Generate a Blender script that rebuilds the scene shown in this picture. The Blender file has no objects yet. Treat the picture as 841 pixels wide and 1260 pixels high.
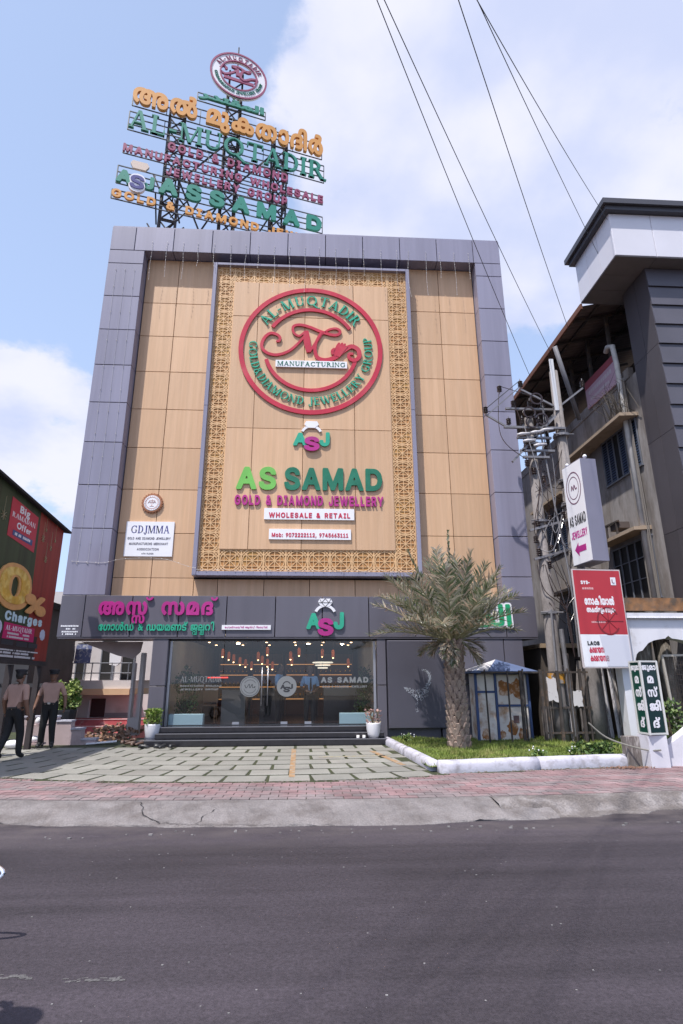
import bpy, bmesh, math, random, os
import numpy as np
from mathutils.geometry import tessellate_polygon
from mathutils import Vector, Matrix
random.seed(7)
R = math.radians
SC = bpy.context.scene
COL = SC.collection

# ------------------------------------------------------------------ camera
CAMP, CYAW, CROLL, CF = 16.66, 3.32, -0.23, 700.0
cd = bpy.data.cameras.new('camera'); cam = bpy.data.objects.new('camera', cd); COL.objects.link(cam)
cd.sensor_fit = 'VERTICAL'; cd.sensor_height = 36.0; cd.sensor_width = 24.0
cd.lens = CF / 1260 * 36.0; cd.clip_start = 0.1; cd.clip_end = 6000
p_, y_, r_ = R(CAMP), R(CYAW), R(CROLL)
fw = Vector((math.sin(y_)*math.cos(p_), math.cos(y_)*math.cos(p_), math.sin(p_)))
rt = Vector((math.cos(y_), -math.sin(y_), 0)); up = rt.cross(fw)
rt2 = rt*math.cos(r_) + up*math.sin(r_); up2 = -rt*math.sin(r_) + up*math.cos(r_)
cam.matrix_world = Matrix(((rt2.x, up2.x, -fw.x, 0), (rt2.y, up2.y, -fw.y, -16), (rt2.z, up2.z, -fw.z, 1.6), (0, 0, 0, 1)))
SC.camera = cam

# ------------------------------------------------------------------ sky, sun, exposure
SUN_EL, SUN_AZ = 64.0, 38.0          # azimuth: degrees to the left of the facade's normal
W = bpy.data.worlds.new('World'); SC.world = W; W.use_nodes = True
nt = W.node_tree; N = nt.nodes; L = nt.links
bg = N['Background']; bg.inputs['Strength'].default_value = 0.14
sky = N.new('ShaderNodeTexSky'); sky.sky_type = 'NISHITA'; sky.sun_disc = False
sky.sun_elevation = R(SUN_EL); sky.sun_rotation = R(180 + SUN_AZ)
sky.air_density = 1.0; sky.dust_density = 2.2; sky.ozone_density = 1.6
tc = N.new('ShaderNodeTexCoord')
def vmath(op, a, b=None):
    n = N.new('ShaderNodeVectorMath'); n.operation = op
    for i, v in enumerate((a, b)):
        if v is None: continue
        if isinstance(v, tuple): n.inputs[i].default_value = v
        else: L.new(v, n.inputs[i])
    return n
def fmath(op, a, b=None, c=None, clamp=False):
    n = N.new('ShaderNodeMath'); n.operation = op; n.use_clamp = clamp
    for i, v in enumerate((a, b, c)):
        if v is None: continue
        if isinstance(v, (int, float)): n.inputs[i].default_value = v
        else: L.new(v, n.inputs[i])
    return n.outputs[0]
dirv = tc.outputs['Generated']
sep = N.new('ShaderNodeSeparateXYZ'); L.new(dirv, sep.inputs[0])
den = fmath('ADD', fmath('MAXIMUM', sep.outputs[2], 0.0), 0.35)
cmb = N.new('ShaderNodeCombineXYZ')
L.new(fmath('DIVIDE', sep.outputs[0], den), cmb.inputs[0]); L.new(fmath('DIVIDE', sep.outputs[1], den), cmb.inputs[1])
nz = N.new('ShaderNodeTexNoise'); nz.inputs['Scale'].default_value = 3.6; nz.inputs['Detail'].default_value = 11; nz.inputs['Roughness'].default_value = 0.6
L.new(vmath('ADD', cmb.outputs[0], (5.3, 1.9, 0)).outputs[0], nz.inputs['Vector'])
nz2 = N.new('ShaderNodeTexNoise'); nz2.inputs['Scale'].default_value = 0.9; nz2.inputs['Detail'].default_value = 3
L.new(vmath('ADD', cmb.outputs[0], (7.7, 2.4, 0)).outputs[0], nz2.inputs['Vector'])
def lobe(d, lo, hi):
    d = Vector(d).normalized()
    dt = vmath('DOT_PRODUCT', dirv, tuple(d)).outputs['Value']
    m = N.new('ShaderNodeMapRange'); m.interpolation_type = 'SMOOTHSTEP'
    m.inputs[1].default_value = lo; m.inputs[2].default_value = hi; L.new(dt, m.inputs[0]); return m.outputs[0]
CL_R, CL_L1 = (0.27, 0.575, 0.77), (-0.425, 0.83, 0.36)
mask = fmath('ADD', fmath('MULTIPLY', lobe(CL_R, 0.91, 0.985), 0.36), fmath('MULTIPLY', lobe(CL_L1, 0.980, 0.997), 0.30))
body = fmath('ADD', fmath('ADD', fmath('MULTIPLY', nz.outputs[0], 0.9), fmath('MULTIPLY', nz2.outputs[0], 0.18)), mask)
mr = N.new('ShaderNodeMapRange'); mr.interpolation_type = 'SMOOTHSTEP'; L.new(body, mr.inputs[0])
mr.inputs[1].default_value = 0.675; mr.inputs[2].default_value = 0.79; mr.inputs[4].default_value = 0.9
haze = N.new('ShaderNodeMapRange'); L.new(sep.outputs[2], haze.inputs[0])
haze.inputs[1].default_value = 0.0; haze.inputs[2].default_value = 0.9; haze.inputs[3].default_value = 0.62; haze.inputs[4].default_value = 0.36
mx0 = N.new('ShaderNodeMixRGB'); L.new(haze.outputs[0], mx0.inputs[0]); L.new(sky.outputs[0], mx0.inputs[1]); mx0.inputs[2].default_value = (4.2, 5.3, 7.8, 1)
mx = N.new('ShaderNodeMixRGB'); L.new(mr.outputs[0], mx.inputs[0]); L.new(mx0.outputs[0], mx.inputs[1]); nz3 = N.new('ShaderNodeTexNoise'); nz3.inputs['Scale'].default_value = 3.4; nz3.inputs['Detail'].default_value = 7; L.new(vmath('ADD', cmb.outputs[0], (1.2, 4.4, 0)).outputs[0], nz3.inputs['Vector'])
cs = N.new('ShaderNodeMapRange'); cs.interpolation_type = 'SMOOTHSTEP'; L.new(nz3.outputs[0], cs.inputs[0]); cs.inputs[1].default_value = 0.36; cs.inputs[2].default_value = 0.62
mxc = N.new('ShaderNodeMixRGB'); L.new(cs.outputs[0], mxc.inputs[0]); mxc.inputs[1].default_value = (3.65, 4.0, 5.4, 1); mxc.inputs[2].default_value = (5.15, 5.15, 5.9, 1); L.new(mxc.outputs[0], mx.inputs[2])
L.new(mx.outputs[0], bg.inputs['Color'])
sd = bpy.data.lights.new('sun', 'SUN'); sd.energy = 4.2; sd.angle = R(0.7); sd.color = (1.0, 0.955, 0.90)
sun = bpy.data.objects.new('sun', sd); COL.objects.link(sun)
SDIR = Vector((-math.sin(R(SUN_AZ))*math.cos(R(SUN_EL)), -math.cos(R(SUN_AZ))*math.cos(R(SUN_EL)), math.sin(R(SUN_EL))))
sun.rotation_euler = SDIR.to_track_quat('Z', 'Y').to_euler(); sun.location = (-10, -20, 40)
VS = SC.view_settings; VS.view_transform = 'Standard'; VS.look = 'None'; VS.gamma = 1; VS.use_curve_mapping = False; VS.exposure = 0.4
SC.render.resolution_x = 683; SC.render.resolution_y = 1024
SC.cycles.max_bounces = 8; SC.cycles.transparent_max_bounces = 12; SC.cycles.use_denoising = True
SC.cycles.caustics_reflective = False; SC.cycles.caustics_refractive = False; SC.cycles.sample_clamp_indirect = 6

# ------------------------------------------------------------------ materials
MATS = {}
def mat(name, col, rough=0.6, metal=0.0, var=0.0, vscale=3.0, stretch=(1, 1, 1), bump=0.0, bscale=60.0, rnd=0.0, spec=0.5,
        col2=None, mix=(0.45, 0.6), mscale=2.0, mdetail=6, fine=0.0, fscale=90.0):
    """principled surface: base colour, soft value variation, a second colour in patches, grain, relief, per-piece tint"""
    if name in MATS: return MATS[name]
    m = bpy.data.materials.new(name); m.use_nodes = True; t = m.node_tree; n = t.nodes; l = t.links
    b = n['Principled BSDF']; b.inputs['Roughness'].default_value = rough; b.inputs['Metallic'].default_value = metal
    b.inputs['Specular IOR Level'].default_value = spec
    geo = n.new('ShaderNodeNewGeometry'); pos = geo.outputs['Position']
    mp = n.new('ShaderNodeMapping'); mp.inputs['Scale'].default_value = stretch; l.new(pos, mp.inputs[0])
    cur = None
    def rgb(c):
        q = n.new('ShaderNodeRGB'); q.outputs[0].default_value = (*c, 1); return q.outputs[0]
    cur = rgb(col)
    if col2:
        z = n.new('ShaderNodeTexNoise'); z.inputs['Scale'].default_value = mscale; z.inputs['Detail'].default_value = mdetail; z.inputs['Roughness'].default_value = 0.62
        l.new(mp.outputs[0], z.inputs['Vector'])
        r = n.new('ShaderNodeMapRange'); l.new(z.outputs[0], r.inputs[0]); r.inputs[1].default_value, r.inputs[2].default_value = mix
        x = n.new('ShaderNodeMixRGB'); l.new(r.outputs[0], x.inputs[0]); l.new(cur, x.inputs[1]); x.inputs[2].default_value = (*col2, 1); cur = x.outputs[0]
    def scale_by(cur, val, lo, hi):
        r = n.new('ShaderNodeMapRange'); l.new(val, r.inputs[0]); r.inputs[1].default_value = 0.25; r.inputs[2].default_value = 0.75
        r.inputs[3].default_value = lo; r.inputs[4].default_value = hi; r.clamp = False
        x = n.new('ShaderNodeVectorMath'); x.operation = 'SCALE'; l.new(cur, x.inputs[0]); l.new(r.outputs[0], x.inputs['Scale']); return x.outputs[0]
    if var:
        z = n.new('ShaderNodeTexNoise'); z.inputs['Scale'].default_value = vscale; z.inputs['Detail'].default_value = 5
        l.new(mp.outputs[0], z.inputs['Vector']); cur = scale_by(cur, z.outputs[0], 1-var, 1+var)
    if fine:
        z = n.new('ShaderNodeTexNoise'); z.inputs['Scale'].default_value = fscale; z.inputs['Detail'].default_value = 3
        l.new(mp.outputs[0], z.inputs['Vector']); cur = scale_by(cur, z.outputs[0], 1-fine, 1+fine)
    if rnd:
        oi = n.new('ShaderNodeObjectInfo')
        r = n.new('ShaderNodeMapRange'); l.new(oi.outputs['Random'], r.inputs[0]); r.inputs[3].default_value = 1-rnd; r.inputs[4].default_value = 1+rnd
        x = n.new('ShaderNodeVectorMath'); x.operation = 'SCALE'; l.new(cur, x.inputs[0]); l.new(r.outputs[0], x.inputs['Scale']); cur = x.outputs[0]
    l.new(cur, b.inputs['Base Color'])
    if bump:
        z = n.new('ShaderNodeTexNoise'); z.inputs['Scale'].default_value = bscale; z.inputs['Detail'].default_value = 4; l.new(mp.outputs[0], z.inputs['Vector'])
        u = n.new('ShaderNodeBump'); u.inputs['Strength'].default_value = bump; u.inputs['Distance'].default_value = 0.02; l.new(z.outputs[0], u.inputs['Height']); l.new(u.outputs[0], b.inputs['Normal'])
    MATS[name] = m; return m
def translucent(m, amt):
    n = m.node_tree.nodes; l = m.node_tree.links; b = n['Principled BSDF']; o = n['Material Output']
    t = n.new('ShaderNodeBsdfTranslucent'); l.new(b.inputs['Base Color'].links[0].from_socket, t.inputs[0])
    x = n.new('ShaderNodeMixShader'); x.inputs[0].default_value = amt; l.new(b.outputs[0], x.inputs[1]); l.new(t.outputs[0], x.inputs[2]); l.new(x.outputs[0], o.inputs[0]); return m
def emit(name, col, s):
    if name in MATS: return MATS[name]
    m = bpy.data.materials.new(name); m.use_nodes = True; b = m.node_tree.nodes['Principled BSDF']
    b.inputs['Base Color'].default_value = (*col, 1); b.inputs['Emission Color'].default_value = (*col, 1); b.inputs['Emission Strength'].default_value = s
    MATS[name] = m; return m
def glass(name, tint, refl=0.06, rough=0.02):
    m = bpy.data.materials.new(name); m.use_nodes = True; t = m.node_tree; n = t.nodes; l = t.links
    n.remove(n['Principled BSDF']); o = n['Material Output']
    tr = n.new('ShaderNodeBsdfTransparent'); tr.inputs[0].default_value = (*tint, 1)
    gl = n.new('ShaderNodeBsdfGlossy'); gl.inputs['Roughness'].default_value = rough
    fr = n.new('ShaderNodeFresnel'); fr.inputs[0].default_value = 1.5
    ad = n.new('ShaderNodeMath'); ad.operation = 'MULTIPLY'; ad.inputs[1].default_value = refl/0.04; l.new(fr.outputs[0], ad.inputs[0]); ad.use_clamp = True
    ge = n.new('ShaderNodeNewGeometry'); iv = n.new('ShaderNodeMath'); iv.operation = 'SUBTRACT'; iv.inputs[0].default_value = 1.0; l.new(ge.outputs['Backfacing'], iv.inputs[1])   # reflect at the outer face only
    ad2 = n.new('ShaderNodeMath'); ad2.operation = 'MULTIPLY'; l.new(ad.outputs[0], ad2.inputs[0]); l.new(iv.outputs[0], ad2.inputs[1]); ad = ad2
    mxs = n.new('ShaderNodeMixShader'); l.new(ad.outputs[0], mxs.inputs[0]); l.new(tr.outputs[0], mxs.inputs[1]); l.new(gl.outputs[0], mxs.inputs[2]); l.new(mxs.outputs[0], o.inputs[0])
    MATS[name] = m; return m

def asphalt(name):
    m = bpy.data.materials.new(name); m.use_nodes = True; t = m.node_tree; n = t.nodes; l = t.links; b = n['Principled BSDF']
    pos = n.new('ShaderNodeNewGeometry').outputs['Position']
    def mp(sc):
        q = n.new('ShaderNodeMapping'); q.inputs['Scale'].default_value = sc; l.new(pos, q.inputs[0]); return q.outputs[0]
    def noise(sc, scale, det=4, rough=.55):
        z = n.new('ShaderNodeTexNoise'); z.inputs['Scale'].default_value = scale; z.inputs['Detail'].default_value = det; z.inputs['Roughness'].default_value = rough; l.new(mp(sc), z.inputs['Vector']); return z.outputs[0]
    def rng(v, a, c, lo, hi):
        r = n.new('ShaderNodeMapRange'); l.new(v, r.inputs[0]); r.inputs[1].default_value = a; r.inputs[2].default_value = c; r.inputs[3].default_value = lo; r.inputs[4].default_value = hi; return r.outputs[0]
    def mul(a, c):
        x = n.new('ShaderNodeMath'); x.operation = 'MULTIPLY'; l.new(a, x.inputs[0]); l.new(c, x.inputs[1]); return x.outputs[0]
    lanes = rng(noise((.04,1,1), .75, 3), .3, .7, .72, 1.28)            # wheel tracks run along the road
    streak = rng(noise((.12,2.2,1), 1.6, 5, .6), .3, .7, .80, 1.2)
    patch = rng(noise((.6,1,1), .45, 3), .44, .54, .84, 1.1)
    stone = rng(noise((1,1,1), 38, 4, .85), .28, .72, .5, 1.58)
    mid = rng(noise((1,1,1), 16, 4, .65), .3, .7, .86, 1.14)
    oil = rng(noise((.5,1.4,1), 2.6, 4, .6), .66, .74, 1.0, .68)        # drips
    v = mul(mul(mul(lanes, streak), mul(patch, stone)), mul(mid, oil))
    sc = n.new('ShaderNodeVectorMath'); sc.operation = 'SCALE'; sc.inputs[0].default_value = (.040,.0325,.0405); l.new(v, sc.inputs['Scale'])
    sy = n.new('ShaderNodeSeparateXYZ'); l.new(pos, sy.inputs[0])                                  # dust swept against the kerb
    dm = mul(rng(sy.outputs[1], -9.7, -8.4, 0.0, 1.0), rng(noise((.5,1,1), 3.0, 6, .65), .36, .66, 0.0, .75))
    dx_ = n.new('ShaderNodeMixRGB'); l.new(dm, dx_.inputs[0]); l.new(sc.outputs[0], dx_.inputs[1]); dx_.inputs[2].default_value = (.105,.088,.088,1); l.new(dx_.outputs[0], b.inputs['Base Color'])
    l.new(rng(v, .6, 1.3, .62, .82), b.inputs['Roughness']); b.inputs['Specular IOR Level'].default_value = .4
    u = n.new('ShaderNodeBump'); u.inputs['Strength'].default_value = .55; u.inputs['Distance'].default_value = .012; l.new(noise((1,1,1), 95, 3, .7), u.inputs['Height']); l.new(u.outputs[0], b.inputs['Normal'])
    MATS[name] = m; return m

# ------------------------------------------------------------------ mesh building
class MB:
    """collects vertices and faces; build() links them as one mesh object"""
    def __init__(s): s.v = []; s.f = []; s.m = []; s.x = None
    def add(s, vs, fs, mi=0):
        o = len(s.v)
        s.v += [tuple(s.x @ Vector(q)) if s.x else tuple(q) for q in vs]
        s.f += [tuple(i+o for i in f) for f in fs]; s.m += [mi]*len(fs); return s
    def box(s, x0, x1, y0, y1, z0, z1, mi=0):
        vs = [(x0,y0,z0),(x1,y0,z0),(x1,y1,z0),(x0,y1,z0),(x0,y0,z1),(x1,y0,z1),(x1,y1,z1),(x0,y1,z1)]
        return s.add(vs, [(0,3,2,1),(4,5,6,7),(0,1,5,4),(1,2,6,5),(2,3,7,6),(3,0,4,7)], mi)
    def cbox(s, x0, x1, y0, y1, z0, z1, c=0.01, mi=0):
        """box whose front (-Y) edges are chamfered"""
        vs = [(x0,y1,z0),(x1,y1,z0),(x1,y1,z1),(x0,y1,z1),(x0,y0+c,z0),(x1,y0+c,z0),(x1,y0+c,z1),(x0,y0+c,z1),(x0+c,y0,z0+c),(x1-c,y0,z0+c),(x1-c,y0,z1-c),(x0+c,y0,z1-c)]
        return s.add(vs, [(0,3,2,1),(8,9,10,11),(4,5,9,8),(5,6,10,9),(6,7,11,10),(7,4,8,11),(0,1,5,4),(1,2,6,5),(2,3,7,6),(3,0,4,7)], mi)
    def bar(s, a, b, w, h=None, mi=0):
        a = Vector(a); b = Vector(b); d = (b-a); h = h or w
        if d.length < 1e-6: return s
        d.normalize(); u = d.cross(Vector((0,0,1)))
        u = Vector((1,0,0)) if u.length < 1e-3 else u.normalized()
        v = u.cross(d); u *= w/2; v *= h/2
        vs = [a-u-v, a+u-v, a+u+v, a-u+v, b-u-v, b+u-v, b+u+v, b-u+v]
        return s.add(vs, [(0,1,2,3),(7,6,5,4),(0,4,5,1),(1,5,6,2),(2,6,7,3),(3,7,4,0)], mi)
    def tube(s, pts, rad, seg=8, mi=0, caps=True):
        pts = [Vector(q) for q in pts]; n = len(pts)
        if not isinstance(rad, (list, tuple)): rad = [rad]*n
        vs = []; pu = None
        for i, q in enumerate(pts):
            d = (pts[min(i+1, n-1)] - pts[max(i-1, 0)]).normalized()
            if pu is None:
                pu = d.cross(Vector((0.1, 0.2, 1)) if abs(d.z) < 0.9 else Vector((1, 0, 0))).normalized()
            else:
                pu = (pu - d*pu.dot(d)).normalized()
            w = d.cross(pu)
            for k in range(seg):
                a = 2*math.pi*k/seg; vs.append(q + (pu*math.cos(a) + w*math.sin(a))*rad[i])
        fs = [(i*seg+k, i*seg+(k+1) % seg, (i+1)*seg+(k+1) % seg, (i+1)*seg+k) for i in range(n-1) for k in range(seg)]
        if caps: fs += [tuple(range(seg))[::-1], tuple((n-1)*seg+k for k in range(seg))]
        return s.add(vs, fs, mi)
    def lathe(s, prof, c=(0,0,0), seg=16, mi=0):
        vs = [(c[0]+r*math.cos(2*math.pi*k/seg), c[1]+r*math.sin(2*math.pi*k/seg), c[2]+z) for r, z in prof for k in range(seg)]
        n = len(prof)
        fs = [(i*seg+k, i*seg+(k+1) % seg, (i+1)*seg+(k+1) % seg, (i+1)*seg+k) for i in range(n-1) for k in range(seg)]
        fs += [tuple(range(seg))[::-1], tuple((n-1)*seg+k for k in range(seg))]
        return s.add(vs, fs, mi)
    def ball(s, c, r, seg=10, rings=6, mi=0):
        if not isinstance(r, (tuple, list)): r = (r, r, r)
        vs = []
        for i in range(rings+1):
            t = math.pi*i/rings
            for k in range(seg):
                a = 2*math.pi*k/seg
                vs.append((c[0]+r[0]*math.sin(t)*math.cos(a), c[1]+r[1]*math.sin(t)*math.sin(a), c[2]+r[2]*math.cos(t)))
        fs = [(i*seg+k, (i+1)*seg+k, (i+1)*seg+(k+1) % seg, i*seg+(k+1) % seg) for i in range(rings) for k in range(seg)]
        return s.add(vs, fs, mi)
    def prism(s, poly, fr, d0, d1, mi=0):
        """poly of (u,v) on frame fr=(O,U,V,N); from depth d0 (back) to d1 (front, towards N)"""
        O, U, V, Nn = fr; n = len(poly)
        vs = [O+U*a+V*b+Nn*d0 for a, b in poly] + [O+U*a+V*b+Nn*d1 for a, b in poly]
        fs = [tuple(range(n))[::-1], tuple(range(n, 2*n))] + [(i, (i+1) % n, n+(i+1) % n, n+i) for i in range(n)]
        return s.add(vs, fs, mi)
    def mesh(s, name):
        me = bpy.data.meshes.new(name); me.from_pydata(s.v, [], s.f)
        bm = bmesh.new(); bm.from_mesh(me); bmesh.ops.remove_doubles(bm, verts=bm.verts, dist=1e-6); bmesh.ops.recalc_face_normals(bm, faces=bm.faces)
        bm.to_mesh(me) if len(bm.faces) == len(s.f) else None
        bm.free(); return me
    def build(s, name, mats, parent=None, smooth=False, kind=None, fix=True):
        if fix: me = s.mesh(name)
        else:
            me = bpy.data.meshes.new(name); me.from_pydata(s.v, [], s.f)
        if len(me.polygons) == len(s.m): me.polygons.foreach_set('material_index', s.m)
        for m in (mats if isinstance(mats, (list, tuple)) else [mats]): me.materials.append(m)
        if smooth: me.polygons.foreach_set('use_smooth', [True]*len(me.polygons))
        return link(name, me, parent, kind)
def link(name, me, parent=None, kind=None):
    o = bpy.data.objects.new(name, me); COL.objects.link(o)
    if parent:
        o.parent = parent
        if parent.type == 'EMPTY': o.matrix_parent_inverse = Matrix.Translation(-parent.location)
    if kind: o['kind'] = kind
    return o
def tag(o, label, cat=None, group=None):
    o['label'] = label
    if cat: o['category'] = cat
    if group: o['group'] = group
    return o
def thing(name, label, cat, loc, group=None):
    o = bpy.data.objects.new(name, None); COL.objects.link(o); o.location = loc; o.empty_display_size = 0.2
    return tag(o, label, cat, group)
def boxobj(name, mt, parent, x0, x1, y0, y1, z0, z1, ch=0.0, kind=None):
    b = MB()
    b.cbox(x0, x1, y0, y1, z0, z1, ch) if ch else b.box(x0, x1, y0, y1, z0, z1)
    return b.build(name, mt, parent, kind=kind)
def frame(o, ang=0.0):
    """upright sign frame at o; ang degrees turns the writing direction away from +X towards +Y"""
    a = R(ang); U = Vector((math.cos(a), math.sin(a), 0)); return (Vector(o), U, Vector((0,0,1)), Vector((math.sin(a), -math.cos(a), 0)))
def at(fr, u, v, n=0): return fr[0] + fr[1]*u + fr[2]*v + fr[3]*n
def catmull(P, k=6):
    P = [Vector(q) for q in P]; out = []
    for i in range(len(P)-1):
        a, b, c, d = P[max(i-1, 0)], P[i], P[i+1], P[min(i+2, len(P)-1)]
        for j in range(k):
            t = j/k; out.append(0.5*((2*b)+(c-a)*t+(2*a-5*b+4*c-d)*t*t+(3*b-a-3*c+d)*t**3))
    return out + [P[-1]]

# ------------------------------------------------------------------ lettering
INTER = None
try:
    INTER = bpy.data.fonts.load(os.path.join(bpy.utils.system_resource('DATAFILES'), 'fonts', 'Inter.woff2'))
except Exception:
    INTER = None
GC = {}
TMP = bpy.data.scenes.new('lettering')
def glyph(body, bold=0.0, font='sans'):
    """one letter (or letter cluster) as a solid: verts (x, y, 0 back / 1 front), faces; unit size.
    The font outline is sampled as a distance field, thickened by bold, and traced again as clean closed loops."""
    key = (body, round(bold, 4), font)
    if key in GC: return GC[key]
    cu = bpy.data.curves.new('t', 'FONT'); cu.body = body; cu.size = 1.0
    if font == 'sans' and INTER: cu.font = INTER
    o = bpy.data.objects.new('t', cu); TMP.collection.objects.link(o)
    vl = TMP.view_layers[0]; vl.update(); dg = vl.depsgraph; ev = o.evaluated_get(dg)
    c2 = ev.to_curve(dg, apply_modifiers=False)
    segs = []
    for sp in c2.splines:
        pts = []
        if sp.type == 'BEZIER':
            bp = sp.bezier_points; n = len(bp)
            for i in range(n):
                p, q = bp[i], bp[(i+1) % n]
                for j in range(5):
                    t = j/5; w = p.co*(1-t)**3+3*p.handle_right*t*(1-t)**2+3*q.handle_left*t*t*(1-t)+q.co*t**3; pts.append((w.x, w.y))
        else: pts = [(q.co.x, q.co.y) for q in sp.points]
        if len(pts) > 2: segs += [(*pts[i], *pts[(i+1) % len(pts)]) for i in range(len(pts))]
    ev.to_curve_clear(); bpy.data.objects.remove(o); bpy.data.curves.remove(cu)
    if not segs: GC[key] = ([], [], 0.3, 0); return GC[key]
    S = np.array(segs); S = S[np.hypot(S[:,2]-S[:,0], S[:,3]-S[:,1]) > 1e-7]; h = 1/46.0; pad = bold+2.5*h
    gx = np.arange(S[:,[0,2]].min()-pad, S[:,[0,2]].max()+pad, h); gy = np.arange(S[:,[1,3]].min()-pad, S[:,[1,3]].max()+pad, h)+1e-5
    PX_, PY_ = np.meshgrid(gx, gy); px = PX_.ravel()[:,None]; py = PY_.ravel()[:,None]
    x0, y0, x1, y1 = S.T; dx, dy = x1-x0, y1-y0
    t = np.clip(((px-x0)*dx+(py-y0)*dy)/(dx*dx+dy*dy), 0, 1); d = np.sqrt(((x0+t*dx-px)**2+(y0+t*dy-py)**2).min(1))
    cr = dx*(py-y0)-dy*(px-x0); wn = ((y0 <= py) & (y1 > py) & (cr > 0)).sum(1)-((y0 > py) & (y1 <= py) & (cr < 0)).sum(1)
    Fd = (np.where(wn != 0, -d, d)-bold).reshape(PX_.shape); Fd[np.abs(Fd) < 1e-6] = 1e-6
    nxt = {}; ny, nx = Fd.shape
    def cut(i, j, k, l):
        a, b = Fd[j, i], Fd[l, k]; u = a/(a-b); return (round(gx[i]+(gx[k]-gx[i])*u, 6), round(gy[j]+(gy[l]-gy[j])*u, 6))
    inn = Fd < 0
    code = inn[:-1,:-1]*1+inn[:-1,1:]*2+inn[1:,1:]*4+inn[1:,:-1]*8
    for j, i in zip(*np.nonzero((code > 0) & (code < 15))):
        c = code[j, i]; B = lambda: cut(i,j,i+1,j); Rr = lambda: cut(i+1,j,i+1,j+1); Tt = lambda: cut(i,j+1,i+1,j+1); Ll = lambda: cut(i,j,i,j+1)
        E = {1:((B,Ll),),2:((Rr,B),),3:((Rr,Ll),),4:((Tt,Rr),),5:((B,Ll),(Tt,Rr)),6:((Tt,B),),7:((Tt,Ll),),8:((Ll,Tt),),9:((B,Tt),),10:((Rr,B),(Ll,Tt)),11:((Rr,Tt),),12:((Ll,Rr),),13:((B,Rr),),14:((Ll,B),)}[int(c)]
        for p, q in E: nxt[p()] = q()
    loops = []
    while nxt:
        st, cur = nxt.popitem(); lp = [st]
        while cur != st and cur in nxt: lp.append(cur); cur = nxt.pop(cur)
        if len(lp) > 5: loops.append(lp)
    def simp(lp, tol):
        def rec(P):
            if len(P) < 3: return P[:-1]
            A, B = np.array(P[0]), np.array(P[-1]); Q = np.array(P[1:-1]); e = B-A; L_ = np.hypot(*e)
            ds = np.abs(e[0]*(Q[:,1]-A[1])-e[1]*(Q[:,0]-A[0]))/L_ if L_ > 1e-9 else np.hypot(*(Q-A).T)
            k = int(ds.argmax())
            if ds[k] < tol: return [P[0]]
            return rec(P[:k+2])+rec(P[k+1:])
        m = len(lp)//2; return rec(lp[:m+1])+rec(lp[m:]+[lp[0]])
    loops = [simp(lp, .005) for lp in loops]; loops = [lp for lp in loops if len(lp) > 2]
    def area(p): return 0.5*sum(p[i][0]*p[(i+1) % len(p)][1]-p[(i+1) % len(p)][0]*p[i][1] for i in range(len(p)))
    def inside(q, p):
        r = False; n = len(p)
        for i in range(n):
            (xa, ya), (xb, yb) = p[i], p[(i+1) % n]
            if (ya > q[1]) != (yb > q[1]) and q[0] < (xb-xa)*(q[1]-ya)/(yb-ya)+xa: r = not r
        return r
    ar = [area(p) for p in loops]; big = max(range(len(ar)), key=lambda i: abs(ar[i])); sg = 1 if ar[big] > 0 else -1
    V, F = [], []
    for i in [k for k in range(len(ar)) if ar[k]*sg > 0]:
        grp = [loops[i]]+[loops[k] for k in range(len(ar)) if ar[k]*sg < 0 and inside(loops[k][0], loops[i])]
        tri = tessellate_polygon([[Vector((*q, 0)) for q in lp] for lp in grp]); k0 = len(V); n = sum(len(lp) for lp in grp); flat = [q for lp in grp for q in lp]
        V += [(*q, 0.0) for q in flat]+[(*q, 1.0) for q in flat]
        F += [tuple(k0+n+a for a in f) for f in tri]; off = k0
        for lp in grp:
            m = len(lp); F += [(off+a, off+(a+1) % m, off+n+(a+1) % m, off+n+a) for a in range(m)]; off += m
    xm_ = min(q[0] for q in V); xM = max(q[0] for q in V); V = [(q[0]-xm_, q[1], q[2]) for q in V]
    GC[key] = (V, F, xM-xm_, xm_); return GC[key]
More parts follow.
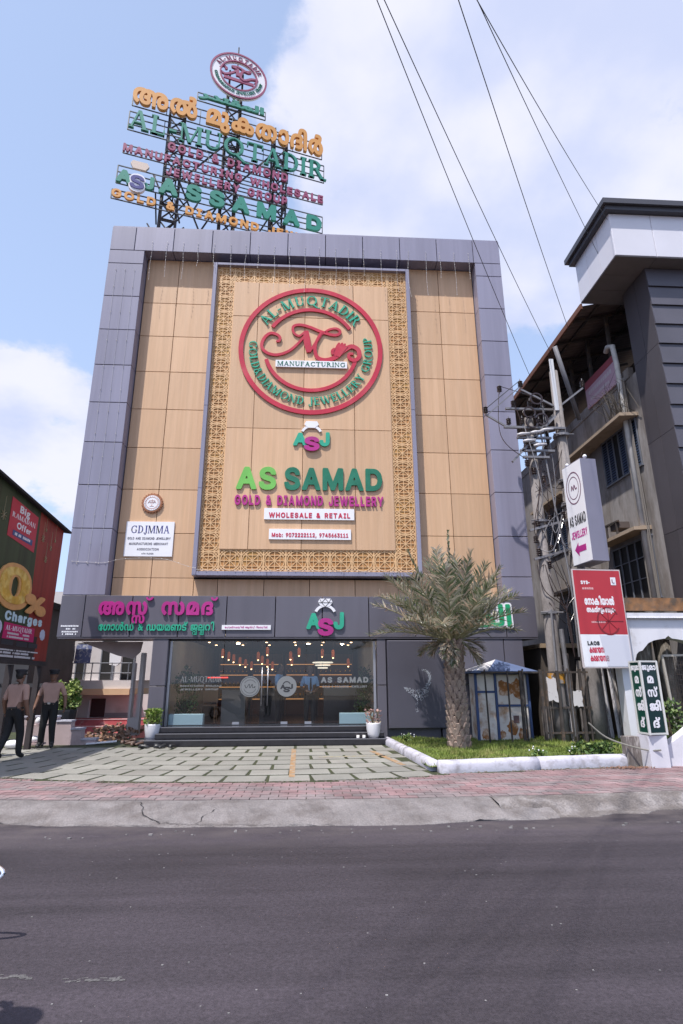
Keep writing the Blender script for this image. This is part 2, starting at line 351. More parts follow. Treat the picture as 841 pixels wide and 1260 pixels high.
# serif capitals drawn from tapered strokes, cap height 1
def SER(ch):
    T_, t_, s_ = 0.17, 0.065, 0.055
    P = []
    def rc(x0, y0, x1, y1): P.append([(x0,y0),(x1,y0),(x1,y1),(x0,y1)])
    def vs(x, w=T_, y0=0.0, y1=1.0, b=True, t=True):
        rc(x, y0, x+w, y1)
        if b: rc(x-.08, y0, x+w+.08, y0+s_)
        if t: rc(x-.08, y1-s_, x+w+.08, y1)
    def dg(x0, y0, x1, y1, w): P.append([(x0,y0),(x0+w,y0),(x1+w,y1),(x1,y1)])
    def arc(cx, cy, rx, ry, a0, a1, T=T_, t=t_, n=12):
        for i in range(n):
            q = []
            for a, inn in ((i, 0), (i+1, 0), (i+1, 1), (i, 1)):
                g = R(a0+(a1-a0)*a/n); th = t+(T-t)*abs(math.cos(g))
                rr = (rx-(th if inn else 0), ry-((t+(T-t)*abs(math.cos(g))*.6) if inn else 0)); q.append((cx+rr[0]*math.cos(g), cy+rr[1]*math.sin(g)))
            P.append(q)
    w = .8
    if ch == 'A': dg(.05,0,.36,1,.08); dg(.64,0,.34,1,T_); rc(.2,.3,.66,.37); rc(-.03,0,.22,s_); rc(.55,0,.9,s_); w = .87
    elif ch == 'C': arc(.48,.5,.48,.5,50,310); rc(.76,.66,.82,1); rc(.76,0,.82,.3); w = .85
    elif ch == 'D': vs(.08); arc(.3,.5,.5,.5,-90,90); rc(.2,0,.32,t_); rc(.2,1-t_,.32,1); w = .82
    elif ch in 'EF':
        vs(.08); rc(.2,1-t_,.66,1); rc(.6,.78,.66,1); rc(.2,.48,.52,.55); rc(.48,.38,.53,.65)
        if ch == 'E': rc(.2,0,.7,t_); rc(.64,0,.7,.25)
        w = .72
    elif ch == 'G': arc(.48,.5,.48,.5,50,330); rc(.68,0.05,.85,.45); rc(.6,.4,.92,.45); rc(.76,.68,.82,1); w = .93
    elif ch == 'H': vs(.08); vs(.6); rc(.2,.47,.62,.54); w = .86
    elif ch == 'I': vs(.08); w = .34
    elif ch == 'J': vs(.26, T_, .1, 1, False, True); arc(.2,.1,.23,.28,180,360); w = .52
    elif ch == 'L': vs(.08); rc(.2,0,.66,t_); rc(.6,0,.66,.28); w = .7
    elif ch == 'M': vs(.06,.08); vs(.86); dg(.42,0,.08,1,T_); dg(.46,0,.84,1,.08); w = 1.1
    elif ch == 'N': vs(.06,.08); rc(.72,0,.8,1); rc(.62,1-s_,.9,1); dg(.63,0,.06,1,T_); w = .9
    elif ch == 'O': arc(.5,.5,.5,.5,0,360,n=24); w = 1.0
    elif ch == 'P': vs(.08); arc(.3,.73,.38,.27,-90,90); rc(.2,.46,.32,.52); rc(.2,1-t_,.32,1); w = .68
    elif ch == 'Q': arc(.5,.5,.5,.5,0,360,n=24); dg(1.0,-.3,.5,.1,.2); arc(1.15,-.12,.3,.2,200,300); w = 1.05
    elif ch == 'R': vs(.08); arc(.3,.74,.36,.26,-90,90); rc(.2,.48,.32,.54); rc(.2,1-t_,.32,1); dg(.68,0,.34,.52,T_); rc(.66,0,.98,s_); w = .9
    elif ch == 'S': arc(.33,.74,.31,.26,30,270); arc(.33,.26,.33,.28,-150,90); w = .68
    elif ch == 'T': vs(.33, T_, 0, 1, True, False); rc(.0,1-t_,.83,1); rc(.0,.76,.06,1); rc(.77,.76,.83,1); w = .83
    elif ch == 'U': vs(.06,T_,.3,1,False,True); vs(.68,.08,.3,1,False,True); arc(.41,.32,.35,.32,180,360); w = .86
    elif ch == 'W': dg(.3,0,.02,1,T_); dg(.34,0,.56,1,.07); dg(.8,0,.5,1,T_); dg(.84,0,1.08,1,.07); rc(-.04,1-s_,.3,1); rc(.96,1-s_,1.24,1); w = 1.22
    elif ch == 'Y': dg(.34,.42,.02,1,T_); dg(.4,.42,.66,1,.08); vs(.34,T_,0,.45,True,False); rc(-.04,1-s_,.28,1); rc(.56,1-s_,.84,1); w = .82
    elif ch == '-': rc(.05,.36,.4,.46); w = .45
    elif ch == '&': arc(.33,.76,.2,.24,0,360); arc(.32,.28,.32,.29,40,360); dg(.74,0,.28,.62,.15); w = .9
    elif ch == ' ': w = .45
    return P, w
def letter_mesh(ch, font, bold, sx, sy, depth, mt, lay=0.0):
    """mesh in local (right, out, up) axes: x right, z up, front towards -y"""
    b = MB()
    if font == 'serif':
        P, w = SER(ch)
        fr = (Vector((0,0,0)), Vector((sx,0,0)), Vector((0,0,sy)), Vector((0,-1,0)))
        for i, q in enumerate(P): b.prism(q, fr, 0, depth-0.0012*(i % 7))
        w *= sx; cap = 1
    else:
        if isinstance(ch, tuple):
            V, F, w, _ = glyph(ch[0], bold, font); V2, F2, w2, _ = glyph(ch[1], bold, font)
            k = len(V); V = list(V)+[(q[0]*.62+w*.3, q[1]*.62-.42, q[2]-.02) for q in V2]; F = list(F)+[tuple(a+k for a in f) for f in F2]
        else:
            V, F, w, _ = glyph(ch, bold, font)
        b.add([(q[0]*sx, -q[2]*depth, q[1]*sy) for q in V], F); w *= sx
    return b, w
def letters(parent, chars, fr, u0, u1, v0, cap, depth, mt, font='sans', bold=0.022, gap=0.07, off=0.0, name='letter', size=None, ang=None):
    """sets chars between u0 and u1 on frame fr, baseline v0, capital height cap; each letter is its own part"""
    caph = {'sans': 0.727, 'round': 0.70, 'serif': 1.0, 'mal': 0.62}[font]
    s = cap/caph
    ws = []
    for ch in chars:
        if ch == ' ': ws.append(.28 if font != 'serif' else .45)
        elif font == 'serif': ws.append(SER(ch)[1])
        else: ws.append(glyph(ch[0] if isinstance(ch, tuple) else ch, bold, font)[2])
    tot = sum(ws)+gap*(len(ws)-1)
    sx = (u1-u0)/tot
    x = 0; fo = 'mal' if font == 'mal' else font
    cache = {}
    for ch, w in zip(chars, ws):
        if ch != ' ':
            if ch not in cache:
                b, _ = letter_mesh(ch, fo, bold, sx, s, depth, mt); me = b.mesh(name) if len(b.v) else None
                if me: me.materials.append(mt)
                cache[ch] = me
            me = cache[ch]
            if me:
                o = link(name, me, parent)
                M = Matrix.Identity(4)
                for r in range(3): M[r][0] = fr[1][r]; M[r][1] = -fr[3][r]; M[r][2] = fr[2][r]
                M.translation = at(fr, u0+x*sx, v0, off)
                if parent.type == 'EMPTY': o.matrix_parent_inverse = Matrix.Translation(-parent.location)
                o.matrix_basis = M
        x += w+gap
    return sx
def ring_letters(parent, chars, fr, cu, cv, rad, a0, a1, cap, depth, mt, wx=1.0, inward=False, off=0.0, name='letter'):
    """serif letters along a circle; a0 -> a1 in degrees; inward: tops point to the centre"""
    n = len(chars); ws = [SER(ch)[1] for ch in chars]; tot = sum(ws); acc = 0
    for ch, w in zip(chars, ws):
        g = R(a0+(a1-a0)*(acc+w/2)/tot); acc += w
        if ch == ' ': continue
        b, wd = letter_mesh(ch, 'serif', 0, cap*wx, cap, depth, mt)
        me = b.mesh(name); me.materials.append(mt)
        rot = g-math.pi/2 if not inward else g+math.pi/2
        U = fr[1]*math.cos(rot)+fr[2]*math.sin(rot); V = -fr[1]*math.sin(rot)+fr[2]*math.cos(rot)
        c = at(fr, cu+rad*math.cos(g), cv+rad*math.sin(g), off)
        M = Matrix.Identity(4)
        for r in range(3): M[r][0] = U[r]; M[r][1] = -fr[3][r]; M[r][2] = V[r]
        M.translation = c-U*wd/2-V*cap/2
        o = link(name, me, parent); o.matrix_basis = M
def ring(b, fr, cu, cv, r0, r1, d0, d1, a0=0, a1=360, n=64, ez=1.0):
    for i in range(n):
        g = [R(a0+(a1-a0)*(i+k)/n) for k in (0, 1)]
        b.prism([(cu+r0*math.cos(g[0]), cv+ez*r0*math.sin(g[0])), (cu+r1*math.cos(g[0]), cv+ez*r1*math.sin(g[0])), (cu+r1*math.cos(g[1]), cv+ez*r1*math.sin(g[1])), (cu+r0*math.cos(g[1]), cv+ez*r0*math.sin(g[1]))], fr, d0, d1)
def disc(b, fr, cu, cv, r, d0, d1, n=40):
    b.prism([(cu+r*math.cos(2*math.pi*i/n), cv+r*math.sin(2*math.pi*i/n)) for i in range(n)], fr, d0, d1)
def ribbon(b, fr, pts, wid, d0, d1):
    """flat ribbon of varying width along a smooth path on the frame"""
    P = catmull([(q[0], q[1], 0) for q in pts], 6); n = len(P)
    for i in range(n-1):
        t0, t1 = i/(n-1), (i+1)/(n-1)
        dA = (P[min(i+1, n-1)]-P[max(i-1, 0)]).normalized(); dB = (P[min(i+2, n-1)]-P[i]).normalized()
        nA = Vector((-dA.y, dA.x, 0))*wid(t0)/2; nB = Vector((-dB.y, dB.x, 0))*wid(t1)/2
        q = [P[i]-nA, P[i+1]-nB, P[i+1]+nB, P[i]+nA]
        b.prism([(a.x, a.y) for a in q], fr, d0, d1-0.0004*(i % 5))
def fake_lines(b, fr, u0, u1, v, h, n, d, rng, gap=.25):
    """rows of tiny unreadable print"""
    x = u0
    while x < u1:
        w = h*rng.uniform(.5, .9)
        if x+w > u1: break
        if rng.random() > .12:
            b.prism([(x, v), (x+w, v), (x+w, v+h*rng.uniform(.8, 1)), (x, v+h*rng.uniform(.8, 1))], fr, 0, d)
        x += w+h*gap

# ================================================================== ground, road, pavement, forecourt
rg = random.Random(11)
def quad3(p):
    (x0,y0),(x1,y1),(x2,y2) = p
    def f(x):
        x = max(-7.0, min(8.5, x))
        return y0*(x-x1)*(x-x2)/((x0-x1)*(x0-x2))+y1*(x-x0)*(x-x2)/((x1-x0)*(x1-x2))+y2*(x-x0)*(x-x1)/((x2-x0)*(x2-x1))
    return f
KB = quad3(((-3.63,-8.26),(-.71,-8.60),(4.83,-8.12)))      # foot of the kerb, a gentle bend in the road
KT = quad3(((-4.04,-7.46),(-.82,-7.71),(5.21,-7.50)))      # back of the kerb
CF_ = quad3(((-4.98,-5.62),(-.96,-6.36),(1.95,-6.05)))     # front of the forecourt
M_asph = asphalt('asphalt')
M_conc = mat('kerb_concrete', (.20,.182,.182), .92, var=.2, vscale=2.2, fine=.22, fscale=45, bump=.7, bscale=60, col2=(.125,.108,.105), mix=(.44,.68), mscale=2.4, mdetail=9)
M_conc2 = mat('kerb_concrete_old', (.145,.126,.12), .95, var=.3, vscale=3, fine=.3, fscale=40, bump=1.0, bscale=40, col2=(.20,.182,.18), mix=(.48,.66), mscale=3)
M_soil = mat('mossy_soil', (.036,.044,.016), .95, var=.4, vscale=5, bump=.8, bscale=30, col2=(.055,.05,.033), mix=(.5,.65), mscale=4)
M_dirt = mat('dirt', (.20,.165,.13), .95, var=.25, vscale=2, bump=.6, bscale=25)
b = MB(); b.add([(-2500,-2500,-1.6),(2500,-2500,-1.6),(2500,2500,-1.6),(-2500,2500,-1.6)], [(0,1,2,3)]); b.build('ground', M_dirt, kind='structure')
b = MB(); xs = [-70,-30,-12]+[-8+.5*i for i in range(36)]+[12,30,70]
for y0, y1 in ((-40, -17), (-17, None)):
    for i in range(len(xs)-1):
        a, c = xs[i], xs[i+1]
        ya = KB(a)+.25 if y1 is None else y1; yc = KB(c)+.25 if y1 is None else y1
        b.add([(a,y0,0),(c,y0,0),(c,yc,0),(a,ya,0)], [(0,1,2,3)])
b.build('road', M_asph, kind='structure')
def apron(name, m, x0, x1, hz, rough, prof):
    b = MB(); n = int((x1-x0)/.06); k = len(prof); vs = []
    e1 = [rg.gauss(0, .5) for _ in range(n+3)]; e2 = [rg.gauss(0, 1) for _ in range(n//6+4)]
    for i in range(n+1):
        x = x0+(x1-x0)*i/n; yt, yb = KT(x), KB(x)
        ends = min(1, (x-x0)/.5, (x1-x)/.5); w = ends*e1[i]*.022*rough+ends*(e2[i//6]*(1-(i % 6)/6)+e2[i//6+1]*((i % 6)/6))*.05*rough
        for j, (t, z) in enumerate(prof):
            y = yt+(yb-yt)*t+(w if j >= k-2 else w*.25)
            vs.append((x, y, z*hz+(.008*rough*rg.gauss(0, 1) if 0 < j < k-2 else 0)))
    fs = [(i*k+j, i*k+j+1, (i+1)*k+j+1, (i+1)*k+j) for i in range(n) for j in range(k-1)]
    b.add(vs, fs); return b.build(name, m, kind='structure', smooth=False)
apron('kerb_ramp', M_conc, -30, 3.1, .122, .55, [(-.02,1.0),(.1,.97),(.3,.8),(.5,.62),(.7,.46),(.9,.24),(.985,.13),(1.0,.02),(1.0,-.3)])
apron('kerb', M_conc2, 2.45, 30, .128, 1.1, [(-.02,.95),(.1,.98),(.25,1.0),(.4,.95),(.52,.8),(.62,.45),(.7,.2),(.98,.06),(1.02,-.2)])
# cracks across the kerb ramp: dark broken grooves with loose edges
M_dark = mat('dark_gap', (.02,.018,.02), .95)
for nm, pts in (('crack', [(-2.15,-7.70,.122),(-2.05,-7.95,.10),(-1.98,-8.2,.068),(-1.75,-8.42,.038),(-1.5,-8.53,.028),(-1.28,-8.54,.024)]), ('crack', [(-1.28,-8.54,.026),(-1.22,-8.3,.06),(-1.12,-8.05,.09)]), ('crack', [(-1.28,-8.54,.026),(-.95,-8.57,.024),(-.4,-8.6,.02)])):
    q = catmull(pts, 5); q = [Vector((v.x+rg.gauss(0,.012), v.y+rg.gauss(0,.012), v.z+.004)) for v in q]
    b = MB()
    for i in range(len(q)-1):
        w = .003+.004*rg.random(); b.add([(q[i].x-w,q[i].y-w,q[i].z),(q[i].x+w,q[i].y+w*.4,q[i].z),(q[i+1].x+w,q[i+1].y+w*.4,q[i+1].z),(q[i+1].x-w,q[i+1].y-w,q[i+1].z)], [(0,1,2,3)])
    o = b.build(nm, M_dark, bpy.data.objects['kerb_ramp'])
# worn lane paint and stray grit on the asphalt
M_paint = mat('worn_paint', (.095,.09,.092), .9, var=.3, vscale=9, fine=.5, fscale=70)
for nm, segs in (('road_marking', [(-2.3,-1.56,-12.01),(-1.36,-1.03,-12.09)]),):
    for x0, x1, y0 in segs:
        b = MB(); x = x0; k_ = 0
        while x < x1:
            k_ += 1e-5; w = rg.uniform(.01,.05); y = y0+rg.gauss(0,.014)-(x-x0)*.05; h = rg.uniform(.004,.018)
            b.add([(x,y-h,.0015+k_),(x+w,y-h*rg.random(),.0015+k_),(x+w*rg.uniform(.7,1),y+h,.0015+k_),(x,y+h*rg.random(),.0015+k_)], [(0,1,2,3)]); x += w*rg.uniform(.15,.9)
        b.build('road_marking', M_paint, bpy.data.objects['road'], kind='stuff')
b = MB()
for i in range(300):
    x = rg.uniform(-6,7); y = rg.uniform(-13.5,-8.9); s = rg.uniform(.002,.007)
    b.box(x-s,x+s,y-s*.8,y+s*.8,0,s*rg.uniform(.3,.8))
for i in range(60):
    x = rg.uniform(-5,6); y = rg.uniform(-9.0,-8.75); s = rg.uniform(.006,.02); b.box(x-s,x+s,y-s*.8,y+s*.8,0,s*.7)
b.build('road_grit', mat('grit', (.19,.18,.18), .9, var=.5, vscale=6), kind='stuff')
# base slab of the plot, pavement of red and grey blocks
b = MB(); n = 60
xs = [-40]+[-9+.35*i for i in range(58)]+[40]
for i in range(len(xs)-1):
    a, c = xs[i], xs[i+1]; yb = 14 if a > -4.5 else (1.6 if a > -8 else 4); b.add([(a,KT(a)-.03,.108),(c,KT(c)-.03,.108),(c,yb,.108),(a,yb,.108)], [(0,1,2,3)]); b.add([(a,yb,.108),(c,yb,.108),(c,yb,-1.7),(a,yb,-1.7)], [(0,1,2,3)])
b.build('yard', M_soil, kind='structure')
pav = bpy.data.objects.new('pavement', None); COL.objects.link(pav); pav['kind'] = 'structure'
M_red = mat('red_block', (.225,.14,.145), .9, var=.3, vscale=2.6, fine=.18, fscale=50, rnd=.12, col2=(.20,.155,.158), mix=(.48,.62), mscale=1.4)
M_gry = mat('grey_block', (.185,.152,.155), .9, var=.28, vscale=2.6, fine=.18, fscale=50, rnd=.1, col2=(.265,.18,.185), mix=(.5,.66), mscale=1.6)
blocks = []
BW, BD = .25, .165
def back_edge(x):
    if x < 2.05: return CF_(x)
    return -5.80+(x-2.18)*.163 if x < 6.2 else -5.15
nrow = 14
for i in range(int(24/BW)):
    for r in range(nrow):
        x = -10+i*BW+(BW/2 if r % 2 else 0); y = KT(x)+.02+r*BD
        if y+BD*.6 > back_edge(x+BW/2): continue
        blocks.append((x, y, 1 if r in (0, 1, 4, 5) and rg.random() < .88 or r in (8,) else 0))
near = sorted([q for q in blocks if -4.9 < q[0] < 5.7], key=lambda q: q[1])
keep = set(near[::max(1, len(near)//290)][:290])
tmpl = []
for m in (M_red, M_gry):
    t = MB(); x0, x1, y0, y1 = .006, BW-.006, .006, BD-.006
    vs = [(x0,y0,0),(x1*.5,y0+.012,0),(x1,y0,0),(x1,y1,0),(x1*.5,y1+.01,0),(x0,y1,0)]; vs += [(a,c,.017) for a, c, z in vs]
    t.add(vs, [(6,7,8,9,10,11)]+[(k,(k+1) % 6,6+(k+1) % 6,6+k) for k in range(6)]); me = t.mesh('paving_block'); me.materials.append(m); tmpl.append((me, vs, t.f))
rest = [MB(), MB()]
for q in blocks:
    if q in keep:
        o = link('paving_block', tmpl[q[2]][0], pav); o.matrix_basis = Matrix.Translation((q[0], q[1], .108+rg.uniform(-.002,.002))) @ Matrix.Rotation(rg.gauss(0,.01), 4, 'Z')
    else:
        dz = rg.uniform(-.002,.002); rest[q[2]].add([(a+q[0], c+q[1], z+.108+dz) for a, c, z in tmpl[q[2]][1]], tmpl[q[2]][2])
for k in (0, 1): rest[k].build('far_paving_blocks', (M_red, M_gry)[k], pav, kind='stuff')
# forecourt of square concrete pavers with moss between them
fore = bpy.data.objects.new('forecourt', None); COL.objects.link(fore); fore['kind'] = 'structure'
M_pav = mat('concrete_paver', (.235,.228,.205), .9, var=.16, vscale=1.5, fine=.15, fscale=40, rnd=.1, bump=.3, bscale=50, col2=(.22,.205,.185), mix=(.5,.7), mscale=1.1)
PW, PD, GP, GR = .65, .535, .07, .115
t = MB(); x1, y1 = PW, PD
vs = [(0,0,0),(x1,0,0),(x1,y1,0),(0,y1,0),(.0,.0,.004),(x1,.0,.004),(x1,y1,.004),(.0,y1,.004),(.012,.012,.009),(x1-.012,.012,.009),(x1-.012,y1-.012,.009),(.012,y1-.012,.009)]
t.add(vs, [(8,9,10,11),(4,5,9,8),(5,6,10,9),(6,7,11,10),(7,4,8,11),(0,1,5,4),(1,2,6,5),(2,3,7,6),(3,0,4,7)]); pme = t.mesh('paver'); pme.materials.append(M_pav)
r = 0; y = -1.62
while y > -6.6:
    x = 1.92-(PW+GP)*(15)+(.37 if r % 2 else 0)
    while x < 1.95:
        fx = CF_(x+PW/2); right = 1.95+(-(y+.2))*.03
        w = min(1.0, (right-x)/PW)
        # rows follow the bend of the pavement
        fac = min(1, (-y-1)/5.0); yy = y+(CF_(x+PW/2)+6.36)*fac; tilt = math.atan((CF_(x+PW)-CF_(x))/PW*fac)
        if yy > fx-.05 and w > .25:
            dd = 1.0
            o = link('paver', pme, fore); o.matrix_basis = Matrix.Translation((x, yy, .1085+rg.uniform(-.0005,.003))) @ Matrix.Translation((PW/2,0,0)) @ Matrix.Rotation(tilt+rg.gauss(0,.004), 4, 'Z') @ Matrix.Translation((-PW/2,0,0)) @ Matrix.Diagonal((w, dd, 1, 1))
        x += PW+GP
    y -= PD+GR; r += 1
M_or = mat('orange_paint', (.33,.19,.085), .8, var=.3, vscale=8, col2=(.26,.24,.21), mix=(.45,.62), mscale=9)
M_ye = mat('yellow_paint', (.33,.27,.13), .8, var=.3, vscale=8, col2=(.26,.25,.22), mix=(.42,.56), mscale=9)
def stripe(name, m, p, w):
    b = MB()
    for i in range(len(p)-1):
        (xa,ya),(xb,yb) = p[i], p[i+1]; d = Vector((xb-xa,yb-ya,0)).normalized(); q = Vector((-d.y,d.x,0))*w/2; z = .1235
        b.add([(xa-q.x,ya-q.y,z),(xa+q.x,ya+q.y,z),(xb+q.x,yb+q.y,z),(xb-q.x,yb-q.y,z)], [(0,1,2,3)])
    return b.build(name, m, fore)
stripe('painted_line', M_or, [(-.30,-1.75),(-.24,-5.85)], .10)
stripe('painted_line', M_ye, [(.25,-3.3),(1.75,-3.15)], .13)
stripe('painted_line', M_or, [(1.45,-2.3),(1.8,-4.6)], .12)
# grit where pavement and forecourt meet
b = MB()
for i in range(260):
    x = rg.uniform(-5,6.5); y = (CF_(x) if x < 2 else back_edge(x)+.02)+rg.gauss(0,.05); s = rg.uniform(.006,.016)
    b.box(x-s,x+s,y-s,y+s,.12,.128+s*.5)
b.build('edge_grit', mat('edge_grit', (.20,.17,.14), .95, var=.4, vscale=5), kind='stuff')

# ================================================================== planting bed with lawn
M_wht = mat('white_wash', (.47,.46,.53), .75, var=.10, vscale=2.5, bump=.25, bscale=30, col2=(.27,.25,.27), mix=(.50,.68), mscale=4.5, mdetail=9)
kb = thing('planter_kerb', 'white painted rounded concrete edging around the lawn with the palm', 'kerb', (2.2,-5.6,.11))
def edging(pts, w, h, name='kerb_stone'):
    b = MB(); prof = [(-w/2,0),(-w/2,h*.62),(-w*.36,h*.88),(-w*.14,h),(w*.14,h),(w*.36,h*.88),(w/2,h*.62),(w/2,0)]; k = len(prof); vs = []; n = len(pts)
    for i, q in enumerate(pts):
        d = (Vector(pts[min(i+1,n-1)])-Vector(pts[max(i-1,0)])).normalized(); s = Vector((-d.y,d.x,0)); j = 1+rg.gauss(0,.012)
        vs += [Vector(q)+s*a*j+Vector((0,0,c*j)) for a, c in prof]
    b.add(vs, [(i*k+j, i*k+j+1, (i+1)*k+j+1, (i+1)*k+j) for i in range(n-1) for j in range(k-1)]+[tuple(range(k)), tuple((n-1)*k+j for j in range(k))[::-1]])
    return b.build(name, M_wht, kb, smooth=True)
def lerp(a, b, n): return [Vector(a).lerp(Vector(b), i/n) for i in range(n+1)]
c0, c1, c2_, c3 = (2.02,-.55,.108), (2.14,-2.95,.108), (2.27,-5.52,.108), (6.02,-4.90,.108)
edging(lerp(c0, c1, 8), .20, .16); edging(lerp((2.145,-3.0,.108), (2.26,-5.3,.108), 8), .22, .17)
edging(lerp((2.27,-5.50,.108), (4.1,-5.195,.108), 8), .23, .20); edging(lerp((4.13,-5.19,.108), c3, 8), .23, .20)
lawn = bpy.data.objects.new('lawn', None); COL.objects.link(lawn); lawn['kind'] = 'structure'
poly = [(2.1,-.5),(2.25,-5.45),(6.1,-4.85),(8.3,-4.4),(8.3,-.5)]
b = MB()
def lz(x, y): return .185+.025*math.sin(x*3.1)*math.cos(y*2.3)+.02*math.sin(x*1.1+y)
G = 26
def bil(u, v):
    x = 2.12+6.2*u; yf = -5.42+(x-2.25)*.163; yf = max(yf, -5.45); y = -.2+(yf+.2)*v; return x, y
vs = [(*bil(i/G, j/G), lz(*bil(i/G, j/G))) for j in range(G+1) for i in range(G+1)]
b.add(vs, [(j*(G+1)+i, j*(G+1)+i+1, (j+1)*(G+1)+i+1, (j+1)*(G+1)+i) for j in range(G) for i in range(G)])
b.build('turf', mat('turf_soil', (.08,.11,.02), .95, var=.4, vscale=4), lawn)
M_grass = mat('grass', (.16,.215,.034), .7, var=.35, vscale=1.6, col2=(.26,.24,.085), mix=(.47,.66), mscale=2.6)
b = MB(); vs = []; fs = []
for i in range(30000):
    u = rg.random(); x, y = bil(u*.98, rg.random())
    if x > 6.4 and rg.random() < .6: continue
    h = rg.uniform(.03,.085)*(1.0+.6*max(0, math.sin(x*4+y*3))*math.cos(x*1.7-y*2)); a = rg.uniform(0, 6.28); w = rg.uniform(.006,.012); lx, ly = rg.gauss(0,.03), rg.gauss(0,.03)
    z = lz(x, y)-.01; k = len(vs)
    vs += [(x-w*math.cos(a), y-w*math.sin(a), z), (x+w*math.cos(a), y+w*math.sin(a), z), (x+lx, y+ly, z+h)]; fs.append((k,k+1,k+2))
b.add(vs, fs); o = b.build('grass', M_grass, fix=False, kind='stuff'); tag(o, 'short bright green grass growing in the white edged planting bed', 'grass')

# ================================================================== the jewellery building
M_acp = mat('grey_panel', (.25,.24,.32), .34, var=.08, vscale=.9, stretch=(3.2,3.2,.16), rnd=.09, fine=.04, fscale=4, spec=.5, col2=(.20,.19,.255), mix=(.5,.8), mscale=.7)
M_acp2 = mat('fascia_grey', (.115,.108,.135), .38, var=.10, vscale=.9, stretch=(3,3,.3), rnd=.06, spec=.5)
M_wood = mat('timber_panel', (.57,.36,.215), .5, var=.07, vscale=1.0, stretch=(9,9,.35), fine=.05, fscale=7, rnd=.075, spec=.4, col2=(.61,.395,.245), mix=(.4,.65), mscale=.6)
M_joint = mat('joint_black', (.03,.027,.03), .9)
M_wall = mat('render_wall', (.45,.42,.40), .9, var=.15, vscale=1.2)
M_blk = mat('black_granite', (.025,.024,.03), .18, var=.2, vscale=8, spec=.6)
bld = thing('commercial_building', 'tall jewellery shop building clad in grey and timber panels with glass front', 'building', (0,4,.1))
GAP = .011
def panel(m, x0, x1, y0, y1, z0, z1, name='facade_panel', g=GAP, par=None):
    return boxobj(name, m, par or bld, x0+g, x1-g, y0+random.uniform(0,.003), y1, z0+g, z1-g, ch=.006)
XL, XR, IL, IR, ZT, ZS, ZB, ZF = -6.75, 6.46, -5.6, 5.55, 16.34, 15.40, 3.92, 2.78
REC = .42
# core behind the cladding
core = MB(); core.box(-4.25, XR-.05, 1.101, 13, 3.0, ZT-.1); core.box(XL+.05, XR-.05, REC+.06, 1.1, 3.0, ZT-.1)
core.build('core_wall', M_joint, bld)
core = MB(); core.box(2.0, XR-.35, .5, 13, .1, 2.998); core.box(-4.17, -3.8, .62, 13, .1, 2.998); core.build('ground_floor_wall', M_wall, bld)
# outer frame: pillars and top band; each panel wraps the reveal
zs = [ZS, 14.87, 13.6, 12.35, 11.08, 9.79, 8.48, 7.13, 5.82, ZB]
for i in range(len(zs)-1):
    panel(M_acp, XL, IL, 0, REC+.04, zs[i+1], zs[i])
zs2 = [ZS, 14.87, 13.58, 12.33, 11.07, 9.77, 8.46, 7.08, 5.71, 4.5, ZB]
for i in range(len(zs2)-1):
    panel(M_acp, IR, XR, 0, REC+.04, zs2[i+1], zs2[i])
xt = [XL, -5.95, -4.68, -3.4, -2.13, -.86, .42, 1.69, 2.97, 4.25, 5.52, XR]
for i in range(len(xt)-1): panel(M_acp, xt[i], xt[i+1], 0, REC+.04, ZS, ZT)
for x0, x1 in ((XL+.02, XR-.02),): boxobj('roof_coping', M_acp, bld, x0, x1, .03, 1.1, ZT+.003, ZT+.05)
boxobj('side_cladding', M_acp, bld, XL+.004, XL+.049, REC+.07, 1.1, 3.1, ZT-.01); boxobj('side_cladding', M_acp, bld, XR-.049, XR-.004, REC+.07, 12.9, 3.1, ZT-.01)
# timber panels in the recess
wz = [ZS-.004, 13.68, 12.42, 11.12, 9.80, 8.50, 7.15, 5.80, 4.48, ZB+.004]
for xa, xb in ((IL+.004,-4.52),(-4.52,-3.3),(3.3,4.34),(4.34,IR-.004)):
    for i in range(len(wz)-1): panel(M_wood, xa, xb, REC, REC+.05, wz[i+1], wz[i], g=.008)
xm = [-3.3,-2.62,-1.3,0.02,1.34,2.6,3.3]
for i in range(len(xm)-1): panel(M_wood, xm[i], xm[i+1], REC, REC+.05, ZB+.004, 4.46, g=.008)
# raised centre field: grey frame, perforated lattice, timber field
CY = .06
fr_ = MB(); fx0, fx1, fz0, fz1 = -3.31, 3.27, 4.50, 15.10; tw = .125
cf = []
for (a0,a1,b0,b1) in ((fx0,fx0+tw,fz0,fz1),(fx1-tw,fx1,fz0,fz1)):
    zz = b0
    for z1 in (7.1, 9.8, 12.4, b1): cf.append(panel(M_acp, a0, a1, CY, REC, zz, z1, 'frame_trim', .004)); zz = z1
xx = fx0+tw
for x1 in (-1.2, 1.0, fx1-tw):
    panel(M_acp, xx, x1, CY, REC, fz0, fz0+.13, 'frame_trim', .004); panel(M_acp, xx, x1, CY, REC, fz1-.10, fz1, 'frame_trim', .004); xx = x1
ix0, ix1, iz0, iz1 = -2.60, 2.52, 5.28, 14.42
M_lback = mat('lattice_backing', (.40,.19,.06), .6, var=.25, vscale=1.5, col2=(.52,.30,.08), mix=(.5,.68), mscale=.8)
M_lat = mat('lattice', (.68,.43,.22), .5, var=.06, vscale=1.0)
scr = boxobj('lattice_backing', M_lback, bld, fx0+tw+.002, fx1-tw-.002, .20, REC-.002, fz0+.131, fz1-.101)
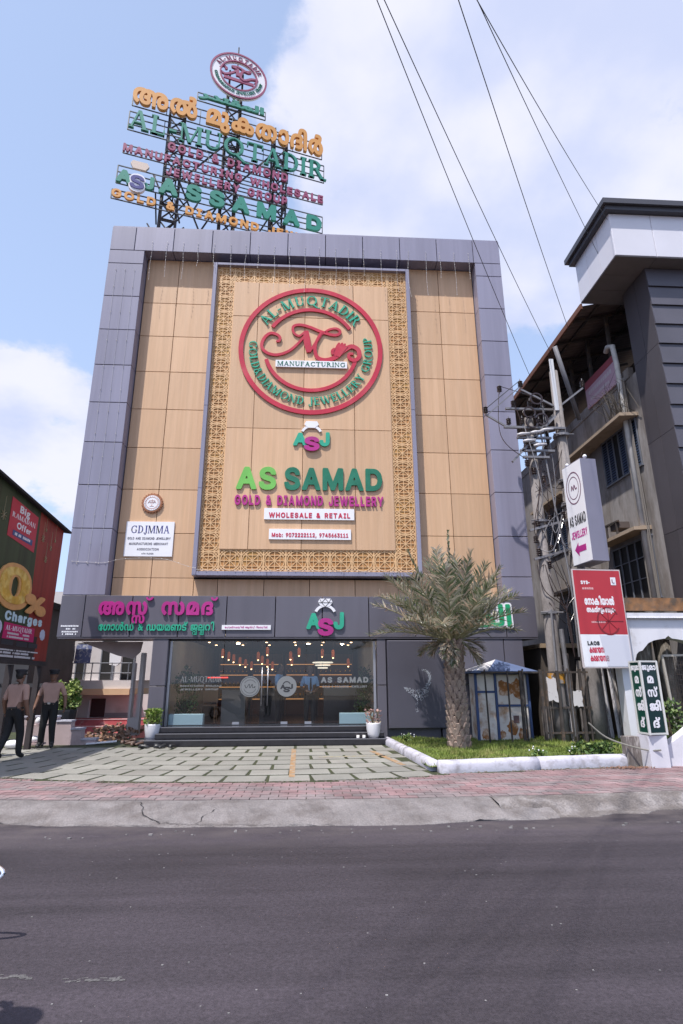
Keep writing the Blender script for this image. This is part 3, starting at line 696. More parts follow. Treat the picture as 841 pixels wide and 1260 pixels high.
# one square of the lattice: octagon net, circle, diagonals and cross bars
def lat_mesh(w, h, t=.027, d=.015):
    b = MB(); fr = (Vector((0,0,0)), Vector((w,0,0)), Vector((0,0,h)), Vector((0,-1,0))); k = [0]
    def seg(x0, y0, x1, y1, tt=t):
        dx, dy = (x1-x0)*w, (y1-y0)*h; l = math.hypot(dx, dy); nx, ny = -dy/l*tt/2/w, dx/l*tt/2/h; k[0] = (k[0]+1) % 9
        b.prism([(x0-nx,y0-ny),(x1-nx,y1-ny),(x1+nx,y1+ny),(x0+nx,y0+ny)], fr, 0, d-.0008*k[0])
    for a in (0.012, .988): seg(a,0,a,1); seg(0,a,1,a)
    seg(.5,0,.5,1,t*.8); seg(0,.5,1,.5,t*.8)
    for (a,c,e,f) in ((0,.27,.27,0),(.73,0,1,.27),(1,.73,.73,1),(.27,1,0,.73)): seg(a,c,e,f)
    for s in (.25,.75): seg(s,0,s,1,t*.7); seg(0,s,1,s,t*.7)
    seg(0,0,1,1,t*.75); seg(0,1,1,0,t*.75)
    n = 16
    for i in range(n):
        a, c = 2*math.pi*i/n, 2*math.pi*(i+1)/n; seg(.5+.44*math.cos(a), .5+.44*math.sin(a), .5+.44*math.cos(c), .5+.44*math.sin(c), t*.9)
    me = b.mesh('lattice_panel'); me.materials.append(M_lat); return me
lx0, lx1, lz0, lz1 = fx0+tw+.006, fx1-tw-.006, fz0+.135, fz1-.105
def lat_fill(x0, x1, z0, z1, nx, nz):
    w, h = (x1-x0)/nx, (z1-z0)/nz; me = lat_mesh(w, h)
    for i in range(nx):
        for j in range(nz):
            o = link('lattice_panel', me, scr); o.matrix_basis = Matrix.Translation((x0+i*w, .194, z0+j*h))
lat_fill(lx0, ix0, lz0, lz1, 1, 18); lat_fill(ix1, lx1, lz0, lz1, 1, 18)
lat_fill(ix0+.004, ix1-.004, lz0, iz0, 8, 1); lat_fill(ix0+.004, ix1-.004, iz1, lz1, 8, 1)
xc = [ix0, -1.78, -.24, 1.36, ix1]; zc = [iz0, 9.1, 13.1, iz1]
for i in range(4):
    for j in range(3): panel(M_wood, xc[i], xc[i+1], .15, .199, zc[j], zc[j+1], g=.007)
# fascia band over the shop front
xf = [XL, -6.1, -4.83, -3.55, -2.26, -.92, .38, 1.68, 2.98, 4.28, 5.56, XR]
for i in range(len(xf)-1): panel(M_acp2, xf[i], xf[i+1], -.03, .45, ZF, ZB, 'fascia_panel')
boxobj('fascia_soffit', M_acp2, bld, XL+.03, XR-.03, -.02, 1.0, ZF-.028, ZF-.002)
# column left of the glazing and panelled wall to the right of it
for z0, z1 in ((.112,.5),(.5,1.52),(1.52,ZF-.03)):
    panel(M_acp2, -4.2, -3.77, .0, .6, z0, z1, 'column_panel')
for z0, z1 in ((.112,1.52),(1.52,ZF-.03)):
    panel(M_acp2, 1.88, 2.14, .0, .48, z0, z1, 'column_panel'); panel(M_acp2, 2.14, 3.6, .12, .48, z0, z1, 'wall_panel'); panel(M_acp2, 3.6, 5.45, .0, .48, z0, z1, 'wall_panel'); panel(M_acp2, 5.45, 6.0, .0, .48, z0, z1, 'wall_panel')
# entrance steps of black granite
st = MB(); M_st = M_blk
tops = [(.112,.262,-.98),(.262,.39,-.66),(.39,.515,-.34)]
steps = boxobj('landing', M_blk, bld, -3.768, 1.878, -.34, .285, .39, .515, ch=.01)
boxobj('step', M_blk, steps, -3.95, 2.0, -.98, .2, .112, .262, ch=.012); boxobj('step', M_blk, steps, -3.768, 1.95, -.66, .2, .2635, .388, ch=.012)
boxobj('plinth', M_blk, bld, -4.3, -3.77, -.55, .0, .112, .20)
M_edge = mat('step_edge', (.30,.29,.31), .3, metal=.6)
for (x0,x1,y,z) in ((-3.76,1.87,-.344,.508),(-3.76,1.94,-.664,.380),(-3.94,1.99,-.984,.254)): boxobj('step_nosing', M_edge, steps, x0, x1, y, y+.012, z-.006, z+.012)
# shop front glazing
GY = .22
M_glass = glass('shop_glass', (.86,.88,.88), .085)
M_al = mat('aluminium', (.42,.42,.45), .35, metal=.7); M_dkal = mat('dark_frame', (.03,.03,.035), .4)
glz = boxobj('glazing_head', M_dkal, bld, -3.76, 1.87, GY-.03, GY+.05, 2.70, 2.752)
for x0, x1 in ((-3.70,-2.30),(-2.29,-1.16),(-1.15,-.06),(-.05,1.80)): boxobj('pane', M_glass, glz, x0, x1, GY, GY+.012, .535, 2.70)
boxobj('mullion', M_al, glz, -3.765, -3.70, GY-.03, GY+.06, .517, 2.70); boxobj('mullion', M_al, glz, 1.80, 1.868, GY-.03, GY+.06, .517, 2.70)
boxobj('glazing_sill', M_dkal, glz, -3.70, 1.80, GY-.02, GY+.04, .517, .534)
for x, h0 in ((-1.24,1.0),(-1.08,1.0)):
    q = MB(); q.tube([(x,GY-.05,h0),(x,GY-.05,2.0)], .014, 8); q.tube([(x,GY-.05,h0+.1),(x,GY,h0+.1)], .009, 6); q.tube([(x,GY-.05,1.9),(x,GY,1.9)], .009, 6); q.build('door_handle', M_al, glz, smooth=True)
for x in (-1.9,-.62,.02): boxobj('door_patch', M_al, glz, x-.09, x+.09, GY-.012, GY+.024, .536, .60)
# interior shell
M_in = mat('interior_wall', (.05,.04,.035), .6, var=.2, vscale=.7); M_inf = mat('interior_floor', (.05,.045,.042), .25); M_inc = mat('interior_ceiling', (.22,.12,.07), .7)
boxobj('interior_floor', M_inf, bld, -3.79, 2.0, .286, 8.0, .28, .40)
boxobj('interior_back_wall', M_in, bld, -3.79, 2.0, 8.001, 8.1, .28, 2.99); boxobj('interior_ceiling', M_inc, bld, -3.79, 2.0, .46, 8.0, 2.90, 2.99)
# roof plant room so that the roof is not bare
boxobj('roof_slab', M_wall, bld, -4.2, XR-.1, 1.0, 12.8, ZT-.09, ZT-.02)

# ================================================================== signs on the facade
M_redc = mat('crimson_acrylic', (.50,.028,.055), .3, spec=.5, var=.14, vscale=1.6, col2=(.54,.07,.09), mix=(.5,.7), mscale=1.2); M_teal = mat('teal_acrylic', (.03,.36,.23), .35, var=.15, vscale=2.5); M_lgreen = mat('leaf_green_acrylic', (.17,.48,.09), .35, var=.14, vscale=2)
M_dgreen = mat('dark_green_acrylic', (.015,.155,.085), .3, var=.18, vscale=2.0, col2=(.03,.20,.12), mix=(.5,.7), mscale=1.5); M_mag = mat('magenta_acrylic', (.42,.025,.22), .35, var=.16, vscale=2.5); M_whac = mat('white_acrylic', (.80,.79,.83), .4, var=.03, vscale=3)
M_pinkr = mat('crimson_print', (.50,.02,.06), .5); M_ora = mat('orange_acrylic', (.60,.26,.055), .45, var=.1, vscale=1.5); M_navy = mat('navy_print', (.03,.03,.20), .5); M_dkpr = mat('dark_print', (.10,.09,.12), .6)
FR = frame((0, .15, 0))
FRF = frame((0, -.03, 0)); FRW = frame((0, REC, 0))
# the round emblem
em = thing('round_emblem_sign', 'big crimson double ring emblem with swash letter and green ring lettering', 'sign', (0,.1,11.9))
CU, CV, RR = -.03, 11.90, 2.32
b = MB(); ring(b, FR, CU, CV, RR-.15, RR, .01, .05, n=72); b.build('outer_ring', M_redc, em)
b = MB(); ring(b, FR, CU, CV, 1.42, 1.54, .015, .055, 32, 148, n=32); b.build('inner_arc', M_redc, em)
b = MB(); ring(b, FR, CU, CV, 1.42, 1.54, .015, .055, 196, 344, n=36); b.build('inner_arc', M_redc, em)
ring_letters(em, 'AL-MUQTADIR', FR, CU, CV, 1.84, 150, 32, .36, .035, M_teal, wx=.95, off=.015)
ring_letters(em, 'GOLD&DIAMOND JEWELLERY GROUP', FR, CU, CV, 1.86, 172, 375, .27, .035, M_teal, wx=.95, inward=True, off=.015)
K = lambda q: (CU+(q[0]-410)/360*2.33, CV+(336-q[1])/311*2.33)
b = MB()
def sw(pts, w0, w1, d=.11): ribbon(b, FR, [K(q) for q in pts], (lambda t: w0+(w1-w0)*math.sin(math.pi*t)), .015, d-.055)
sw([(236,300),(250,300),(255,284),(238,268),(205,263),(176,288),(165,328),(190,358),(240,368),(300,348),(350,304),(392,252)], .07, .10, .110)
sw([(384,246),(390,300),(400,352)], .14, .22, .116); sw([(400,352),(430,310),(470,246)], .06, .09, .112); sw([(462,250),(436,300),(430,345),(445,378),(482,388),(530,374),(572,340),(612,318),(646,334),(650,368),(626,386),(600,374),(602,354),(622,356)], .07, .15, .119)
sw([(376,252),(350,272),(322,256),(320,226),(352,216),(402,226),(455,246),(512,262),(545,260),(556,244),(538,230),(500,236),(462,262)], .06, .10, .107)
for i, q in enumerate((((522,366),(540,325),(552,302)), ((530,368),(552,328),(568,302)), ((540,370),(562,332),(582,306)), ((548,372),(570,338),(592,318)), ((520,362),(516,345),(528,330)))): sw(q, .05, .10, .121+.003*i)
b.build('swash_letter', M_redc, em)
b = MB(); b.prism([(-1.15,11.22),(1.13,11.22),(1.13,11.46),(-1.15,11.46)], FR, .01, .07); pl = b.build('name_plate', M_whac, em)
letters(em, 'MANUFACTURING', FR, -1.09, 1.07, 11.265, .15, .012, M_dgreen, font='serif', gap=.16, off=.07)
# ring-and-gem monogram
def monogram(name, label, fr, cu, cv, w, h, gem, depth=.055, ringm=None, smat=None):
    t = thing(name, label, 'sign', tuple(at(fr, cu, cv)))
    letters(t, 'A', fr, cu-w*.5, cu-w*.12, cv-h*.30, h*.52, depth, M_teal, bold=.045)
    letters(t, 'J', fr, cu+w*.22, cu+w*.5, cv-h*.30, h*.56, depth, M_teal, bold=.045)
    letters(t, 'S', fr, cu-w*.20, cu+w*.22, cv-h*.47, h*.56, depth, smat or M_mag, bold=.045, off=.035)
    b = MB(); ring(b, fr, cu, cv+h*.02, w*.24, w*.31, 0, depth*.8, 25, 155, 18); b.build('ring_band', ringm or M_whac, t)
    b = MB()
    b.prism([(cu-w*.20,cv+h*.38),(cu-w*.09,cv+h*.27),(cu+w*.09,cv+h*.27),(cu+w*.20,cv+h*.38),(cu+w*.15,cv+h*.49),(cu-w*.15,cv+h*.49)], fr, 0, depth*.9); g = b.build('gem', ringm or M_whac, t)
    if gem:
        b = MB()
        for x0,y0,x1,y1 in ((-.20,.38,.20,.38),(-.1,.38,0,.27),(.1,.38,0,.27),(-.1,.38,-.15,.49),(-.1,.38,0,.49),(.1,.38,0,.49),(.1,.38,.15,.49)):
            b.bar(at(fr, cu+w*x0, cv+h*y0, depth*.9), at(fr, cu+w*x1, cv+h*y1, depth*.9), .012, .012)
        b.build('gem_facets', M_joint, g)
    return t
monogram('monogram_sign', 'white topped ring monogram with teal and magenta letters on the timber field', FR, .02, 8.86, 1.12, 1.0, False)
t = thing('shop_name_sign', 'large green letters reading AS SAMAD on the timber field', 'sign', (0,.1,7.1))
letters(t, 'AS', FR, -2.2, -1.02, 7.14, .90, .05, M_lgreen, bold=.036, gap=.05)
letters(t, 'SAMAD', FR, -.78, 2.17, 7.14, .90, .05, M_dgreen, bold=.036, gap=.05)
t = thing('shop_line_sign', 'magenta letters reading GOLD & DIAMOND JEWELLERY under the big green name', 'sign', (0,.1,6.6))
letters(t, 'GOLD & DIAMOND JEWELLERY', FR, -2.22, 2.19, 6.63, .39, .05, M_mag, bold=.034, gap=.11)
def board(name, label, x0, x1, z0, z1, fr=FR, d=.045, m=None):
    t = thing(name, label, 'sign board', tuple(at(fr, (x0+x1)/2, z0)))
    b = MB(); b.prism([(x0,z0),(x1,z0),(x1,z1),(x0,z1)], fr, 0, d); b.build('board', m or M_whac, t); return t
t = board('trade_board', 'narrow white board reading WHOLESALE & RETAIL in crimson', -1.34, 1.31, 6.18, 6.52)
letters(t, 'WHOLESALE & RETAIL', FR, -1.20, 1.19, 6.24, .20, .008, M_pinkr, bold=.035, gap=.12, off=.045)
t = board('phone_board', 'narrow white board with two phone numbers in crimson', -1.18, 1.21, 5.58, 5.89)
letters(t, 'Mob: 9072222112, 9745663111', FR, -1.10, 1.13, 5.655, .16, .008, M_pinkr, bold=.03, gap=.09, off=.045)
# association board and medallion on the left bay
t = board('association_board', 'white association board reading GDJMMA on the left timber bay', -5.35, -3.97, 5.10, 6.14, FRW, .04)
letters(t, 'GDJMMA', FRW, -5.20, -4.10, 5.79, .23, .006, M_navy, font='serif', gap=.12, off=.04)
for s, z, h, x0, x1 in (('GOLD AND DIAMOND JEWELLERY',5.60,.095,-5.28,-4.05),('MANUFACTURING MERCHANT',5.44,.095,-5.22,-4.11),('ASSOCIATION',5.28,.09,-4.98,-4.36),('4TH FLOOR',5.16,.06,-4.84,-4.50)):
    letters(t, s, FRW, x0, x1, z, h, .005, M_dkpr, bold=.02, gap=.1, off=.04)
t = thing('round_medallion', 'small round medallion with rusty scalloped rim on the left timber bay', 'medallion', (-4.67,.36,6.7))
b = MB(); disc(b, FRW, -4.67, 6.71, .28, 0, .06, 36)
for i in range(22):
    a = 2*math.pi*i/22; disc(b, FRW, -4.67+.28*math.cos(a), 6.71+.28*math.sin(a), .035, 0, .05, 8)
b.build('rim', mat('rust_rim', (.33,.13,.06), .6, var=.2, vscale=9), t)
b = MB(); disc(b, FRW, -4.67, 6.71, .235, .06, .068, 36); b.build('face', M_whac, t)
b = MB(); ring(b, FRW, -4.67, 6.71, .17, .182, .068, .071, n=30); rr = random.Random(3)
for a in range(0, 360, 15): 
    g = R(a); b.bar(at(FRW, -4.67+.195*math.cos(g), 6.71+.195*math.sin(g), .07), at(FRW, -4.67+.222*math.cos(g+.06), 6.71+.222*math.sin(g+.06), .07), .02, .004)
for q in (((-.1,.02),(.1,.02)),((0,-.1),(0,.11)),((-.08,.07),(.08,.07)),((-.06,-.1),(.06,-.1)),((-.08,.07),(-.12,-.02)),((-.08,.07),(-.04,-.02)),((.08,.07),(.12,-.02)),((.08,.07),(.04,-.02))): b.bar(at(FRW,-4.67+q[0][0],6.71+q[0][1],.07), at(FRW,-4.67+q[1][0],6.71+q[1][1],.07), .012, .004)
b.build('scales_motif', mat('medal_print', (.45,.16,.07), .6), t)
# fascia lettering
t = thing('malayalam_name_sign', 'large magenta Malayalam name lettering on the left of the grey fascia', 'sign', (-4.1,-.03,3.3))
letters(t, ['അ',('സ','സ')], FRF, -5.70, -4.40, 3.40, .35, .07, M_mag, font='mal', bold=.045, gap=.10)
letters(t, ['സ','മ','ദ'], FRF, -4.02, -2.62, 3.40, .35, .07, M_mag, font='mal', bold=.045, gap=.10)
for u in (-4.36, -2.60):
    b = MB(); ring(b, FRF, u, 3.86, .045, .095, 0, .07, 180, 360, 10); b.build('letter', M_mag, t)
t = thing('malayalam_line_sign', 'small green Malayalam lettering on the left of the grey fascia', 'sign', (-4.1,-.03,2.9))
letters(t, ['േ','ഗ','ാ','ൾ','ഡ്',' ','&',' ','ഡ','യ','മ','ണ','ട്',' ',('ജ','വ'),('ല','ല'),'റ','ി'], FRF, -5.66, -2.57, 2.965, .17, .045, M_teal, font='mal', bold=.03, gap=.07)
t = board('slim_white_sign', 'slim white strip of Malayalam print right of the magenta lettering', -2.36, -1.03, 2.985, 3.11, FRF, .04)
letters(t, ['േ','ഹ','ാ','ൾ','സ','െ','യ','ി','ൽ',' ','ആ','ൻ','ഡ്',' ','റീ','െ','ട','യ','ി','ൽ'], FRF, -2.28, -1.12, 3.025, .045, .004, M_mag, font='mal', bold=.015, gap=.06, off=.04)
monogram('monogram_sign', 'gem ring monogram with teal and magenta letters in the middle of the grey fascia', FRF, .46, 3.34, 1.04, 1.02, True)
t = thing('arabic_sign', 'green Arabic lettering with white edge on the right of the grey fascia', 'sign', (4.6,-.03,3.0))
for m, bd, d, of in ((M_whac, .085, .05, 0), (mat('green_acrylic', (.01,.33,.14), .35), .035, .012, .05)):
    ch = ['\ufeaa\ufee4\ufebc\ufedf\ufe8d']
    letters(t, ch, FRF, 3.40-(.02 if of == 0 else -.03), 5.74+(.02 if of == 0 else -.03), 3.10, .50, d, m, font='mal', bold=bd, off=of)
t = thing('small_print_sign', 'small white lines of print at the left end of the fascia', 'sign', (-6.4,-.03,2.9))
b = MB(); rr = random.Random(5)
for z, x0, x1 in ((3.06,-6.66,-6.14),(2.985,-6.56,-6.24),(2.91,-6.62,-6.18),(2.845,-6.60,-6.2)): fake_lines(b, FRF, x0, x1, z, .045, 0, .005, rr)
b.build('print', M_whac, t, kind='stuff')
# display board right of the door
t = thing('display_board', 'dark grey display board with white calligraphic ornament beside the palm', 'display board', (3.2,-.1,.45))
boxobj('board', mat('board_dark', (.075,.072,.095), .45, var=.12, vscale=.8), t, 2.16, 3.98, -.10, .06, .42, 2.70, ch=.02)
fb = frame((0,-.10,0)); b = MB(); rr = random.Random(9)
spine = catmull([(2.62,1.46,0),(2.82,1.42,0),(3.02,1.40,0),(3.18,1.50,0),(3.27,1.62,0),(3.30,1.78,0),(3.22,1.90,0),(3.14,1.92,0)], 9)
for i, q in enumerate(spine):
    t_ = i/len(spine); wd = .02+.16*math.sin(math.pi*min(1, t_*1.55)) if t_ < .62 else .045
    for k in range(7):
        x = q.x+rr.gauss(0,.02); z = q.y-rr.random()*wd*(1.6 if t_ < .5 else .6); s = rr.uniform(.008,.022); a = rr.uniform(0,3.1)
        b.bar(at(fb,x-s*math.cos(a),z-s*math.sin(a),.002), at(fb,x+s*math.cos(a),z+s*math.sin(a),.002), .008, .004)
for i in range(26):
    z = 1.3-rr.random()*.45; x = 2.93+rr.gauss(0,.015+.06*max(0,(z-1.1))); b.bar(at(fb,x,z,.002), at(fb,x+rr.gauss(0,.01),z-.03,.002), .007, .004)
b.build('ornament', mat('ornament_print', (.62,.66,.74), .5), t)
# fairy lights: strands over the recess and on the left pillar, garland along the lower frame
M_lite = mat('fairy_light', (.78,.74,.68), .4); M_wire = mat('thin_wire', (.62,.60,.60), .5)
def strand(pts, label, group, nb):
    b = MB(); q = catmull(pts, 4); b.tube(q, .0035, 4)
    o = thing('fairy_light_strand', label, 'string lights', tuple(q[-1]), group); b.build('wire', M_wire, o)
    b = MB()
    for i in range(nb):
        p = q[int((i+.5)/nb*len(q))]; b.ball((p.x, p.y-.008, p.z), .013, 6, 4)
    b.build('bulbs', M_lite, o, kind='stuff'); return o
rr = random.Random(21)
for i in range(22):
    x = -5.4+i*(10.75/21)+rr.gauss(0,.04); ln = rr.uniform(.5,1.5)
    strand([(x,-.012,ZS+.35),(x+rr.gauss(0,.01),-.012,ZS+.02),(x+rr.gauss(0,.02),-.01,ZS-ln*.5),(x+rr.gauss(0,.02),-.01,ZS-ln)], 'thin strand of white fairy lights hanging over the top of the recessed front', 'fairy lights hanging from the top band', 9)
for x, s in ((-6.45,'left'),(-6.15,'middle'),(-5.85,'right')):
    strand([(x,-.012,14.6),(x+.01,-.012,11),(x+.02,-.012,8),(x-.02,-.012,4.8)], f'{s} one of three fairy light strands running down the left grey pillar', 'fairy lights on the left pillar', 40)
strand([(x, y, z) for x, y, z in ((-6.6,-.015,4.86),(-6.2,-.015,4.84),(-5.7,-.015,4.83),(-5.3,-.01,4.93),(-4.6,-.01,4.97),(-4,-.01,4.93),(-3.4,-.01,4.74),(-3.2,-.01,4.70))], 'fairy light garland sagging across the lower left bay', 'garlands', 16)
strand([(x, .045, 4.66+.02*math.sin(x*7)) for x in [-3.2+.4*i for i in range(17)]], 'fairy light garland along the bottom of the centre frame', 'garlands', 26)

# ================================================================== rooftop sign tower
SA = 15.2
RS = frame((-7.28, 1.5, 0), SA)
M_steel = mat('dark_steel', (.038,.03,.032), .7, var=.3, vscale=3); M_rail = mat('rail_steel', (.07,.08,.09), .6)
M_og = mat('orange_roof_letters', (.62,.29,.07), .5, var=.08, vscale=2); M_pur = mat('plum_letters', (.28,.055,.13), .5, var=.08, vscale=2); M_tl2 = mat('green_roof_letters', (.02,.22,.16), .5, var=.08, vscale=2)
rs = thing('rooftop_sign', 'tall steel rooftop sign with rows of orange green and plum lettering and a round emblem', 'sign', tuple(at(RS, 4, 16.36)))
def rbar(b, u0, v0, u1, v1, n0=-.15, n1=None, w=.05): b.bar(at(RS,u0,v0,n0), at(RS,u1,v1,n0 if n1 is None else n1), w, w)
for u0, u1, top in ((1.45,2.05,24.6),(3.72,4.28,27.4),(5.82,6.36,24.9)):
    b = MB()
    for u in (u0, u1):
        for n in (-.2, -.95): rbar(b, u, 16.37, u, top, n, w=.075)
    z = 16.4; k = 0
    while z < top-.7:
        for n in (-.2, -.95):
            rbar(b, u0, z, u1, z, n, w=.045); rbar(b, u0 if k % 2 else u1, z, u1 if k % 2 else u0, z+.75, n, w=.045)
        for u in (u0, u1): rbar(b, u, z, u, z, -.2, -.95, .045); rbar(b, u, z, u, z+.75, -.2 if k % 2 else -.95, -.95 if k % 2 else -.2, .045)
        z += .75; k += 1
    b.build('lattice_tower', M_steel, rs)
b = MB()
for u0, v0, u1, v1 in ((2.05,16.5,3.72,20.5),(3.72,17,2.05,21),(4.28,17,5.82,20.5),(5.82,17,4.28,21.2),(2.05,21,3.72,23.5),(4.28,21.5,5.82,23.8),(1.6,16.4,3.9,18.6),(1.8,18.6,3.8,16.4)):
    rbar(b, u0, v0, u1, v1, -.5, w=.055)
rr = random.Random(4)
for i in range(26):      # stays and spare angle iron behind the left tower
    u = rr.uniform(1.2,4.0); v = rr.uniform(16.4,20.6); rbar(b, u, v, u+rr.gauss(0,.5), v+rr.uniform(.5,1.6), rr.uniform(-1.2,-.4), rr.uniform(-1.6,-.4), .05)
b.build('cross_bracing', M_steel, rs)
def row(rails, u0, u1):
    b = MB()
    for v in rails: rbar(b, u0, v, u1, v, -.07, w=.035)
    for u in (u0, u1): rbar(b, u, rails[0], u, rails[-1], -.07, w=.035)
    n = int((u1-u0)/1.3)
    for i in range(1, n): rbar(b, u0+(u1-u0)*i/n, rails[0], u0+(u1-u0)*i/n, rails[-1], -.07, w=.025)
    return b.build('letter_rails', M_rail, rs)
row([23.72,24.15,24.55], 0, 7.9); letters(rs, ['അ','ൽ',' ','മു','ക','ത','ാ','ദി','ർ'], RS, 0, 7.9, 23.78, .80, .14, M_og, font='mal', bold=.04, gap=.06)
row([22.45,22.75,23.1,23.4], -.05, 8.0); letters(rs, 'AL-MUQTADIR', RS, 0, 8.0, 22.45, .92, .12, M_tl2, font='serif', gap=.10)
row([21.9,22.15,22.4], 1.45, 6.4); letters(rs, 'GOLD & DIAMOND', RS, 1.5, 6.38, 21.87, .50, .09, M_pur, bold=.035, gap=.14)
row([21.25,21.45,21.68], -.1, 7.95); letters(rs, 'MANUFACTURING WHOLESALE', RS, -.1, 7.93, 21.22, .46, .09, M_pur, bold=.035, gap=.14, off=.02)
row([20.65,20.85,21.05], 1.45, 6.4); letters(rs, 'JEWELLERY GROUP', RS, 1.54, 6.37, 20.60, .48, .09, M_pur, bold=.035, gap=.16, off=.04)
row([19.75,20.05,20.3,20.6], -.2, 7.95); letters(rs, 'ASSAMAD', RS, 1.34, 7.87, 19.70, .92, .12, M_tl2, bold=.045, gap=.22)
row([19.0,19.2,19.42], -.3, 7.9); letters(rs, 'GOLD & DIAMOND JEWELLERY', RS, -.28, 9.1, 18.98, .46, .09, M_og, bold=.035, gap=.14, off=.02)
letters(rs, 'A', RS, -.2, .36, 19.74, .70, .12, M_tl2, bold=.05); letters(rs, 'J', RS, .78, 1.16, 19.70, .72, .12, M_tl2, bold=.05)
letters(rs, 'S', RS, .26, .86, 19.48, .86, .12, M_whac, bold=.10, off=.04); letters(rs, 'S', RS, .30, .82, 19.52, .78, .03, M_navy, bold=.03, off=.16)
b = MB(); b.prism([(.24,20.72),(.34,20.50),(.80,20.50),(.92,20.72),(.84,20.86),(.32,20.86)], RS, 0, .10); b.build('gem', mat('cream_acrylic', (.62,.50,.42), .5), rs)
row([25.0,25.2,25.45], 2.45, 5.33); letters(rs, ['\ufeae\ufeaa\ufe98\ufed8\ufee4\ufedf\ufe8d'], RS, 2.5, 5.25, 25.12, .30, .09, M_tl2, font='mal', bold=.05)
b = MB(); ring(b, RS, 4.08, 26.93, .78, 1.22, -.06, .05, n=48, ez=1.03); face = b.build('emblem_ring', M_whac, rs)
for r0_, r1_ in ((1.16,1.235),(.76,.82)): b = MB(); ring(b, RS, 4.08, 26.93, r0_, r1_, .03, .08, n=44, ez=1.03); b.build('emblem_edge', M_pur, face)
ring_letters(face, 'AL-MUQTADIR', RS, 4.08, 26.93, .99, 160, 20, .20, .03, M_pur, wx=.9, off=.05)
ring_letters(face, 'GOLD&DIAMOND JEWELLERY GROUP', RS, 4.08, 26.93, .98, 185, 355, .13, .03, M_tl2, wx=.9, inward=True, off=.05)
K2 = lambda q: (4.08+(q[0]-410)/360*1.22, 26.98+(336-q[1])/311*1.25)
b = MB()
for i, (P, w) in enumerate((([(236,300),(255,284),(205,263),(165,328),(240,368),(350,304),(392,252)], .09), ([(384,246),(400,352)], .16), ([(400,352),(470,246)], .08), ([(462,250),(430,345),(482,388),(572,340),(646,334),(626,386)], .1), ([(376,252),(320,240),(402,226),(512,262),(556,244),(462,262)], .09))):
    ribbon(b, RS, [K2(q) for q in P], (lambda t, w=w: w), -.02, .05+.004*i)
b.prism([(3.45,26.62),(4.75,26.62),(4.75,26.76),(3.45,26.76)], RS, -.02, .04); b.build('emblem_swash', M_pur, face)
b = MB(); b.tube([tuple(at(RS,4.03,27.3,-.2)), tuple(at(RS,4.03,28.95,-.2))], .03, 6); b.build('lightning_rod', M_steel, rs)

# ================================================================== date palm
rp = random.Random(31)
PX, PY, PZ = 3.42, -2.40, .20
palm = thing('date_palm_tree', 'stout date palm with grey green drooping fronds in the lawn', 'tree', (PX,PY,PZ))
def trunk_r(z): return .245-.02*min(1, z/.4)-.035*min(1, max(0, z-.4)/1.6)
M_trk = mat('palm_bark', (.10,.07,.056), .95, var=.35, vscale=7, bump=.8, bscale=40)
M_scl = mat('palm_boot', (.33,.25,.21), .95, var=.35, vscale=9, fine=.25, fscale=60, col2=(.17,.12,.10), mix=(.48,.62), mscale=9)
b = MB(); b.lathe([(trunk_r(z)*.86, z) for z in [i*.12 for i in range(21)]], (PX,PY,PZ-.03), 18); tr = b.build('trunk', M_trk, palm, smooth=True)
b = MB(); rows = 18; z = .02
for r in range(rows):
    n = 9; z = .02+r*.132
    for k in range(n):
        a = 2*math.pi*(k+.5*(r % 2))/n+rp.gauss(0,.04); rr_ = trunk_r(z); w = rr_*2*math.pi/n*.44*rp.uniform(.85,1.1); h = .125*rp.uniform(.9,1.15); out = .06*rp.uniform(.7,1.35)
        ca, sa = math.cos(a), math.sin(a)
        def P(rad, tang, zz): return (PX+ca*rad-sa*tang, PY+sa*rad+ca*tang, PZ+zz)
        i0 = rr_*.84
        vs = [P(i0,-w*.75,z-h*.75), P(i0,w*.75,z-h*.75), P(i0,w,z+h*.1), P(i0,-w,z+h*.1), P(i0+out,-w*.85,z+h*.2), P(i0+out,w*.85,z+h*.2), P(i0+out*1.25,w*.45,z+h*.75), P(i0+out*1.25,-w*.45,z+h*.75), P(i0+out*.5,0,z-h*.9), P(i0*.97,w*.4,z+h*.9), P(i0*.97,-w*.4,z+h*.9)]
        b.add(vs, [(8,5,4),(4,5,6,7),(8,4,0),(8,1,5),(0,4,3),(1,2,5),(3,4,7),(2,6,5),(7,6,9,10),(3,7,10),(2,9,6)])
b.build('leaf_boots', M_scl, tr, kind='stuff', fix=False)
M_lf = [mat('palm_leaf_grey', (.235,.25,.175), .75, var=.25, vscale=2), mat('palm_leaf_green', (.13,.165,.085), .7, var=.25, vscale=2), mat('palm_leaf_dry', (.50,.39,.30), .85, var=.25, vscale=3), mat('palm_leaf_pale', (.40,.385,.32), .8, var=.2, vscale=2)]
for m_ in M_lf: translucent(m_, .3)
M_rach = mat('palm_rachis', (.26,.24,.14), .8)
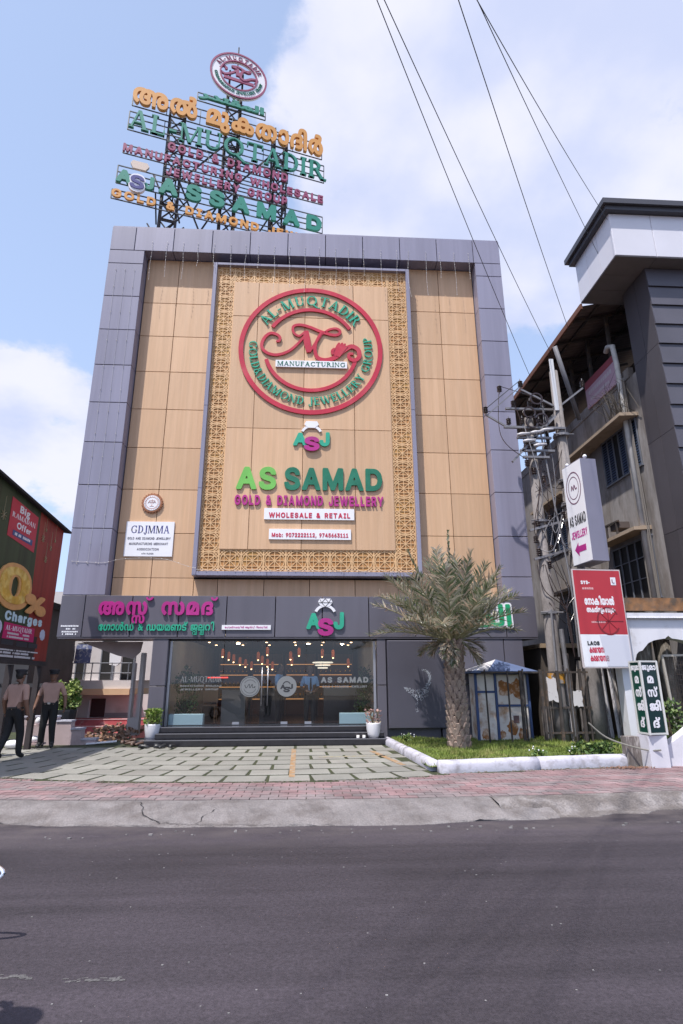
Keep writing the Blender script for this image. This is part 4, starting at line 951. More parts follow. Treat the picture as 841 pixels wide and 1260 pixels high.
def frond(az, el, ln, droop, mi, twist=0.0, fold=1.0):
    base = Vector((PX, PY, PZ+2.36)); d0 = Vector((math.cos(az)*math.cos(el), math.sin(az)*math.cos(el), math.sin(el)))
    n = 18; p = base+Vector((math.cos(az),math.sin(az),0))*.16; d = d0.copy(); spine = [p.copy()]
    for i in range(n):
        d = (d+Vector((0,0,-droop/n*(.4+1.6*i/n)))).normalized(); p = p+d*ln/n; spine.append(p.copy())
    b = MB(); b.tube(spine, [.026*(1-.85*i/n)+.004 for i in range(n+1)], 5, mi=1)
    vs = []; fs = []; ms = []
    nl = 44
    for k in range(nl):
        t = .12+.88*(k/nl)**.92; f = t*n; i = min(int(f), n-1); q = spine[i].lerp(spine[i+1], f-i); dd = (spine[i+1]-spine[i]).normalized()
        side = dd.cross(Vector((0,0,1))); side = side.normalized() if side.length > .05 else Vector((math.sin(az),-math.cos(az),0)); upv = side.cross(dd)
        ll = (.17+.40*math.sin(math.pi*min(1,.18+t*.80)))*rp.uniform(.8,1.12)*fold
        if t < .25: ll *= .55
        for s in (-1, 1):
            v = rp.uniform(.05,.75)*(1 if k % 2 else .5); dirl = (side*s*.62*fold+dd*.72+upv*v*.75+Vector((rp.gauss(0,.15),rp.gauss(0,.15),rp.gauss(0,.13)))).normalized()
            wv = dirl.cross(upv).normalized()*rp.uniform(.013,.021)
            m1 = q+dirl*ll*.5; e = q+dirl*ll+Vector((0,0,-.10*ll*rp.uniform(.2,1.8)))
            a = len(vs); vs += [q-wv*.5, q+wv*.5, m1+wv, m1-wv, e]; fs += [(a,a+1,a+2,a+3),(a+3,a+2,a+4)]
            q_ = rp.random(); mm = 2 if q_ < (.30 if mi == 3 else .18) else (3 if q_ < .42 else (4 if q_ < .62 else 0))
            ms += [mm, mm]
    o = len(b.v); b.v += [tuple(q) for q in vs]; b.f += [tuple(x+o for x in f) for f in fs]; b.m += ms
    return b.build('frond', [M_lf[mi], M_rach, M_lf[2], M_lf[3], M_lf[1]], palm, fix=False)
def ring_of(n, e0, e1, l0, l1, d0, d1, kinds, ph):
    for k in range(n):
        az = k*2*math.pi/n+ph+rp.gauss(0,.14); lift = 10*max(0, math.cos(az))       # the street side has been trimmed higher
        frond(az, R(rp.uniform(e0, e1)+lift), rp.uniform(l0, l1), rp.uniform(d0, d1), rp.choice(kinds))
ring_of(10, 12, 26, 1.5, 1.9, .35, .6, (0,3,3,0), 0)
ring_of(14, 30, 46, 1.6, 2.05, .3, .5, (0,0,3,1), .2)
ring_of(13, 50, 66, 1.75, 2.2, .22, .42, (0,1,0,3), .1)
ring_of(7, 68, 82, 1.8, 2.2, .12, .3, (1,0), .3)
for k in range(9): frond(k*2*math.pi/9+rp.gauss(0,.3), R(rp.uniform(-45,5)), rp.uniform(.45,.9), rp.uniform(.6,1.0), 2, fold=.6)
frond(1.2, R(88), 2.75, .06, 1, fold=.35); frond(3.5, R(66), 2.3, .15, 1, fold=.45)

# ================================================================== pots and small things by the steps
M_pot = mat('white_pot', (.74,.73,.77), .35, var=.05, vscale=5)
def pot_plant(name, label, x, y, z, r, h, leafcol, leaf2, n, hh, seed, flowers=False):
    rq = random.Random(seed); t = thing(name, label, 'potted plant', (x,y,z))
    b = MB(); b.lathe([(r*.62,0),(r*.80,h*.25),(r*.95,h*.6),(r,h*.93),(r,h),(r*.9,h),(r*.86,h*.9),(r*.01,h*.9)], (x,y,z), 20); b.build('pot', M_pot, t, smooth=True)
    b = MB()
    for i in range(n):
        a = rq.uniform(0,6.28); rad = r*1.15*rq.random()**.6; zz = z+h*.92+hh*rq.random()**.8; s = rq.uniform(.03,.055)
        c = Vector((x+rad*math.cos(a), y+rad*math.sin(a), zz)); d = Vector((math.cos(a)+rq.gauss(0,.5), math.sin(a)+rq.gauss(0,.5), rq.uniform(.1,1.1))).normalized(); w = d.cross(Vector((rq.gauss(0,1),rq.gauss(0,1),rq.gauss(0,1)))).normalized()*s*.55
        b.add([c-d*s, c-w, c+d*s, c+w], [(0,1,2,3)], 0 if rq.random() < .6 else 1)
    b.build('leaves', [leafcol, leaf2], t, fix=False)
    b = MB()
    for i in range(7):
        a = rq.uniform(0,6.28); b.tube([(x,y,z+h*.85),(x+.5*r*math.cos(a),y+.5*r*math.sin(a),z+h+hh*.4),(x+r*.9*math.cos(a),y+r*.9*math.sin(a),z+h+hh*.85)], [.008,.006,.003], 5)
    b.build('stems', mat('green_stem', (.12,.11,.05), .8), t)
M_l1 = mat('leaf_bright', (.12,.20,.03), .6, var=.3, vscale=8); M_l2 = mat('leaf_yellow', (.30,.36,.09), .6, var=.2, vscale=8); M_l3 = mat('leaf_dusty', (.40,.24,.22), .7, var=.2, vscale=8); M_l4 = mat('leaf_sand', (.40,.34,.24), .7, var=.2, vscale=8)
pot_plant('potted_plant', 'white pot with bright green bushy plant left of the entrance steps', -3.93, -.30, .20, .20, .40, M_l1, M_l2, 420, .40, 2)
pot_plant('potted_plant', 'white pot with sparse dry pinkish plant right of the entrance steps', 1.66, -.84, .262, .185, .36, M_l3, M_l4, 110, .34, 5)
def shoe(name, label, x, y, z, ang, m, group):
    b = MB(); b.x = Matrix.Translation((x,y,z)) @ Matrix.Rotation(ang, 4, 'Z')
    prof = [(-.13,.035,.0),(-.10,.045,.075),(-.03,.04,.07),(.04,.045,.055),(.10,.045,.04),(.14,.02,.025)]; vs = []
    for px, w, h in prof: vs += [(px,-w,0),(px,w,0),(px,w*.7,max(h,.02)),(px,-w*.7,max(h,.02))]
    fs = [(i*4+j, i*4+(j+1) % 4, (i+1)*4+(j+1) % 4, (i+1)*4+j) for i in range(5) for j in range(4)]+[(3,2,1,0),(20,21,22,23)]
    b.add(vs, fs); o = b.build(name, m, smooth=True); tag(o, label, 'shoe', group)
M_sh1 = mat('brown_leather', (.09,.05,.035), .5); M_sh2 = mat('black_leather', (.025,.025,.028), .4); M_sh3 = mat('pale_shoe', (.6,.58,.58), .6)
rq = random.Random(8)
for i in range(7): shoe('shoe', 'brown shoe in the jumble left of the white pot', -4.35+rq.uniform(-.28,.22), -.42+rq.uniform(-.3,.3), .136 if i < 5 else .19, rq.uniform(0,6.28), M_sh1, 'brown shoes by the column')
for i in range(6): shoe('sandal', 'black sandal on the paving below the left end of the steps', -3.55+rq.uniform(-.38,.4), -1.25+rq.uniform(-.12,.12), .138, rq.uniform(0,6.28), M_sh2, 'black sandals by the steps')
for x, s in ((1.28,'left'),(1.43,'right')): shoe('shoe', f'{s} one of the pale pair of shoes beside the right pot', x, -.80, .264, 1.4, M_sh3, 'pale shoes')

# ================================================================== right side: kiosk, fence, poles
M_blu = mat('blue_paint', (.05,.085,.21), .5, var=.15, vscale=3); M_cream = mat('rusty_cream', (.74,.68,.63), .7, var=.12, vscale=2, col2=(.42,.22,.10), mix=(.50,.68), mscale=2.2); M_rust = mat('rust', (.36,.15,.05), .9, var=.3, vscale=6, col2=(.52,.38,.28), mix=(.5,.62), mscale=6)
kx0, kx1, ky0, ky1 = 4.32, 5.78, -.75, -.12
ki = thing('metal_kiosk', 'small rusty cream metal kiosk with blue hipped roof behind the palm', 'kiosk', (5.0,-.45,.2))
boxobj('cabinet', M_cream, ki, kx0+.05, kx1-.05, ky0+.04, ky1, .16, 1.80)
for x in (kx0+.02, 4.86, kx1-.06): boxobj('post', M_blu, ki, x, x+.06, ky0-.01, ky0+.05, .14, 1.83)
for x0, x1, z in ((4.925,kx1-.065,.98),(kx0+.085,4.855,1.32),(4.925,kx1-.065,1.78)): boxobj('rail', M_blu, ki, x0, x1, ky0+.0, ky0+.045, z, z+.05)
for x0, x1, z0, z1 in ((4.93,5.70,1.04,1.77),(4.93,5.70,.18,.97),(kx0+.09,4.85,.18,1.31),(kx0+.09,4.85,1.38,1.77)): boxobj('door_panel', M_cream, ki, x0, x1, ky0+.015, ky0+.039, z0, z1)
for x, z, s in ((5.14,1.42,.20),(5.46,1.42,.22),(5.26,.45,.15),(5.52,.32,.13),(4.98,.30,.09),(4.55,.30,.10)):
    b = MB(); b.prism([(x+s*(.7+.5*rq.random())*math.cos(i*.3927), z+s*1.15*(.7+.5*rq.random())*math.sin(i*.3927)) for i in range(16)], frame((0,ky0+.015,0)), 0, .002+.001*random.random()); b.build('rust_stain', M_rust, ki)
boxobj('vent_grille', mat('grille_dark', (.16,.10,.10), .7), ki, 5.30, 5.44, ky0+.0, ky0+.014, .58, .76)
b = MB(); e0, e1, f0, f1, z0, zr = kx0-.12, kx1+.16, ky0-.28, ky1+.2, 1.86, 2.17; px, py = 5.05, -.45
b.add([(e0,f0,z0),(e1,f0,z0),(e1,f1,z0),(e0,f1,z0),(px,py,zr),(e0,f0,z0-.045),(e1,f0,z0-.045),(e1,f1,z0-.045),(e0,f1,z0-.045)], [(0,1,4),(1,2,4),(2,3,4),(5,6,1,0),(6,7,2,1),(7,8,3,2),(8,5,0,3),(8,7,6,5)], 0); b.build('roof', mat('roof_blue', (.085,.12,.23), .6, var=.15, vscale=3), ki)
b = MB(); b.add([(e0-.01,f0+.02,z0+.006),(e0-.01,f1-.02,z0+.006),(px-.01,py,zr+.006),(e0+.42,f0-.004,z0+.012)], [(1,0,2),(0,3,2)]); b.build('grey_white_roof_face', mat('roof_grey_white', (.55,.53,.55), .7, var=.15, vscale=4), ki)  # left hip face and a front sliver laid over in grey-white
# iron fence
M_iron = mat('rusty_iron', (.055,.045,.042), .8, var=.4, vscale=4, col2=(.13,.08,.05), mix=(.52,.68), mscale=5)
fe = thing('iron_fence', 'dark rusty iron picket fence running behind the lawn', 'fence', (6,-1.35,.2))
FY = -1.35
for z, xa in ((1.80,4.35),(.95,5.84),(.36,5.84)): boxobj('rail', M_iron, fe, xa, 7.1, FY-.02, FY+.02, z, z+.045)
rq = random.Random(12)
for i, x in enumerate([4.45,5.0,5.32,5.40,5.86,5.98,6.28,6.55,6.62,6.86,7.02]):
    w = .034 if i not in (2,4,6,9) else .065; b = MB(); b.bar((x,FY-.03,.12),(x+rq.gauss(0,.015),FY-.03,1.88+rq.uniform(-.03,.04)), w, w); b.build('picket', M_iron, fe)
# weathered timbers and slab leaning behind it
M_tim = mat('weathered_timber', (.17,.145,.135), .95, var=.4, vscale=3, stretch=(6,6,.8), fine=.2, fscale=12, col2=(.34,.32,.31), mix=(.52,.66), mscale=3); M_pale = mat('peeling_white', (.50,.48,.50), .9, var=.3, vscale=4, stretch=(4,4,1), col2=(.12,.10,.10), mix=(.55,.64), mscale=5)
specs = [(6.20,.09,1.7,M_tim,'thin dark weathered stake between the kiosk and the left pole'),(6.42,.08,1.45,M_tim,'short dark stake in front of the left pole'),(6.68,.09,2.0,M_pale,'slim stake with traces of white paint left of the slab'),(7.60,.07,1.8,M_tim,'thin dark stake beside the grey plank'),(8.0,.08,2.2,M_tim,'thin dark stake against the black gate'),(6.02,.16,1.0,M_tim,'short weathered stump post beside the rusty kiosk'),(6.56,.12,1.85,M_tim,'dark weathered timber post just left of the stone slab'),(6.80,.10,2.3,M_tim,'tall weathered timber post touching the stone slab'),(7.52,.13,2.15,M_tim,'weathered grey plank leaning right of the stone slab'),(7.70,.12,2.05,M_pale,'narrow plank with peeling white paint under the red poster'),(7.90,.15,2.1,M_pale,'broad plank with peeling white paint under the red poster')]
for x, w, h, m, lb in specs:
    b = MB(); b.bar((x,-1.05,.1),(x-.05+rq.gauss(0,.02),-1.0,h), w, .06); tag(b.build('fence_plank', m), lb, 'plank', 'old planks behind the fence')
b = MB(); pts = [(6.93,.12),(7.42,.12),(7.44,1.5),(7.36,2.05),(7.0,2.12),(6.90,1.4)]; b.prism(pts, frame((0,-1.1,0)), -.08, 0); tag(b.build('stone_slab', mat('slab_grey', (.26,.235,.225), .95, var=.3, vscale=3, col2=(.16,.14,.14), mix=(.5,.6), mscale=2.5)), 'upright weathered grey stone slab between the leaning planks', 'stone slab')
boxobj('gate_leaf', mat('gate_black', (.03,.03,.034), .6), tag_t := thing('black_gate', 'plain black metal gate leaf right of the peeling planks', 'gate', (8.3,-1.2,.1)), 8.02, 8.62, -1.25, -1.18, .15, 2.25)
for x in (8.02,8.30,8.585): boxobj('gate_stile', M_iron, tag_t, x, x+.035, -1.29, -1.251, .12, 2.28)
ou = thing('low_outbuilding', 'low dark brown outbuilding with tan eave behind the iron fence', 'building', (7.6,.6,.1))
boxobj('wall', mat('outbuilding_brown', (.085,.068,.055), .95, var=.35, vscale=2, col2=(.05,.04,.035), mix=(.45,.65), mscale=2), ou, 6.55, 9.6, .15, 1.6, .1, 2.5)
boxobj('eave', M_shade0 := mat('outbuilding_tan', (.30,.22,.14), .9, var=.2, vscale=2), ou, 6.5, 9.7, -.05, 1.7, 2.502, 2.62)
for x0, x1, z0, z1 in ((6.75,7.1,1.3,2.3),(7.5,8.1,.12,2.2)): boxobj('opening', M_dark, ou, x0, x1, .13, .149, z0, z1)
def torn_paper(lb, x0, x1, z0, z1, y):
    b = MB(); n = 16; pts = []
    for i in range(n):
        a = 2*math.pi*i/n; cx, cz = (x0+x1)/2, (z0+z1)/2; k = 1/max(abs(math.cos(a)), abs(math.sin(a))); j = rq.uniform(.78,1.02); pts.append((cx+(x1-x0)/2*math.cos(a)*k*j, cz+(z1-z0)/2*math.sin(a)*k*j))
    b.prism(pts, frame((0,y,0)), 0, .004); tag(b.build('torn_poster', mat('torn_paper', (.58,.55,.56), .9, col2=(.12,.10,.10), mix=(.56,.62), mscale=5)), lb, 'poster')
torn_paper('torn white paper hanging on the fence beside the blue kiosk post', 5.98, 6.24, 1.10, 1.72, -1.42); torn_paper('small torn white paper on the fence right of the left utility pole', 6.60, 6.86, .98, 1.40, -1.44)
# utility poles
M_pole = mat('pole_concrete', (.20,.18,.175), .95, var=.2, vscale=2, stretch=(1,1,.5), fine=.15, fscale=30, col2=(.13,.115,.11), mix=(.48,.68), mscale=3)
M_galv = mat('galvanised', (.20,.195,.21), .6, metal=.3, var=.2, vscale=4); M_porc = mat('brown_porcelain', (.035,.02,.018), .2); M_clay = mat('orange_ring', (.55,.26,.03), .8, col2=(.3,.27,.26), mix=(.5,.6), mscale=7)
p1 = thing('utility_pole', 'left concrete utility pole carrying the tangle of switchgear beside the grey facade', 'utility pole', (6.36,-1.15,.1), 'utility poles')
def pole(t, x, y, h, r0, r1):
    b = MB(); b.lathe([(r0,0),(r0*.96,h*.1),(r1,h)], (x,y,.1), 14); b.build('shaft', M_pole, t, smooth=True)
pole(p1, 6.36, -1.15, 8.9, .19, .12)
p2 = thing('utility_pole', 'right concrete utility pole behind the red poster and light box', 'utility pole', (7.28,-1.15,.1), 'utility poles')
pole(p2, 7.28, -1.15, 10.45, .23, .12)
b = MB(); b.tube([(6.36,-1.15,1.55),(6.36,-1.15,1.82)], .205, 14); b.build('painted_ring', M_clay, p1)
for t, x, zz in ((p1,6.36,(3.3,5.8,8.1)),(p2,7.28,(3.0,6.3,7.0,8.4))):
    for z in zz: b = MB(); b.tube([(x,-1.15,z),(x,-1.15,z+.07)], .215 if x < 7 else .235, 12); b.tube([(x-.3,-1.32,z+.03),(x+.3,-1.32,z+.03)], .02, 6); b.build('clamp_band', M_galv, t)
boxobj('finial_plate', mat('white_plate', (.6,.6,.62), .6), p2, 7.13, 7.25, -1.3, -1.26, 9.2, 10.9)
def insul(b1, b2, p, h=.22):
    for k in range(4): b1.lathe([(.035,0),(.075,.02),(.035,.05)], (p[0],p[1],p[2]+.05*k), 10)
    b2.tube([(p[0],p[1],p[2]-.06),(p[0],p[1],p[2]+h+.05)], .012, 6)
gear_par = p1; ba, bi, bh = MB(), MB(), MB(); arms = []
for (a, c) in (((5.55,-1.30,8.62),(7.35,-1.30,8.62)), ((5.75,-1.02,9.35),(7.5,-1.02,9.35)), ((5.95,-1.3,7.9),(6.95,-1.3,7.9)), ((6.0,-1.28,5.55),(7.4,-1.28,5.95)), ((6.05,-1.28,4.75),(7.3,-1.28,5.1)), ((5.7,-1.3,7.55),(7.1,-1.3,9.0)), ((6.1,-1.0,8.0),(7.2,-1.0,9.2)), ((5.9,-1.3,8.3),(6.9,-1.3,8.3)), ((6.0,-1.35,7.68),(6.75,-1.35,7.68))):
    q = MB(); q.bar(a, c, .08, .06); q.build('cross_arm', M_galv, p1)
q = MB(); q.bar((5.05,-1.3,9.0),(5.6,-1.3,8.65), .05, .05); q.bar((5.10,-1.3,9.0),(6.3,-1.2,10.1), .03, .03); q.build('arm_brace', M_galv, p1)
q = MB(); q.bar((6.2,-1.2,9.9),(7.2,-1.2,9.35), .05, .05); q.bar((7.28,-1.2,9.35),(8.1,-1.2,10.0), .05, .05); q.build('arm_brace', M_galv, p2)
rq = random.Random(44)
tops = [(5.05,-1.3,9.05),(6.2,-1.2,9.98),(8.1,-1.2,10.05),(5.7,-1.3,8.70),(6.1,-1.3,8.72),(6.6,-1.3,8.70),(6.9,-1.02,9.45),(6.0,-1.02,9.42),(6.5,-1.02,9.44),(6.2,-1.3,7.95),(6.7,-1.3,7.96),(6.25,-1.28,5.68),(6.6,-1.28,5.78),(7.0,-1.28,5.9),(6.2,-1.28,4.85),(6.55,-1.28,4.95),(6.15,-1.28,5.2),(6.45,-1.28,4.5),(6.3,-1.28,7.2),(6.55,-1.28,6.95),(6.1,-1.35,7.4),(5.62,-1.02,9.9)]
for p in tops:
    b1, b2 = MB(), MB(); insul(b1, b2, p); o = b1.build('insulator', M_porc, p1, smooth=True); b2.build('pin', M_galv, o)
for i in range(12):   # jumpers
    a = Vector(rq.choice(tops[3:])); c = Vector(rq.choice(tops[3:])); mid = (a+c)/2+Vector((rq.gauss(0,.15), rq.uniform(-.35,.0), rq.choice((-1,1))*rq.uniform(.2,.55)))
    b = MB(); b.tube(catmull([a+Vector((0,0,.2)), mid, c+Vector((0,0,.2))], 8), .011, 5); b.build('jumper_wire', M_galv if i % 2 else M_porc, p1)
for i in range(16):   # loose service drops between the two poles and the wall
    a = Vector((6.36+rq.gauss(0,.12),-1.32,rq.uniform(3.2,8.6))); c = Vector((rq.uniform(6.9,8.4),rq.uniform(-1.35,-.4),rq.uniform(3.0,8.9))); mid = (a+c)/2+Vector((0,-.05,-rq.uniform(.15,.7)))
    b = MB(); b.tube(catmull([a, mid, c], 8), .009, 4); b.build('loose_cable', M_porc, p1)
for (x, z) in ((6.35,8.75),(6.65,8.85),(6.3,9.05),(6.55,9.5)):
    b = MB(); ring(b, frame((x,-1.38,z)), 0, 0, .15, .19, 0, .04, n=20); b.build('switch_loop', M_porc, p1)
for x, z in ((6.05,8.35),(6.45,8.42),(6.75,8.5),(6.2,8.15),(6.5,8.02)):
    b = MB(); b.tube([(x-.17,-1.4,z),(x-.05,-1.4,z+.02),(x+.2,-1.4,z+.05)], [.03,.05,.03], 8); b.build('fuse_tube', mat('pale_ceramic', (.55,.53,.54), .4), p1, smooth=True)
b = MB(); b.tube(catmull([(6.6,-1.3,8.6),(6.75,-1.32,6.5),(6.95,-1.32,4.2),(6.95,-1.32,2.2)], 6), .025, 6); b.build('riser_cable', M_galv, p1)
for k in range(5):
    b = MB(); x = 6.1+.22*k; b.tube(catmull([(x,-1.3,4.6),(x+.12,-1.34,3.9),(6.75,-1.34,3.35),(6.82,-1.34,2.2)], 6), .012, 5); b.build('service_cable', M_porc, p1)
b = MB(); b.tube([(6.30,-1.34,1.55),(6.33,-1.34,3.4)], .03, 8); b.tube([(6.62,-1.32,.3),(6.55,-1.32,2.9)], .06, 8); b.build('conduit', M_galv, p1)
# overhead wires, strung across the street
M_cab = mat('black_cable', (.012,.012,.014), .6)
def wire(name, label, a, c, sag, r, kinks=0, group='overhead wires crossing the sky'):
    a, c = Vector(a), Vector(c); n = 26; pts = []
    for i in range(n+1):
        t = i/n; q = a.lerp(c, t); q.z -= sag*4*t*(1-t); pts.append(q)
    b = MB(); b.tube(pts, r, 5); tag(b.build(name, M_cab, fix=False), label, 'wire', group)
def thru(p, q, s): p, q = Vector(p), Vector(q); return tuple(p+(q-p)*s)
wire('overhead_wire', 'leftmost overhead wire passing in front of the right grey pillar', (6.62,-1.0,10.45), thru((6.62,-1,10.55),(1.08,-10,11.50),2.2), .55, .0075)
wire('overhead_wire', 'second overhead wire from the left ending above the poles', (7.35,-1.0,11.30), thru((7.35,-1,11.3),(1.2,-10,11.52),2.2), .55, .0075)
wire('overhead_wire', 'lone overhead wire ending at the brown eave edge', (8.02,-1.0,12.15), thru((8.02,-1,12.2),(2.27,-10,11.62),2.2), .5, .008)
wire('overhead_wire', 'left one of the pair of wires reaching the white parapet box', (8.62,-2.2,14.0), thru((8.62,-2.2,14.0),(2.59,-10,11.65),2.3), .45, .007)
wire('overhead_wire', 'right one of the pair of wires reaching the white parapet box', (8.90,-2.5,15.0), thru((8.90,-2.5,15.0),(2.67,-10,11.66),2.3), .6, .007)
wire('span_wire', 'thin slack wire from the switchgear arm to the eave', (5.07,-1.3,9.2), (6.2,-1.2,10.2), .0, .012, group='switchgear wires')
# strut from pole to eave
b = MB(); b.tube([(8.55,.1,9.6),(7.55,-.9,11.6)], .07, 8); tag(b.build('pipe_strut', M_galv, smooth=True), 'slanting grey steel pipe above the right pole under the eave', 'pipe')
# light box sign on the right pole
lb = thing('light_box_sign', 'tall white and grey light box sign with an emblem and a magenta arrow', 'sign', (7.2,-2.1,4.45))
M_lbs = mat('lightbox_grey', (.21,.20,.26), .4, var=.05, vscale=2)
ang = R(7); Lf = Matrix.Translation((6.98,-1.55,0)) @ Matrix.Rotation(ang, 4, 'Z')
b = MB(); b.x = Lf; b.box(.01,.46,-.86,0,4.50,7.25); b.build('box', M_lbs, lb)
b = MB(); b.x = Lf; b.box(0,.008,-.85,-.01,4.52,7.23); b.build('face', M_whac, lb)
ux, uy = Lf.to_3x3() @ Vector((0,-1,0)), Lf.to_3x3() @ Vector((-1,0,0))
LF = (Lf @ Vector((0,0,0)), ux, Vector((0,0,1)), uy)
b = MB(); ring(b, LF, .43, 6.55, .31, .335, 0, .004, n=40, ez=1.35); ring(b, LF, .43, 6.55, .22, .235, 0, .004, n=36, ez=1.35); b.build('emblem', mat('plum_print', (.16,.07,.12), .6), lb)
b = MB()
for P in ([(.33,6.5),(.36,6.62),(.42,6.5),(.47,6.62),(.52,6.5),(.58,6.52)],): ribbon(b, LF, P, lambda t: .03, 0, .006)
b.build('emblem_swash', MATS['plum_print'], lb)
letters(lb, 'AS SAMAD', LF, .07, .80, 5.55, .36, .005, mat('black_print', (.03,.03,.035), .6), bold=.03, gap=.08)
letters(lb, 'JEWELLERY', LF, .09, .79, 5.20, .25, .005, M_mag, bold=.03, gap=.08)
b = MB(); b.prism([(.16,4.9),(.34,4.72),(.34,4.82),(.66,4.82),(.66,4.98),(.34,4.98),(.34,5.08)], LF, 0, .005); b.build('arrow', M_mag, lb)
b = MB(); b.x = Lf; b.ball((.1,-.12,7.33), .05); b.ball((.2,-.8,7.33), .055); b.tube([(.1,-.12,7.25),(.1,-.12,7.33)], .012, 6); b.tube([(.2,-.8,7.25),(.2,-.8,7.33)], .012, 6); b.build('lamp', M_whac, lb, smooth=True)
b = MB(); b.bar((7.28,-1.3,5.2),(7.25,-1.6,5.2),.05); b.bar((7.28,-1.3,6.7),(7.25,-1.6,6.7),.05); b.build('bracket', M_galv, lb)
# red poster board
po = thing('red_poster', 'red and white advertising poster board tied under the light box', 'poster', (7.3,-1.8,1.9))
PF = (Vector((6.52,-2.42,.05)), Vector((math.cos(R(4)),math.sin(R(4)),0))*.968, Vector((0,0,1))*.968, Vector((math.sin(R(4)),-math.cos(R(4)),0)))
M_pr = mat('poster_red', (.44,.03,.042), .45, var=.06, vscale=2); M_prd = mat('poster_dark_red', (.20,.012,.02), .5); M_pgr = mat('poster_grey', (.60,.60,.68), .5)
b = MB(); b.prism([(0,2.72),(1.27,2.72),(1.27,4.33),(0,4.33)], PF, -.03, 0); b.build('red_field', M_pr, po)
b = MB(); b.prism([(.02,1.94),(1.27,1.94),(1.27,2.717),(0,2.717)], PF, -.03, 0); b.build('white_field', M_whac, po)
b = MB(); b.prism([(.62,1.95),(1.26,1.95),(1.26,2.70),(.5,2.70)], PF, 0, .003); b.build('grey_patch', M_pgr, po)
b = MB(); b.bar(at(PF,-.012,1.93,-.02),at(PF,-.012,4.35,-.02),.03); b.bar(at(PF,1.28,1.93,-.02),at(PF,1.28,4.35,-.02),.03); b.bar(at(PF,-.02,4.35,-.02),at(PF,1.29,4.35,-.02),.03); b.bar(at(PF,-.02,1.925,-.02),at(PF,1.29,1.925,-.02),.03); b.build('board_frame', mat('pale_frame', (.55,.48,.48), .6), po)
letters(po, 'SYS-', PF, .18, .42, 3.98, .11, .003, M_whac, bold=.05); b = MB(); rr = random.Random(2)
fake_lines(b, PF, .2, .52, 3.84, .06, 0, .003, rr); fake_lines(b, PF, .34, .75, 2.98+.02, .05, 0, .003, rr); b.build('small_print', mat('poster_faint', (.65,.35,.36), .5), po)
letters(po, ['േ','ന','ാ','ക','ി','യ','ാ','ൽ'], PF, .22, 1.02, 3.46, .16, .003, M_whac, font='mal', bold=.045, gap=.03); letters(po, ['അ','ക','ത്ത','ള','ം',' ','മ','ധ','ു','ര','ം'], PF, .25, 1.02, 3.27, .11, .003, M_whac, font='mal', bold=.035, gap=.03)
b = MB(); ring(b, PF, .80, 3.05, .27, .31, 0, .003, 30, 330, 36, ez=1.15)
for x0,z0,x1,z1 in ((.45,3.05,1.2,3.05),(.80,2.74,.80,3.4),(.6,2.85,1.0,3.25),(.6,3.25,1.0,2.85)): b.bar(at(PF,x0,z0,.002),at(PF,x1,z1,.002),.015,.003)
b.build('wheel_motif', M_prd, po)
b = MB(); b.prism([(1.0,3.96),(1.14,3.96),(1.14,4.16),(1.0,4.16)], PF, 0, .004); b.build('badge', M_whac, po); b = MB(); b.bar(at(PF,1.04,4.11,.006),at(PF,1.04,4.02,.006),.02,.003); b.bar(at(PF,1.04,4.02,.006),at(PF,1.10,4.02,.006),.02,.003); b.build('badge_mark', M_prd, po)
letters(po, 'LAOS', PF, .16, .48, 2.46, .12, .003, MATS['black_print'], bold=.06, gap=.02)
for z in (2.28, 2.08): letters(po, ['ക','ര','മ','റ','യ','സ','ല'][:6 if z > 2.2 else 7], PF, .19, .58 if z > 2.2 else .68, z, .13, .003, M_pinkr, font='mal', bold=.045, gap=.03)
for z in (4.1, 2.3):
    b = MB(); b.bar((7.28,-1.32,z),at(PF,.56,z,-.02),.03); b.build('tie', M_galv, po)

# ================================================================== mosque sign, arch gate and walls at the far right
ms = thing('mosque_sign', 'green and black two faced Malayalam sign standing on a white pillar', 'sign', (6.3,-5.2,.1))
M_awh = mat('arch_white', (.66,.65,.70), .7, var=.08, vscale=2, col2=(.5,.48,.5), mix=(.58,.74), mscale=2.5)
boxobj('pillar', M_awh, ms, 6.11, 6.46, -5.38, -5.02, .1, .66)
M_gfr = mat('sign_frame', (.62,.62,.60), .4); M_gg = mat('sign_green', (.004,.055,.036), .3); M_gk = mat('sign_black_green', (.005,.028,.028), .25)
a0 = Vector((6.13,-5.09,0)); a1 = Vector((6.13,-5.43,0)); a2 = Vector((6.49,-5.36,0)); a3 = a0+a2-a1
b = MB()
for q in (a0,a1,a2,a3): b.bar((q.x,q.y,.67),(q.x,q.y,1.96),.035)
for z in (.69,1.95):
    for q, w in ((a0,a1),(a1,a2),(a2,a3),(a3,a0)): b.bar((q.x,q.y,z),(w.x,w.y,z),.03)
b.build('frame', M_gfr, ms)
def face_frame(p, q):
    U = (q-p).normalized(); return (p, U, Vector((0,0,1)), U.cross(Vector((0,0,1))))
for p, q, m, txt in ((a0,a1,M_gg,1),(a1,a2,M_gk,1),(a2,a3,M_gk,0),(a3,a0,M_gk,0)):
    ff = face_frame(p, q); w = (q-p).length
    b = MB(); b.prism([(.02,.705),(w-.02,.705),(w-.02,1.935),(.02,1.935)], ff, -.02, 0); b.build('panel', m, ms)
    if txt:
        s = w/.347
        letters(ms, ['ജ','ു','മ','ാ'], ff, .035, w-.03, 1.80, .085, .004, M_whac, font='mal', bold=.035, gap=.05)
        for ch, z, x0, x1 in (('മ',1.57,.11,.24),('സ്',1.33,.08,.29),('ജി',1.09,.08,.31),('ദ്',.80,.10,.25)): letters(ms, [ch], ff, x0*s, x1*s, z, .125, .004, M_whac, font='mal', bold=.04)
boxobj('stub_wall', M_tim, thing('stub_wall', 'dark stained wall stub left of the white sign pillar', 'wall', (5.95,-5.0,.1)), 5.86, 6.10, -5.1, -4.9, .1, .62)
